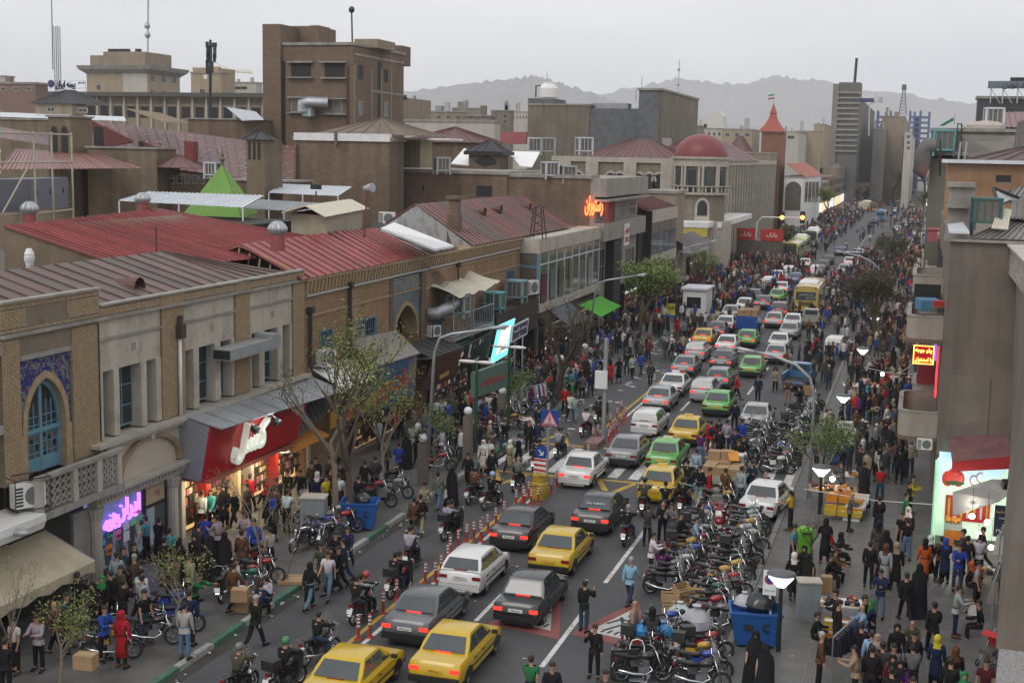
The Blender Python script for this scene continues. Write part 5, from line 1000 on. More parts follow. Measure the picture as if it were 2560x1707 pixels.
roofthing('tan corrugated lean to roof on posts',[(405,305,108),(472,308,106),(405,285,116),(318,273,118)],16,None,MT('tan_corrugated',(.4,.33,.24),.8))
roofthing('white lean to roof sheet near the phone mast',[(605,302,125),(660,300,125),(640,280,130),(565,268,130)],10,None,M_zinc)
sl_=bld('slate_roofed_house','brown house with a dark slate pyramid roof behind the mast',M_tan,150,88,180,215,260,((118,268,137,280),(195,270,219,282)),parapet=0);x0,x1,Y0,y1,zt=bx(sl_);hip(sl_,x0-.4,x1+.4,Y0-.4,Y0+8,zt,zt+1.9,M_slate,6)
for nm,lb,l,c,yt,Y,m in(('arched_chimney','broad mud brick chimney with two arched openings',120,176,292,96,M_mud),('brick_house','plain mud wall below the long white sheet roof',0,120,300,138,M_mud),('brick_house','ruined mud brick wall in front of the maroon roof',218,392,372,97,M_mud),('brick_house','dark brick house with a row of dark windows behind the green tent',218,402,410,98,M_brickD),('brick_house','brick house with broken windows beneath the maroon pyramid roof',400,740,455,99,M_brickD),('brick_house','crumbling brick wall right of the tan lean to',470,660,300,128,M_brickD)):
 t=bld(nm,lb,m,Y,l,c,c+4,yt,((373,450,383,478),)if 'row of' in lb else[(404+i*19,430+8,418+i*19,452+8)for i in range(6)]if 'broken' in lb else(),parapet=.1,cat='chimney' if 'chimney' in nm else 'building')
 if 'chimney' in nm:
  x0,x1,Y0,y1,zt=bx(t)
  for k in(.25,.72):xx=x0+(x1-x0)*k;q=MB();q.ext([(y,Y0-.05,z)for y,z in[(xx-.3,zt-3.5)]+arc(xx,.3,zt-1.3,zt-.8)+[(xx+.3,zt-3.5)]],(0,.03,0));part('arched_opening',q,M_dark,t)
pr=thing('pavilion_roof','small maroon pyramid roof over the broken windows','roof',PY(450,425,86));a=[PY(x,y,Y)for x,y,Y in((392,418,96),(512,422,96),(520,414,102),(400,410,102))];ap=PY(446,388,98)
for i in range(4):roofpanels(pr,(a[i],a[(i+1)%4],ap+(a[(i+1)%4]-ap)*.02,ap+(a[i]-ap)*.02),4,M_rroof,.05,cols=MAR)
ct_=bld('square_chimney','square grey brick chimney tower with a slate cap beside the brick wall',M_mud,92,616,661,664,350,zb=8,cat='chimney',parapet=0);x0,x1,Y0,y1,zt=bx(ct_);y1=Y0+1.4;hip(ct_,x0-.25,x1+.25,Y0-.25,y1+.4,zt,zt+.7,M_slate,2)
for k in range(3):q=MB();xx=x0+.15+k*.4;q.box(xx,xx+.22,Y0-.02,Y0,zt-1.5,zt-.2);part('flue_slot',q,M_dark,ct_)
lw=bld('cream_wall_building','long cream rendered wall with a ragged black edge behind brown roofs',M_pale,190,1012,1236,1240,306,parapet=.3)
bh=bld('hipped_roof_house','low brick house with a brown maroon hipped roof behind the barred room',M_brickD,160,1010,1236,1240,358,parapet=0);x0,x1,Y0,y1,zt=bx(bh);hip(bh,x0-.5,x1-1.5,Y0-.5,Y0+11,zt,zt+2.0,M_rroof,10,MAR)
q=MB();q.cbox(PY(1270,345,240),(9,6,2.2));single('red_roof_strip',q,MT('pink_red_roof',(.4,.12,.13),.6),'small pinkish red roof before the green grey block','roof')
# big grey chiller on a frame at the left edge
chl=thing('chiller_unit','large grey chiller box on a scaffold frame above the red roof','chiller',PX(80,520,-33));a,b=PZ(0,531,12.9),PZ(78,528,12.9);d_=V((-1.2,4.5,0));q=MB();q.ext([a-(b-a)*.5,b,b+d_,a-(b-a)*.5+d_],(0,0,1.45));part('casing',q,MT('blue_grey_casing',(.13,.14,.165),.5,.15,1),chl)
for k in(.15,.5,.85):q=MB();c=b+d_*k;q.box(c.x,c.x+.03,c.y-.03,c.y+.03,.7+12.9,12.9+.95);part('latch',q,M_black,chl)
q=MB()
for k,o_ in((0,0),(.45,0),(1,0)):c=b+d_*k+V((.25,0,0));q.tube([c+V((0,0,-1)),c+V((0,0,3.6))],.05,5)
for z in(2.2,3.5,-.1):q.tube([a+V((0,-.2,z)),b+V((.25,-.1,z)),b+d_+V((.25,0,z))],.045,5)
q.tube([a+V((.3,-.2,0)),b+V((.2,-.2,2.2))],.04,4);part('scaffold',q,MT('cream_tube',(.42,.38,.3),.6),chl)
acs=[((305,480),90,.9),((205,316),110,1.2),((215,320),110,1)]
for i,(px,py,Y,l)in enumerate(((532,428,95,'white rooftop cooler near the green tent'),(196,322,108,'metal framed cooler beside the maroon dormer'),(1340,372,150,'open framed cooler on the wing roof of the domed building'),(1368,372,150,'second framed cooler on the wing roof west of the aerial post'),(1460,372,165,'pale cooler where the maroon hip roof begins'),(1104,418,111,'white cooler on the brick yard building'),(1375,430,113.5,'grey cooler on the dark brick party wall'),(1420,440,114,'white boxy cooler at the end of the brick party wall'))):
 p=PY(px,py,Y);cooler((p.x,p.y,p.z-.3),R.random(),l,Y/95,M_steel if i%2 else M_zinc)
 # generic street houses beyond the white house, both sides
ns=0
for side,xs,ys,mats_ in(('west',-28.5,(346,372,398,428,460,500,545,600,660,730,810),(M_tan,M_conc,M_beige,M_rbrick)),('east',1.7,(232,262,296,330,372,420,480,560,650,760),(M_conc,M_tan,M_concd,M_beige))):
 for i,y in enumerate(ys):
  d=(ys[i+1]-y if i+1<len(ys)else 90)-.6;h=R.uniform(8,13)if side=='west' else R.uniform(8,12);m=mats_[i%4];x0,x1=(xs-14,xs+R.uniform(-1,.5))if side=='west' else(xs+R.uniform(-.3,.6),xs+15)
  od=('first','second','third','fourth','fifth','sixth','seventh','eighth','ninth','tenth','eleventh')[i]
  t=thing('street_house','%s house up the far %s row, a %s block'%(od,side,('tan','grey','beige','red brick')[(0 if m==M_tan else 2 if m==M_beige else 3 if m==M_rbrick else 1)]),'building',((x0+x1)/2,y+d/2,0),0,'houses along the far street');q=MB();q.box(x0,x1,y,y+d,0,h);part('wall',q,m,t);q=MB();q.box(x0-.1,x1+.1,y-.1,y+d+.1,h,h+.4);part('coping',q,M_conc,t)
  xf=x1 if side=='west' else x0;s_=1 if side=='west' else-1
  for k in range(int(d/4.5)):
   for z in(4.6,7.4):q=MB();q.box(min(xf,xf+s_*.06),max(xf,xf+s_*.06),y+1+k*4.4,y+3+k*4.4,z,z+1.7);part('window',q,M_win,t)
  for k in range(int((x1-x0)/4)):
   for z in(5,8):q=MB();q.box(x0+1+k*4,x0+2.6+k*4,y-.06,y,z,z+1.5);part('window',q,M_win,t)
  q=MB();q.box(min(xf,xf+s_*.1),max(xf,xf+s_*.1),y+.5,y+d-.5,.3,3.2);part('lit_shop',q,glow('far_shop_glow_'+'ab'[i%2],((1,.8,.5),(.9,.95,1))[i%2],.8),t)  # flat ground floor panel glows in place of a lamp lit shop
  for k in range(2):q=MB();a=R.uniform(x0+1,x1-3);q.box(a,a+2,y+2,y+4,h,h+R.uniform(.8,2));part('roof_box',q,M_steel,t)
  # distant low city filling the plain behind the street
for band,(ya,yb,n,zz)in enumerate(((190,420,60,10),(420,900,95,13),(900,2300,150,19))):
 q=MB()
 for k in range(n):
  y=R.uniform(ya,yb);x=R.uniform(-y*1.05,-70 if y<420 else-45)if R.random()<.8 else R.uniform(25,y*.25+40);s=R.uniform(7,16)*(1+band*.35)
  q.m=R.randrange(4);h=zz*R.uniform(.45,.95);q.box(x,x+s,y,y+s,0,h);q.box(x+s*.2,x+s*.5,y+s*.2,y+s*.5,h,h+R.uniform(1,2.4))
  if band<2:
   q.m=4
   for j in range(int(s/3)):
    for l in range(int(h/3.2)):q.box(x+.8+j*3,x+2.2+j*3,y-.05,y,1.5+l*3.2,3+l*3.2);q.box(x+s,x+s+.05,y+.8+j*3,y+2.2+j*3,1.5+l*3.2,3+l*3.2)
 o=struct('distant_city',q,[M_beige,M_pale,M_far,M_tan,M_win],kind='stuff')
 # ================================================================ the east side
def r4(x,y):return 1920+x*.27234,854+y*.27234
def r8(x,y):return 1920+x*.27234,427+y*.27234
def b8(x,y):return 1920+x*.27234,1280+y*.27234
R1=thing('grey_corner_building','tall blank dark grey rendered building with half round balconies on its street side','building',(3,70,0))
q=MB();q.hexa([(1.25,58.5,3.6),(9,58.5,3.6),(9,94,3.6),(1.25,94,3.6),(1.25,58.5,12.7),(9,58.5,12.85),(9,94,12.7),(1.25,94,12.7)]);q.box(1.25,9,60.8,94,0,3.6);part('wall',q,M_concd,R1)
q=MB();q.box(1.6,3.2,58.44,58.5,4.4,7.1);part('render_patch',q,MT('paler_render',(.215,.19,.16),.95,.25,.5,streak=.4),R1)
q=MB();q.box(1.1,9,58.3,58.7,12.7,12.8);part('coping',q,M_conc,R1)
def balcony(Y0,Y1,xo,zt,zb,label,open_=True):
 t=thing('half_round_balcony',label,'balcony',(.5,(Y0+Y1)/2,zb),0,'half round balconies on the grey building');n=8;xw=1.24
 out=[(xw,Y0)]+[(xo+.55-.55*math.sin(math.pi/2*i/n)if i else xo+.55,Y0+.55-.55*math.cos(math.pi/2*i/n))for i in range(n+1)]+[(xo+.55-.55*math.cos(math.pi/2*i/n),Y1-.55+.55*math.sin(math.pi/2*i/n))for i in range(n+1)]+[(xw,Y1)]
 q=MB();q.ext([(x,y,zb)for x,y in out],(0,0,.18));part('slab',q,MT('brown_slab_edge',(.19,.12,.095),.9,.2,1),t)
 w_=[(x,y)for x,y in out];inn=[(x+(.12 if x<xw else 0),y+(.12 if y<(Y0+Y1)/2 else-.12))for x,y in w_]
 q=MB()
 for i in range(len(w_)-1):q.hexa([(*w_[i],zb+.18),(*w_[i+1],zb+.18),(*inn[i+1],zb+.18),(*inn[i],zb+.18),(*w_[i],zt),(*w_[i+1],zt),(*inn[i+1],zt),(*inn[i],zt)])
 part('parapet',q,MT('balcony_stone',(.36,.32,.27),.9,.15,1.2,streak=.35),t);q=MB()
 for i in range(len(w_)-1):q.hexa([(w_[i][0]-.03,w_[i][1]-.02,zt),(w_[i+1][0]-.03,w_[i+1][1]-.02,zt),(inn[i+1][0]+.05,inn[i+1][1],zt),(inn[i][0]+.05,inn[i][1],zt),(w_[i][0]-.03,w_[i][1]-.02,zt+.08),(w_[i+1][0]-.03,w_[i+1][1]-.02,zt+.08),(inn[i+1][0]+.05,inn[i+1][1],zt+.08),(inn[i][0]+.05,inn[i][1],zt+.08)])
 part('coping',q,M_conc,t);return t
balcony(60.4,66,-.44,5.0,3.75,'lowest half round balcony, empty, above the shop ladder');balcony(61.2,67,-.32,9.15,8.0,'half round balcony heaped with junk below the bright lamp');balcony(68,73,-.2,10.4,9.4,'half round balcony beyond the one heaped with junk')
balcony(66.6,70.5,.1,5.2,4.2,'reddish lit balcony ledge under the neon sign')
q=MB();q.cbox((.55,64,9.45),(.9,1.4,.5),.2);single('junk_bag',q,MT('blue_tarp',(.08,.22,.36),.7,.3,2),'blue tarpaulin bundle on the junk filled balcony','bundle');q=MB();q.cbox((1.0,62.6,9.55),(.45,.5,.45),.1);single('red_container',q,M_rw,'red plastic container on the junk filled balcony','container');q=MB();q.cbox((.7,61.7,9.28),(1.1,.7,.06),.3);q.cbox((1.,62.1,9.4),(.5,.5,.3),.6);single('scrap_board',q,M_pane,'grey scrap boards leaning over the junk filled balcony rim','scrap')
q=MB();q.cbox((.5,65.4,9.8),(1.2,.1,.9));single('dark_board',q,M_dark,'dark panel standing at the back of the junk balcony','panel')
lb=PY(2342,735,68.5);bl=thing('wall_lamp','bright bare lamp above the junk filled balcony','lamp',lb);q=MB();q.ball((0,0,0),.1,8,6);lpart('bulb',q,M_bulb,bl);q=MB();q.tube([(0,0,.08),(0,.1,.3),(.6,.3,.35)],.03,5);lpart('arm_bracket',q,M_black,bl)
ns_=thing('neon_sign','red neon board with a yellow border and two lines of glowing Persian writing','neon sign',(.52,66,6.3));q=MB();q.box(.03,1.0,66,66.12,6.35,7.27);part('board_panel',q,glow('dark_red_glow',(.3,.01,.01),.8),ns_)
M_yneon=glow('yellow_neon',(1,.62,.12),3.2);q=MB()
for a,b in(((.06,6.38),(.97,6.38)),((.97,6.38),(.97,7.24)),((.97,7.24),(.06,7.24)),((.06,7.24),(.06,6.38))):
 for k in range(14):q.ball((a[0]+(b[0]-a[0])*k/14,65.98,a[1]+(b[1]-a[1])*k/14),.03,5,4)
part('border_bulbs',q,M_yneon,ns_,kind='stuff');write('چلو جوجه',ns_,(.52,65.97,7.03),(1,0,0),(0,0,1),.26,M_yneon,.015,.02,.78);write('با استخوان',ns_,(.52,65.97,6.58),(1,0,0),(0,0,1),.26,M_yneon,.015,.02,.78)
q=MB();q.box(.3,1.1,66.6,67.6,5.3,6.2);single('red_cabinet',q,MT('red_cabinet',(.25,.03,.035),.5),'red lit cabinet under the neon board','cabinet')
q=MB();q.box(1.12,1.2,65.4,65.6,4.9,7.3);single('neon_tube',q,glow('red_tube',(1,.05,.08),1.6),'upright red neon tube at the corner of the grey building','neon tube');q=MB();q.cyl((1.05,66.4,6.5),(1.05,66.4,7.3),.06);single('neon_tube',q,glow('violet_tube',(.25,.15,.9),1.2),'short violet tube light beside the neon board','neon tube')
acunit((.75,59.9,3.5),rad(5),'white air conditioner hanging below the lowest half round balcony',False,.75)
# street face details
for i in range(5):
 q=MB();q.box(1.18,1.25,74+i*4,75.6+i*4,5,7);part('window',q,M_win,R1);q=MB();q.box(1.18,1.25,74+i*4,75.6+i*4,9,11);part('window',q,M_win,R1)
 q=MB();q.box(.5,1.25,73.6+i*4,76+i*4,8.5,8.65);part('balcony_slab',q,M_conc,R1);q=MB();q.box(.48,.56,73.6+i*4,76+i*4,8.65,9.5);part('balcony_rail',q,(M_steel,M_conc,M_black)[i%3],R1)
for nm,y0,y1,x,z,m in(('ochre brick row house beyond the half round balconies',94.2,112,1.4,10.8,M_tan),('narrow grey balcony house beyond the ochre row house',112.2,132,1.1,12.2,M_conc),('dark rendered row house with iron balconies',132.2,160,1.5,11.2,M_concd),('pale row house near the great brown tree',160.2,230,1.3,12.4,M_beige)):
 t=thing('row_house',nm,'building',(x+6,(y0+y1)/2,0));q=MB();q.box(x,x+13,y0,y1,0,z);part('wall',q,m,t);q=MB();q.box(x-.25,x+13,y0-.1,y1+.1,z,z+.3);part('coping',q,M_conc,t)
 for k in range(int((y1-y0)/3.6)):
  y=y0+1+k*3.6
  for zz in(4.4,7.6):
   q=MB();q.box(x-.05,x,y,y+1.5,zz,zz+1.9);part('window',q,M_win,t)
   if k%2==0:q=MB();q.box(x-.8,x,y-.3,y+2,zz-.25,zz-.1);part('balcony_slab',q,M_conc,t);q=MB();q.box(x-.82,x-.74,y-.3,y+2,zz-.1,zz+.8);q.box(x-.74,x,y-.32,y-.26,zz-.1,zz+.8);part('balcony_rail',q,(M_steel,M_black,M_stone)[k%3],t)
 q=MB();q.box(x-.08,x,y0+.5,y1-.5,.3,3.2);part('lit_shop',q,glow('east_shop_glow',(1,.7,.4),.9),t)  # glowing strip along the ground floor stands for lit shops
for i in range(14):
 y=78+i*9;p=(.7+R.uniform(-.1,.2),y,R.uniform(5,9));cooler(p,0,('first','second','third','fourth','fifth','sixth','seventh','eighth','ninth','tenth','eleventh','twelfth','thirteenth','fourteenth')[i]+' cooler along the east row of balconies, counting away from the neon board',.85,(M_steel,M_blue,M_zinc)[i%3])if i%2==0 else acunit(p,rad(-80),('','first','','second','','third','','fourth','','fifth','','sixth','','seventh')[i]+' white air conditioner along the east row, counting away from the neon board')
 # roofs on the grey building
q=MB();q.hexa([(1.02,60.6,12.6),(2.1,60.6,12.6),(2.1,61.8,12.6),(1.02,61.8,12.6),(1.1,60.7,13.35),(2.0,60.7,13.35),(2.0,61.7,13.35),(1.1,61.7,13.35)]);q.box(1.1,1.95,61,61.8,13.3,15.0);q.box(1.0,2.15,60.8,62,14.9,15.1);q.box(1.95,2.2,61,61.8,12.8,14.9);q.box(1.0,1.9,60.7,61.9,14,14.1);single('roof_chimney',q,M_conc,'big concrete chimney stack with open sides on the grey building','chimney')
q=MB();P=[PY(*r8(1650,490),60),PY(*r8(1790,470),60.5),PY(*r8(1850,560),58.3),PY(*r8(1660,550),58.3)];q.ext(P,(0,0,-.1));single('flat_sheet',q,M_zinc,'pale metal sheet at the roof corner of the grey building','roof sheet')
cooler(PY(2463,575,60.2)+V((0,0,.32)),.1,'large dark teal framed cooler with barred side on the grey building',1.05,MT('dark_teal_metal',(.04,.11,.11),.6))
t=thing('corrugated_sheet','cream corrugated sheet leaning on the teal cooler','roof sheet',PY(2500,575,59.6));P=[PY(*p)for p in((2478,572,59.3),(2520,575,59.3),(2528,525,60.2),(2497,518,60.2))];roofpanels(t,P,9,MATS['cream_corrugated'],.04)
q=MB();q.ball(PY(2440,520,62.3),(1.2,.8,.45),8,5);single('white_tarp',q,MT('white_tarp',(.7,.7,.72),.7,.1,2,bump=.8),'crumpled white tarpaulin behind the teal cooler','tarpaulin')
for i,(pts,nm)in enumerate(((((2425,595,58.4),(2600,600,58.4),(2600,540,63),(2540,545,62)),'grey corrugated roof edge over the blank grey wall'),(((2525,545,61),(2620,555,61),(2620,470,66),(2530,505,65)),'grey ribbed roof right of the cream sheet'),(((2450,510,66),(2640,500,66),(2640,430,74),(2500,490,70)),'old grey ribbed roof below the orange plaster house'))):
 t=thing('ribbed_roof',nm,'roof',PY(*pts[0])-V((0,0,1)));roofpanels(t,[PY(*p)for p in pts],10,M_rroof,.08,cols=((.16,.15,.14),(.2,.19,.18),(.12,.11,.1)))
t=thing('roof_dormer','grey triangular dormer with a dark frame on the ribbed roof','dormer',PY(2510,505,64));q=MB();q.ext([PY(*p)for p in((2490,475,65),(2525,500,65),(2500,510,64.5))],(.3,.6,0));part('front_sheet',q,M_steel,t);q=MB();q.tube([PY(2482,470,64.9),PY(2498,515,64.4)],.08,4);q.tube([PY(2482,470,64.9),PY(2560,500,66)],.08,4);part('dark_frame',q,M_black,t)
# R2 and what stands behind
R2=bld('orange_plaster_house','orange brown peeling plaster house with a hipped metal roof and one dark window',MT('orange_plaster',(.34,.2,.11),.95,.3,.5,.3,streak=.4,rust=((.22,.19,.16),.8,.6)),80,2368,2700,2701,412,parapet=0);x0,x1,Y0,y1,zt=bx(R2)
q=MB();q.box(x0-.3,x1,Y0-.4,Y0+.2,zt-.05,zt+.15);part('eaves_sheet',q,M_zinc,R2);hip(R2,x0+.9,x1+3,Y0,Y0+13,zt+.1,zt+1.25,M_rroof,9,((.12,.09,.09),(.14,.1,.1)),ins=1.9)
q=MB();a,b=PY(2490,438,Y0),PY(2527,455,Y0);q.box(a.x,b.x,Y0-.03,Y0,b.z,a.z);part('dark_window',q,M_dark,R2)
R3=bld('tarpaulin_building','cluttered grey building hung with a large grey tarpaulin below a pale roof edge',M_concd,105,2330,2560,2561,330,parapet=.2);x0,x1,Y0,y1,zt=bx(R3)
q=MB();a,b=PY(2405,338,Y0-.2),PY(2533,395,Y0-.2);q.hexa([(a.x,Y0-.1,b.z),(b.x,Y0-.5,b.z-.3),(b.x,Y0-.4,b.z-.3),(a.x,Y0,b.z),(a.x,Y0-.3,a.z),(b.x,Y0-.3,a.z),(b.x,Y0-.2,a.z),(a.x,Y0-.2,a.z)]);part('tarpaulin',q,MT('grey_tarpaulin',(.27,.25,.23),.9,.15,1,bump=.6),R3)
q=MB();a,b=PY(2338,335,Y0),PY(2385,375,Y0);q.box(a.x,b.x,Y0-.05,Y0-.02,b.z,a.z);part('dark_opening',q,M_dark,R3);q=MB();a=PY(2325,383,Y0);q.box(x0-.2,PY(2420,383,Y0).x,Y0-1.5,Y0,a.z-.15,a.z+.1);part('ledge',q,M_conc,R3)
q=MB();q.box(x0,x0+4.5,Y0-1.3,Y0,0,PY(2330,386,Y0).z-.3);part('lower_wall',q,MT('green_grey_render',(.15,.14,.11),.95,.25,.6),R3)
cooler(PY(2357,376,103.5),.1,'sky blue cooler in the dark opening of the tarpaulin building',1.5,MATS['turquoise_metal'])
dk=thing('air_duct','huge rusty and grey bent air duct on the edge of the tarpaulin building','duct',PY(2310,430,103));q=MB();q.tube([PY(2340,365,103),PY(2318,366,103),PY(2310,380,103),PY(2304,425,103),PY(2318,432,103)],.62,10);part('duct_body',q,MT('rusty_duct',(.13,.12,.12),.6,.3,1,rust=((.2,.06,.025),.9,.5)),dk,50)
q=MB();q.box(.55,1.5,98,99,10.4,11.2);q.box(.45,1.6,97.9,99.1,11.2,11.3);single('pink_roof_box',q,MT('pink_red_paint',(.42,.1,.13),.7),'pink red box on the edge of the ochre row house roof','roof box')
R4=bld('sign_roof_building','dark modern block carrying a large billboard frame at the top corner',MT('black_cladding',(.055,.055,.06),.5,.2,.5),140,2445,2620,2621,247,parapet=.2);x0,x1,Y0,y1,zt=bx(R4)
q=MB();a,b=PY(2462,267,Y0),PY(2600,275,Y0);q.box(a.x,b.x,Y0-.05,Y0,b.z,a.z);part('window_strip',q,M_glass,R4)
t=thing('billboard','long dark blue grey rooftop billboard on struts with Persian writing','billboard',PY(2530,240,139));a,b=PY(2471,203,139),PY(2640,222,139);q=MB();q.box(a.x,b.x,139,139.4,b.z,a.z);part('board_panel',q,MT('blue_grey_board',(.14,.17,.19),.6,.3,2),t);write('بانک اقتصاد نوین',t,((a.x+b.x)/2+1,138.97,(a.z+b.z)/2),(1,0,0),(0,0,1),.8,MT('dark_letters',(.03,.05,.07),.5),.02,.02,5.5)
q=MB()
for px in(2478,2508,2545,2580):c=PY(px,222,139.2);q.tube([c,c-V((0,0,1.4))],.08,4);q.tube([c,c+V((.9,0,-1.4))],.05,4)
part('strut',q,M_steel,t);q=MB();a=PY(2526,194,139.6);q.box(a.x,a.x+6,139.5,139.8,PY(2526,203,139.6).z,a.z);part('upper_board',q,M_black,t)
t,P=roofthing('maroon pink metal roof with a cooler below the billboard block',[(2472,318,112),(2600,320,112),(2600,280,122),(2458,282,122)],9,((.24,.12,.11),(.2,.1,.1)),walls=8)
cooler(PY(2483,312,110.5),.1,'white barred cooler in front of the maroon pink roof',1.3,M_zinc);q=MB();q.ball(PY(2465,318,109),(1.5,.8,.5),8,5);single('tarp_heap',q,MT('dirty_tarp',(.45,.4,.36),.9,.2,2),'heap of dirty pale tarpaulin beside the barred cooler','tarpaulin')
roofthing('steep dark ribbed roof at the edge of the view above the hipped roof',[(2525,415,92),(2620,440,90),(2600,290,98),(2545,305,98)],9,((.1,.085,.08),(.12,.1,.09)))
q=MB();P=[PY(*p,125)for p in((2347,315),(2383,294),(2384,302),(2360,315))];q.ext(P,(0,.1,0));single('green_flag',q,MT('flag_green',(.02,.2,.1),.8),'long green pennant flag above the tarpaulin building','flag');pole('thin flagpole beside the green pennant',[(2385,312),(2387,287)],125,.05,M_steel,'pole','flag_pole')
lt=thing('lattice_mast','leaning black lattice mast before the orange plaster house','antenna mast',PY(2385,450,82));q=MB();a,b=PY(2380,448,82),PY(2395,308,82);d_=V((.5,0,0))
for o_ in(0,1):q.tube([a+d_*o_,b+d_*o_*.4],.05,4)
for k in range(10):q.tube([a.lerp(b,k/10)+d_*(k%2),a.lerp(b,(k+1)/10)+d_*((k+1)%2)*.7],.03,4)
part('lattice',q,M_black,lt)
for i,(a,b)in enumerate((((2390,442),(2402,355)),((2405,445),(2417,355)),((2349,440),(2352,350)))):pole(('pale thin pole leaning before the orange plaster house','second pale pole beside the leaning lattice mast','dark thin pole before the blue cooler')[i],[a,b],81,.06,M_steel if i<2 else M_black,'pole','roof_pole')
# ---- R0: near wall with parapet and graffiti
R0=thing('near_building','near building at the right hand edge with a ledge and a marker covered marble wall','building',(5,48,0))
def wallx(y):return 3.13+(y-42)*.0925
q=MB();q.hexa([(wallx(36),36,3.3),(9,36,3.3),(9,58.4,3.3),(wallx(52)+.1,58.4,3.3),(wallx(36)+.5,36,11.5),(9,36,11.5),(9,58.4,11.5),(3.9,58.4,11.5)]);part('wall',q,M_concd,R0)
pf=MB();A_,B_,C_,D_=PX(2516,604,3.6),PX(2575,670,3.6),PX(2575,800,3.6),PX(2516,672,3.6);pf.ext([A_,B_,V((3.6,B_.y,11.45)),V((3.6,A_.y,11.45))],(.25,0,0));part('parapet_panel',pf,MT('parapet_brick',(.4,.36,.32),.9,.15,.6,.5,brick=(1.2,.09,.01)),R0)
q=MB();q.box(3.45,4.2,40,A_.y,A_.z,A_.z+.08);part('coping',q,M_stone,R0)
gm=bpy.data.materials.new('marker_covered_marble');gm.use_nodes=True;t_=gm.node_tree;b_=t_.nodes['Principled BSDF'];N_=t_.nodes.new;co=N_('ShaderNodeTexCoord');nn=N_('ShaderNodeTexNoise');nn.inputs['Scale'].default_value=5.5;nn.inputs['Distortion'].default_value=3.;t_.links.new(co.outputs['Object'],nn.inputs['Vector']);rp=N_('ShaderNodeValToRGB');e=rp.color_ramp.elements;e[0].position=.46;e[0].color=(.4,.39,.39,1);e[1].position=.55;e[1].color=(.4,.39,.38,1);k_=e.new(.5);k_.color=(.16,.16,.18,1);t_.links.new(nn.outputs['Fac'],rp.inputs[0]);t_.links.new(rp.outputs[0],b_.inputs['Base Color']);b_.inputs['Roughness'].default_value=.5
q=MB();q.hexa([(wallx(36),36,0),(6,36,0),(6,53,0),(wallx(53),53,0),(wallx(36)+.08,36,3.3),(6,36,3.3),(6,53,3.3),(wallx(53)+.08,53,3.3)]);part('marble_wall',q,gm,R0)
for i,(s,y,z,h)in enumerate((('سب',44.5,1.15,.9),('ورود',42.4,.75,.8),('سلام',46.8,2.0,.6),('نو',48.5,2.4,.6))):write(s,R0,(wallx(y)-.02,y,z),(.09,-1,0),(.02,0,1),h,MT('violet_marker',(.06,.05,.2),.6)if i<2 else M_ink,.004,.02)
sh=thing('juice_shop','brightly lit juice shop with a red menu board and fruit counter','shop',(2.5,57,0));M_lw=glow('white_green_wall_glow',(.78,1,.8),.42)
q=MB();q.box(1.3,6,58.25,58.4,0,3.5);part('glowing_wall',q,M_lw,sh);q=MB();q.box(1.22,1.34,55.6,58.4,0,3.4);part('side_wall',q,glow('green_side_wall_glow',(.5,.9,.62),.3),sh)  # back and side walls glow themselves to imitate the shop's light
a,b=PY(2364,1247,58.2),PY(2472,1311,58.2);q=MB();q.box(a.x,b.x,58.1,58.22,max(b.z,.9),a.z+.2);part('menu_board',q,MT('red_menu',(.45,.02,.03),.4,emit=.25,ecol=(.6,.02,.03)),sh)
for k in range(7):q=MB();x=a.x+.1+k*(b.x-a.x)/7;q.box(x,x+.1,58.07,58.1,max(b.z,.9)+.15,a.z+.1);part('menu_strip',q,(M_yneon,M_white)[k%2]if k%2 else MT('yellow_print',(.6,.45,.05),.5),sh)
q=MB();q.box(1.7,2.4,56.3,57,.14,1.2);part('counter',q,MT('grey_counter',(.3,.33,.33),.4),sh);q=MB();q.box(1.72,2.38,56.26,56.31,.3,.95);part('orange_window',q,MT('orange_window',(.45,.14,.02),.4,.5,8),sh)
q=MB()
for k in range(46):q.ball((R.uniform(1.75,2.35),R.uniform(56.35,56.95),1.25+R.uniform(0,.12)),.055,6,4)
part('oranges',q,MT('orange_fruit',(.6,.22,.02),.5),sh,kind='stuff')
for i,(px,py)in enumerate(((2430,1290),(2468,1305),(2446,1336),(2478,1368))):
 c=PY(px,py,54.6 if i<3 else 53.6);t=thing('hanging_bulb',('largest bright bulb over the juice shop','bright bulb beside the navy banner','low bulb over the juice counter','warm bulb among the hanging clothes')[i],'light bulb',c,0,'bulbs at the juice shop');q=MB();q.ball((0,0,0),.11,8,6);lpart('glass',q,M_bulb,t);q=MB();q.tube([(0,0,.1),(0,.1,1.2)],.012,4);lpart('flex',q,M_black,t)
st_=thing('fruit_sign','glowing pale blue shop sign with a bundle of red strawberries','sign',(2.5,57.4,3));q=MB();q.ext([PY(*p,57.4)for p in(r4(1575,1010),(2540,1150),(2500,1192),r4(1560,1290))],(0,.12,0));part('light_panel',q,glow('pale_blue_light',(.5,.78,.92),.55),st_)
for i,(x,y,s)in enumerate(((1650,1255,1),(1700,1240,1.1),(1750,1260,1))):c=PY(*r4(x,y),57.36);q=MB();q.rings([[(c.x+r_*math.cos(k*.7854),c.y-.02,c.z+r_*math.sin(k*.7854)*1.2)for k in range(8)]for r_ in(.3*s,.02)],c0=False);q=MB();q.ball((c.x,c.y,c.z),(.24*s,.05,.34*s),10,6);part('strawberry',q,MT('strawberry_red',(.55,.03,.02),.4,.3,9,emit=.2,ecol=(.6,.03,.02)),st_)
c=PY(*r4(1710,1295),57.33);q=MB();q.ball((c.x,c.y,c.z),(.42,.04,.1),10,5);part('green_leaves',q,MT('dark_leaf',(.03,.09,.02),.6),st_)
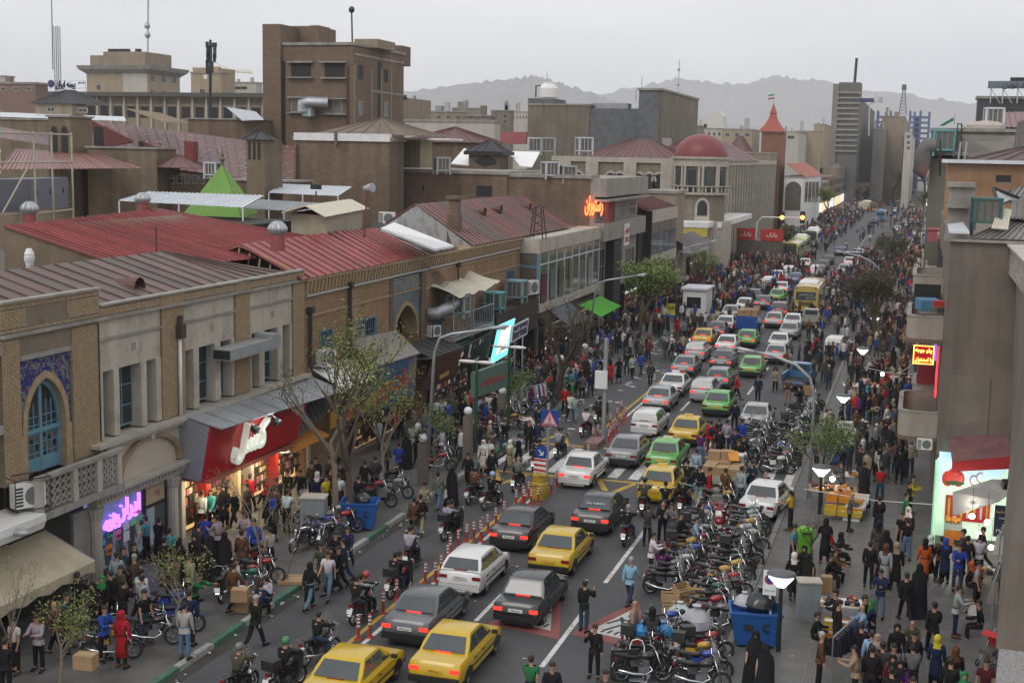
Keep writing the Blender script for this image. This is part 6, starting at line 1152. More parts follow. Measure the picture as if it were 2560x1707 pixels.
for x,y in((1890,1275),(1950,1250)):c=PY(*r4(x,y),57.3);q=MB();q.tube([c+V((.15*math.cos(k*.5),0,.2*math.sin(k*.5)))for k in range(2,11)],.028,5);part('pink_stroke',q,MT('pink_print',(.5,.1,.25),.5),st_)
ra=thing('awning','dark red and grey fabric awning over the strawberry sign','awning',(3,57.6,3.6));a,b,c,d=PY(*r4(1665,870),58.4),PY(*r4(2200,840),58.4),PY(*r4(2245,1050),56.8),PY(*r4(1690,1100),56.8);q=MB();q.ext([a,b,c,d],(0,0,-.05));part('top_cloth',q,MT('red_grey_cloth',(.2,.1,.1),.9,.2,2,streak=.5),ra)
q=MB();q.ext([d,c,c-V((0,.05,.52)),d-V((0,.05,.42))],(0,.04,0));part('valance',q,MT('red_cloth',(.28,.015,.02),.9),ra)
q=MB();q.ext([PY(*p)for p in((2382,1229,55.6),(2480,1197,56.4),(2530,1200,56.6),(2525,1232,55.6),(2496,1252,55.2),(2382,1288,54.6))],(0,.03,-.05));single('grey_canopy',q,MT('grey_canopy_sheet',(.3,.29,.28),.7,.1,1),'tilted grey canopy sheet in front of the juice shop','canopy')
nb_=thing('hanging_banner','navy banner with yellow and white writing and a phone number','banner',(3.9,54,2));a,b=PY(2488,1262,54.4),PY(2545,1346,54.4);q=MB();q.box(a.x,b.x,54.4,54.44,b.z,a.z);part('cloth',q,MT('navy_cloth',(.015,.017,.06),.7),nb_)
for k,(s,h,m)in enumerate((('پخش مجید',.19,MATS['yellow_print']),('فروش عمده',.12,M_white),('پوشاک',.12,M_white),('۳۳۱۱۹۷۹۷',.2,M_white))):write(s,nb_,((a.x+b.x)/2,54.38,a.z-.22-k*.27),(1,0,0),(0,0,1),h,m,.004,.005)
for i,(dx,dz)in enumerate(((0,0),(.35,-.25),(.6,.3))):c=PY(2520,1210,54.5)+V((dx,0,dz));f=thing('floodlight',('black floodlight above the navy banner','lower black floodlight at the near building','upper black floodlight at the near building')[i],'floodlight',c);q=MB();q.cbox((0,0,0),(.45,.3,.3),.3,.5);lpart('housing',q,M_black,f);q=MB();q.tube([(0,0,.15),(.4,.3,.3)],.03,5);lpart('bracket',q,M_black,f)
# hanging clothes and market tables by the near wall
def clothes_rack(c,rz,L_,n,cols,label,z=1.5):
 t=thing('clothes_rack',label,'clothes rack',c,rz);q=MB();q.tube([(-L_/2,0,0),(-L_/2,0,z),(L_/2,0,z),(L_/2,0,0)],.02,5);lpart('rail',q,M_steel,t)
 for i in range(n):
  x=-L_/2+L_*(i+.5)/n;q=MB();w_=R.uniform(.16,.24);h=R.uniform(.6,.9);q.hexa([(x-.02,-w_*1.1,z-h),(x+.03,-w_*1.1,z-h),(x+.03,w_*1.1,z-h),(x-.02,w_*1.1,z-h),(x-.015,-w_*.55,z-.06),(x+.015,-w_*.55,z-.06),(x+.015,w_*.55,z-.06),(x-.015,w_*.55,z-.06)])
  o=lpart('garment',q,M_cloth,t,color=R.choice(cols))
  q=MB();q.tube([(x,-w_*.6,z-.08),(x,0,z),(x,w_*.6,z-.08)],.01,4);lpart('hanger',q,M_steel,o)
 return t
DK=((.02,.02,.025),(.03,.03,.05),(.08,.07,.06),(.12,.02,.03),(.05,.06,.05),(.25,.23,.2))
clothes_rack((3.75,52.6,.14),rad(80),2.4,14,((.5,.48,.44),(.45,.3,.12),(.3,.25,.2),(.1,.1,.12)),'rack of lit pale garments under the navy banner',2.1)
clothes_rack((3.35,48.2,.14),rad(82),3,16,DK,'dark belts and trousers hanging by the marker covered wall',1.7)
# ================================================================ people
PAL=dict(k=(.018,.017,.018),g=(.13,.13,.135),l=(.33,.33,.34),w=(.62,.61,.6),b=(.03,.07,.33),n=(.02,.028,.065),d=(.035,.055,.1),j=(.12,.19,.29),r=(.4,.02,.025),m=(.1,.02,.025),o=(.075,.068,.045),t=(.3,.25,.17),y=(.55,.42,.03),e=(.03,.17,.06),c=(.12,.055,.03),p=(.09,.02,.12),u=(.26,.36,.55),a=(.5,.09,.02),q=(.06,.28,.3),x=(.05,.05,.052))
CN=dict(k='black',g='grey',l='pale grey',w='white',b='bright blue',n='navy',d='dark denim',j='blue denim',r='red',m='maroon',o='olive',t='tan',y='yellow',e='green',c='brown',p='purple',u='light blue',a='orange red',q='turquoise',x='charcoal')
def sn(a):return math.sin(rad(a))
def cs(a):return math.cos(rad(a))
POSE=dict(n=(2,2,-2,2,3,(4,9,12),(2,9,14),4,None),w=(4,24,-17,6,26,(-20,7,15),(22,7,25),2,None),v=(4,-17,24,26,6,(22,7,25),(-20,7,15),2,None),p=(2,3,-4,2,4,(6,9,12),(38,22,128),4,None),h=(6,2,0,3,3,(24,12,78),(26,12,74),4,None),b=(32,8,-6,8,6,(42,10,30),(48,10,26),5,None),r=(12,66,66,78,78,(52,10,24),(52,10,24),16,.86),s=(10,84,82,88,84,(30,10,50),(34,12,46),7,.46))
def joints(p):
 ln,tl,tr,kl,kr,al,ar,sp,ph=POSE[p];J={};P=V((0,0,0));d=V((0,sn(ln),cs(ln)))
 J['pel']=P;J['wai']=P+d*.16;J['che']=P+d*.36;J['nec']=P+d*.52;hd=V((0,sn(ln*.45),cs(ln*.45)))
 J['jaw']=J['nec']+hd*.1+V((0,.012,0));J['hea']=J['nec']+hd*.2+V((0,.012,0));J['top']=J['nec']+hd*.285
 for s,t,k,a,q in((-1,tl,kl,al,'L'),(1,tr,kr,ar,'R')):
  J['hip'+q]=P+V((s*.095,0,-.04));o=V((s*sn(sp),0,0));J['kne'+q]=J['hip'+q]+(V((0,sn(t),-cs(t)))+o).normalized()*.43;J['ank'+q]=J['kne'+q]+(V((0,sn(t-k),-cs(t-k)))+o*.3).normalized()*.41;J['toe'+q]=J['ank'+q]+V((s*.03,.17,-.055))
  f,ou,e=a;J['sho'+q]=P+d*.47+V((s*.185,0,0));J['elb'+q]=J['sho'+q]+V((s*sn(ou),sn(f+ln)*cs(ou),-cs(f+ln)*cs(ou)))*.29
  fw=V((s*(sn(ou)*.5-(.45 if e>50 else.02)),sn(f+e+ln),-cs(f+e+ln))).normalized();J['wri'+q]=J['elb'+q]+fw*.25;J['han'+q]=J['wri'+q]+fw*.085
 z=min(J['ankL'].z,J['ankR'].z)-.085 if ph is None else-ph
 for k in J:J[k]=J[k]-V((0,0,z))
 return J
def skin(ch,J,m,sub=1,extra=None):
 """one continuous surface grown round the joints; ch = chains of (joint, rx, ry)"""
 vs,rs,es,ix=[],[],[],{}
 for c in ch:
  pr=None
  for j,rx,ry in c:
   pt=J[j]if isinstance(j,str)else j;key=j if isinstance(j,str)else tuple(j)
   if key not in ix:ix[key]=len(vs);vs.append(pt);rs.append((rx,ry))
   if pr is not None and(pr,ix[key])not in es:es.append((pr,ix[key]))
   pr=ix[key]
 me=bpy.data.meshes.new('sk');me.from_pydata([tuple(v)for v in vs],es,[]);o=bpy.data.objects.new('sk',me);TMP.collection.objects.link(o)
 md=o.modifiers.new('s','SKIN');md.use_smooth_shade=True
 for i,r_ in enumerate(rs):me.skin_vertices[0].data[i].radius=r_
 me.skin_vertices[0].data[0].use_root=True
 o.modifiers.new('b','SUBSURF').levels=sub
 TMP.view_layers[0].update();dg=TMP.view_layers[0].depsgraph;e=bpy.data.meshes.new_from_object(o.evaluated_get(dg));bpy.data.objects.remove(o);bpy.data.meshes.remove(me)
 v0=[tuple(v.co)for v in e.vertices];f0=[tuple(p.vertices)for p in e.polygons];bpy.data.meshes.remove(e)
 q=MB();q.v=v0;q.f=f0;q.mi=[0]*len(f0)
 if extra:extra(q)
 return q
M_eye=MT('eye_and_lip',(.03,.015,.012),.5,0)
PM={}
def pmesh(kind,p):
 k=(kind,p)
 if k in PM:return PM[k]
 J=joints(p);f=V((0,1,0));hd=(J['top']-J['nec']).normalized()
 if kind=='body':
  def ex(q):
   h=J['hea'];fy=.098
   for s in(-1,1):
    q.m=1;q.ball(h+V((s*.034,fy-.014,.012)),.013,6,4);q.m=0;q.ball(h+V((s*.093,-.005,-.012)),(.014,.022,.034),6,4)
   q.m=1;q.ball(h+V((0,fy-.017,-.062)),(.026,.01,.008),6,4);q.m=0
   q.hexa([h+V(a)for a in((-.017,fy-.02,-.035),(.017,fy-.02,-.035),(.014,fy+.02,-.032),(-.014,fy+.02,-.032),(-.01,fy-.02,.015),(.01,fy-.02,.015),(.006,fy-.008,.012),(-.006,fy-.008,.012))])
   for s,n_ in((-1,'L'),(1,'R')):
    w_,hn=J['wri'+n_],J['han'+n_];d=(hn-w_).normalized();sd=d.cross(V((s,0,.2))).normalized();up=d.cross(sd)
    for i in range(4):
     b0=hn+sd*(.03-.02*i)-d*.012;L_=(.062,.072,.068,.052)[i];q.tube([b0,b0+d*L_*.55+up*s*.004,b0+d*L_*.9+up*s*-.012],[.0095,.009,.007],5)
    b0=w_+d*.03+sd*.034;q.tube([b0,b0+d*.03+sd*.022,b0+d*.06+sd*.026],[.012,.01,.008],5)
  ch=[[('pel',.13,.1),('wai',.115,.09),('che',.14,.1),('nec',.055,.055),('jaw',.075,.078),('hea',.086,.095),('top',.055,.06)]]
  for n_ in 'LR':ch+=[[('che',.14,.1),('sho'+n_,.06,.06),('elb'+n_,.042,.042),('wri'+n_,.028,.028),('han'+n_,.036,.018)],[('pel',.13,.1),('hip'+n_,.095,.095),('kne'+n_,.06,.06),('ank'+n_,.042,.042),('toe'+n_,.038,.03)]]
  m=skin(ch,J,0,1,ex).mesh('body',[M_skin,M_eye],True)
 elif kind in('top','tee','coat','manteau'):
  E_=.022;sk={'top':.02,'tee':.0,'coat':.18,'manteau':.5}[kind]
  ch=[[('pel',.16,.135),('wai',.15,.13),('che',.18,.145),((J['nec']-(J['nec']-J['che'])*.22),.085,.08)]]
  for n_ in 'LR':
   el=J['elb'+n_];sh_=J['sho'+n_];ch+=[[('che',.18,.145),('sho'+n_,.092,.092)]+([(sh_.lerp(el,.62),.068,.068)]if kind=='tee' else[('elb'+n_,.068,.068),('wri'+n_,.048,.048)])]
  def ex(q):
   if p in 'rs' or kind=='tee':return
   c=J['pel'];rs_=[]
   for z,r_ in((.06,1.),(-.1,1.06),(-.1-sk*.5,1.12),(-.1-sk,1.2 if kind=='manteau' else 1.14)):rs_.append([(c.x+.175*r_*math.cos(t*.628),c.y+.135*r_*math.sin(t*.628),c.z+z)for t in range(10)])
   q.rings(rs_,c0=False)
  m=skin(ch,J,0,1,ex).mesh(kind,M_cloth,True)
 elif kind=='trousers':
  ch=[[((J['wai']),.13,.105),('pel',.145,.12)]]
  for n_ in 'LR':ch+=[[('pel',.145,.12),('hip'+n_,.105,.105),('kne'+n_,.078,.078),(J['ank'+n_]+V((0,0,.01)),.068,.068)]]
  m=skin(ch,J,0,1).mesh('trousers',M_cloth,True)
 elif kind in('shoeL','shoeR'):
  n_=kind[-1];a,t=J['ank'+n_],J['toe'+n_];d=(t-a);q=MB();q.rings([[(c.x+w_*math.cos(k*.785),c.y,c.z+h*math.sin(k*.785))for k in range(8)]for c,w_,h in((a+V((0,-.09,-.035)),.03,.04),(a+V((0,-.03,-.03)),.045,.055),(a+d*.5,.048,.042),(t+V((0,.02,0)),.045,.03),(t+V((0,.06,-.005)),.02,.02))]);m=q.mesh('shoe',M_cloth,True)
 elif kind=='hair':
  q=MB();h=J['hea'];q.ball(h+V((0,-.016,.036)),(.098,.103,.104),12,6,-.1);q.ball(h+V((0,-.044,-.008)),(.084,.074,.085),10,6);m=q.mesh('hair',M_hair,True)
 elif kind=='helmet':
  q=MB();h=J['hea'];q.ball(h+V((0,-.01,.035)),(.135,.15,.14),14,8,-.75);q.m=1;q.ball(h+V((0,.035,.0)),(.118,.112,.06),12,5);m=q.mesh('helmet',[M_objg,M_glass],True)
 elif kind=='cap':
  q=MB();h=J['hea'];q.ball(h+V((0,-.005,.03)),(.108,.118,.1),12,5,0.);q.box(-.06,.06,h.y+.08,h.y+.19,h.z+.035,h.z+.045);m=q.mesh('cap',M_cloth,50)
 elif kind=='scarf':
  q=MB();h=J['hea'];rs_=[]
  for z,rx,ry,y_ in((-.3,.2,.14,0),(-.2,.16,.12,0),(-.13,.1,.1,0),(-.06,.112,.115,-.03),(.02,.116,.12,-.03),(.08,.105,.115,-.018),(.125,.06,.07,-.01)):rs_.append([(h.x+rx*math.cos(t*.5236),h.y+y_+ry*math.sin(t*.5236)-(.035 if-.1<z<.06 and math.sin(t*.5236)>.6 else 0),h.z+z)for t in range(12)])
  q.rings(rs_,c0=False);m=q.mesh('headscarf',M_cloth,True)
 elif kind=='chador':
  q=MB();h=J['hea'];rs_=[]
  for z,rx,ry,y_ in((.02-h.z,.36,.42,-.1),(.4-h.z,.31,.35,-.05),(.8-h.z,.28,.27,0),(1.15-h.z,.27,.22,.02),(-.25,.24,.17,0),(-.15,.15,.13,-.01),(-.06,.118,.12,-.035),(.03,.122,.126,-.035),(.09,.108,.115,-.02),(.135,.06,.06,-.01)):
   rs_.append([(h.x+rx*(1+(.06*math.sin(t*3.1+z*4)if z<-.3 else 0))*math.cos(t*.3927),h.y+y_+ry*(1+(.07*math.sin(t*2.3)if z<-.3 else 0))*math.sin(t*.3927),h.z+z)for t in range(16)])
  q.rings(rs_,c0=False);m=q.mesh('chador',M_cloth,True)
 elif kind=='bag':
  q=MB();w_=J['hanR'];q.hexa([w_+V(a)for a in((-.05,-.15,-.42),(.05,-.13,-.42),(.05,.14,-.42),(-.05,.12,-.42),(-.02,-.1,-.06),(.02,-.1,-.06),(.02,.1,-.06),(-.02,.1,-.06))]);q.tube([w_+V((0,-.07,-.07)),w_+V((0,0,.01)),w_+V((0,.07,-.07))],.008,4);m=q.mesh('carrier_bag',M_cloth,40)
 elif kind=='backpack':
  q=MB();c=J['che'];q.rings([[(c.x+x*s,c.y-.13-y*s,c.z+z)for x,y in((-.13,0),(.13,0),(.12,.13),(-.12,.13))]for s,z in((.7,-.25),(1,-.2),(1,.08),(.6,.14))]);m=q.mesh('backpack',M_cloth,40)
 PM[k]=m;return m
PPL=[]
LM=[]
def person(x,y,rz,pose,top,bot,head='h',hc='k',kind='top',z=0.,s=1.,extras='',where=None,child=False):
 root=thing('person','person','person',(x,y,z),rz);root.scale=(s,s,s)
 def add(nm,kd,c):o=link(nm,pmesh(kd,pose),root);o.color=(*[v*R.uniform(.85,1.15)for v in PAL[c]],1);return o
 link('body',pmesh('body',pose),root)
 if head=='C':add('chador','chador','k')
 else:add({'top':'jacket','tee':'shirt','coat':'coat','manteau':'long_coat'}[kind],kind,top)
 add('trousers','trousers',bot)
 for q in 'LR':add('shoe','shoe'+q,'k' if R.random()<.7 else 'c')
 if head=='h':o=add('hair','hair','k');o.color=R.choice(((.012,.01,.009,1),(.02,.014,.01,1),(.03,.02,.014,1)))
 elif head=='z':o=add('hair','hair','l')
 elif head=='H':add('helmet','helmet',hc)
 elif head=='c':add('cap','cap',hc)
 elif head=='s':add('headscarf','scarf',hc)
 if 'B' in extras:add('carrier_bag','bag','w')
 if 'K' in extras:add('backpack','backpack',R.choice('nkb'))
 wear='in a black chador' if head=='C' else 'in a %s %s and %s %s'%(CN[top],{'top':'jacket','tee':'short sleeved shirt','coat':'coat','manteau':'long coat'}[kind],CN[bot],'trousers' if bot not in 'dj' else 'jeans')
 hd={'H':CN[hc]+' helmet','c':CN[hc]+' cap','s':CN[hc]+' headscarf','b':'bald head','z':'grey hair'}.get(head)
 vb={'n':'standing','w':'walking','v':'walking','p':'on the phone','h':'standing with raised hands','b':'bending','r':'riding','s':'sitting'}[pose]
 PPL.append((root,('child ' if child else 'person ')+wear+(' with '+hd if hd and head!='C' else ''),vb,where));return root
def near_phrase(x,y):
 b=min(LM,key=lambda l:(l[1]-x)**2+((l[2]-y)*.8)**2);dx,dy=x-b[1],y-b[2]
 rel='beside' if abs(dx)+abs(dy)<1.6 else('beyond' if dy>0 else 'in front of')if abs(dy)>abs(dx)*1.2 else('west of' if dx<0 else 'east of')
 return rel+' '+b[0]
ORD=['','second','third','fourth','fifth','sixth','seventh','eighth','ninth','tenth','eleventh','twelfth','thirteenth','fourteenth','fifteenth','sixteenth','seventeenth','eighteenth','nineteenth','twentieth']
def finish_labels(lst,group):
 """give every copy a label of its own: look first, then what it stands by, last its rank away from the street's near end"""
 by={}
 for o,look,verb,wh in lst:
  p=wloc(o);l=(look+' '+verb+' '+(wh or near_phrase(p.x,p.y))).replace('  ',' ').strip();by.setdefault(l,[]).append((p.y,o))
 for l,v in by.items():
  v.sort(key=lambda t:t[0])
  for i,(_,o)in enumerate(v):
   s=l if len(v)==1 else(ORD[i]if i else 'first')+' '+l
   w_=s.split()
   if len(w_)>16:s=s.replace('short sleeved ','').replace('standing with raised hands','standing').replace(' trousers','').replace(' with ',', ',1)
   w_=s.split();o['label']=' '.join(w_[:16]);o['group']=group
   # ================================================================ motorcycles
def torus(q,c,R0,r0,nu=18,nv=6,ax=0):
 rs_=[[(c[0]+r0*math.sin(2*math.pi*j/nv),c[1]+(R0+r0*math.cos(2*math.pi*j/nv))*math.cos(2*math.pi*i/nu),c[2]+(R0+r0*math.cos(2*math.pi*j/nv))*math.sin(2*math.pi*i/nu))for j in range(nv)]for i in range(nu+1)]
 q.rings(rs_,c0=False,c1=False)
def make_bike(kind):
 t=thing('motorcycle','motorcycle','motorcycle');col=(.3,.02,.02)
 for y in(-.62,.66):
  q=MB();torus(q,(0,y,.3),.255,.05);w_=lpart('wheel',q,M_rub,t,True);q=MB();torus(q,(0,y,.3),.215,.016,18,4)
  for k in range(10):a=k*.6283;q.tube([(0,y,.3),(0,y+.215*math.cos(a),.3+.215*math.sin(a))],.006,3)
  q.cyl((-.06,y,.3),(.06,y,.3),.045,n=8);lpart('rim',q,M_chrome,w_,40)
  q=MB();rs_=[]
  for i in range(8):a=rad((20 if y<0 else 35)+i*18);rs_.append([(x,y+.325*math.cos(a)*(1 if y>0 else-1),.3+.325*math.sin(a))for x in(-.065,0,.065)])
  q.rings(rs_,close=False,c0=False,c1=False);lpart('fender',q,M_chrome if kind!='sport' else M_objg,t,True,col)
 q=MB();q.rings([[(w_*math.cos(k*.785),y,z+h*math.sin(k*.785))for k in range(8)]for y,z,w_,h in((-.06,.78,.06,.04),(.02,.8,.12,.1),(.22,.83,.145,.12),(.36,.84,.12,.1),(.42,.84,.05,.05))]);lpart('tank',q,M_objg,t,True,col)
 q=MB();q.rings([[(w_*math.cos(k*.785),y,z+h*math.sin(k*.785))for k in range(8)]for y,z,w_,h in((-.72,.86,.08,.03),(-.62,.84,.12,.055),(-.3,.79,.12,.06),(-.02,.79,.09,.05))]);lpart('seat',q,M_black,t,True)
 for s in(-1,1):q=MB();q.hexa([(s*x,y,z)for x,y,z in((.1,-.35,.5),(.12,-.05,.52),(.13,-.05,.52),(.13,-.35,.5),(.09,-.4,.7),(.1,-.08,.72),(.12,-.08,.72),(.11,-.4,.7))]);lpart('side_cover',q,M_objg,t,False,col)
 q=MB();q.box(-.12,.12,-.12,.22,.27,.5)
 for k in range(5):q.box(-.13,.13,.02,.22,.5+k*.035,.515+k*.035)
 q.box(-.09,.09,.04,.2,.5,.69);q.cyl((-.17,.0,.37),(.17,.0,.37),.11,n=10);lpart('engine',q,MT('engine_alloy',(.2,.2,.21),.45,.25,6,metal=.7),t)
 q=MB();q.tube([(.1,.2,.55),(.14,.32,.4),(.15,.1,.27),(.17,-.3,.3),(.2,-.75,.42)],[.025,.025,.025,.045,.05],7);lpart('exhaust',q,M_chrome,t,True)
 q=MB();q.tube([(0,.45,.85),(0,.3,.35),(0,-.2,.3),(0,-.35,.75),(0,.4,.78)],.025,5);q.tube([(.08,-.2,.35),(.08,-.62,.3)],.02,4);q.tube([(-.08,-.2,.35),(-.08,-.62,.3)],.02,4);q.tube([(.09,-.62,.32),(.1,-.5,.75)],.03,5);q.tube([(-.09,-.62,.32),(-.1,-.5,.75)],.03,5);lpart('frame',q,M_black,t)
 q=MB()
 for s in(-1,1):q.tube([(s*.08,.66,.3),(s*.08,.43,.95)],[.03,.022],6)
 lpart('fork',q,M_chrome,t,True);q=MB();q.tube([(-.36,.2,1.06),(-.25,.32,1.07),(-.08,.42,1.0),(.08,.42,1.0),(.25,.32,1.07),(.36,.2,1.06)],.016,5);lpart('handlebar',q,M_chrome,t)
 q=MB();q.ball((0,.55,.9),(.1,.1,.1),10,6);h=lpart('headlight',q,M_black,t,True);q=MB();q.cyl((0,.62,.9),(0,.65,.89),.085,.06,10);lpart('lens',q,M_chrome,h)
 q=MB();q.cbox((0,-.8,.74),(.13,.07,.1));lpart('tail_light',q,M_taild,t);q=MB();q.cbox((0,-.9,.56),(.2,.015,.15),0,-.35);lpart('number_plate',q,M_plate,t)
 q=MB()
 for x in(-.12,0,.12):q.tube([(x,-.45,.9),(x,-.85,.91)],.01,4)
 q.tube([(-.13,-.85,.91),(.13,-.85,.91)],.01,4);q.tube([(-.13,-.6,.91),(.13,-.6,.91)],.01,4);lpart('rack',q,M_chrome,t)
 for s in(-1,1):q=MB();q.tube([(s*.25,.32,1.07),(s*.33,.3,1.24)],.008,4);q.ball((s*.34,.29,1.27),(.07,.02,.05),8,5);lpart('mirror',q,M_chrome,t)
 q=MB();q.tube([(-.1,-.05,.3),(-.28,.0,.02)],.014,4);lpart('side_stand',q,M_black,t)
 if kind=='screen':
  q=MB();q.rings([[(x*w_,y-.12*abs(x)*abs(x),z)for x in(-1,-.6,0,.6,1)]for w_,y,z in((.2,.62,.82),(.3,.55,1.1),(.28,.46,1.38),(.16,.42,1.5))],close=False,c0=False,c1=False);lpart('windscreen',q,M_screen,t,True)
  q=MB();q.tube([(.26*math.cos(k*.55)*.6,.5-.02*abs(math.cos(k*.55)),1.18+.1*math.sin(k*.55))for k in range(12)],.01,4);lpart('screen_trim',q,M_black,t)
 if kind=='apron':
  q=MB();q.rings([[(x*w_,y,z)for x in(-1,-.5,0,.5,1)]for w_,y,z in((.34,.1,.32),(.38,.35,.7),(.36,.42,1.05),(.2,.55,1.12))],close=False,c0=False,c1=False);lpart('leg_cover',q,MT('black_leather',(.02,.02,.02),.5,.3,4,.3),t,True)
  q=MB();q.cbox((0,-.62,1.02),(.44,.42,.3));lpart('top_box',q,M_black,t)
 return t
def make_scooter():
 t=thing('scooter','red scooter with wide leg shield and white seat among the parked motorcycles','scooter');red=(.3,.015,.02)
 for y in(-.5,.55):q=MB();torus(q,(0,y,.22),.17,.055);w_=lpart('wheel',q,M_rub,t,True);q=MB();q.cyl((-.04,y,.22),(.04,y,.22),.13,n=10);lpart('rim',q,M_chrome,w_)
 q=MB();q.rings([[(w_*math.cos(k*.785),y,z+h*math.sin(k*.785))for k in range(8)]for y,z,w_,h in((-.75,.45,.1,.15),(-.5,.5,.24,.24),(-.15,.52,.2,.2),(-.02,.45,.12,.12))]);lpart('rear_body',q,M_objg,t,True,red)
 q=MB();q.hexa([(-.26,.25,.3),(.26,.25,.3),(.24,.32,.3),(-.24,.32,.3),(-.2,.42,.95),(.2,.42,.95),(.18,.48,.95),(-.18,.48,.95)]);q.box(-.2,.2,-.1,.3,.24,.3);lpart('leg_shield',q,M_objg,t,False,red)
 q=MB();q.cbox((0,-.35,.78),(.26,.6,.1));lpart('seat',q,M_white,t);q=MB();q.tube([(-.32,.35,1.02),(0,.42,1.0),(.32,.35,1.02)],.03,6);q.ball((0,.48,1.0),.1);lpart('handlebar',q,M_objg,t,True,red)
 q=MB();q.hexa([(-.12,.42,.2),(.12,.42,.2),(.1,.75,.22),(-.1,.75,.22),(-.08,.45,.42),(.08,.45,.42),(.07,.7,.4),(-.07,.7,.4)]);lpart('front_fender',q,M_objg,t,False,red)
 q=MB();q.cbox((0,-.78,.5),(.18,.03,.1));lpart('tail_light',q,M_taild,t);q=MB();q.cbox((0,-.8,.33),(.2,.015,.15));lpart('number_plate',q,M_plate,t);q=MB();q.rings([[(x*w_,.5-.1*x*x,z)for x in(-1,0,1)]for w_,z in((.25,1.0),(.3,1.25),(.15,1.5))],close=False,c0=False,c1=False);lpart('windscreen',q,M_screen,t,True);return t
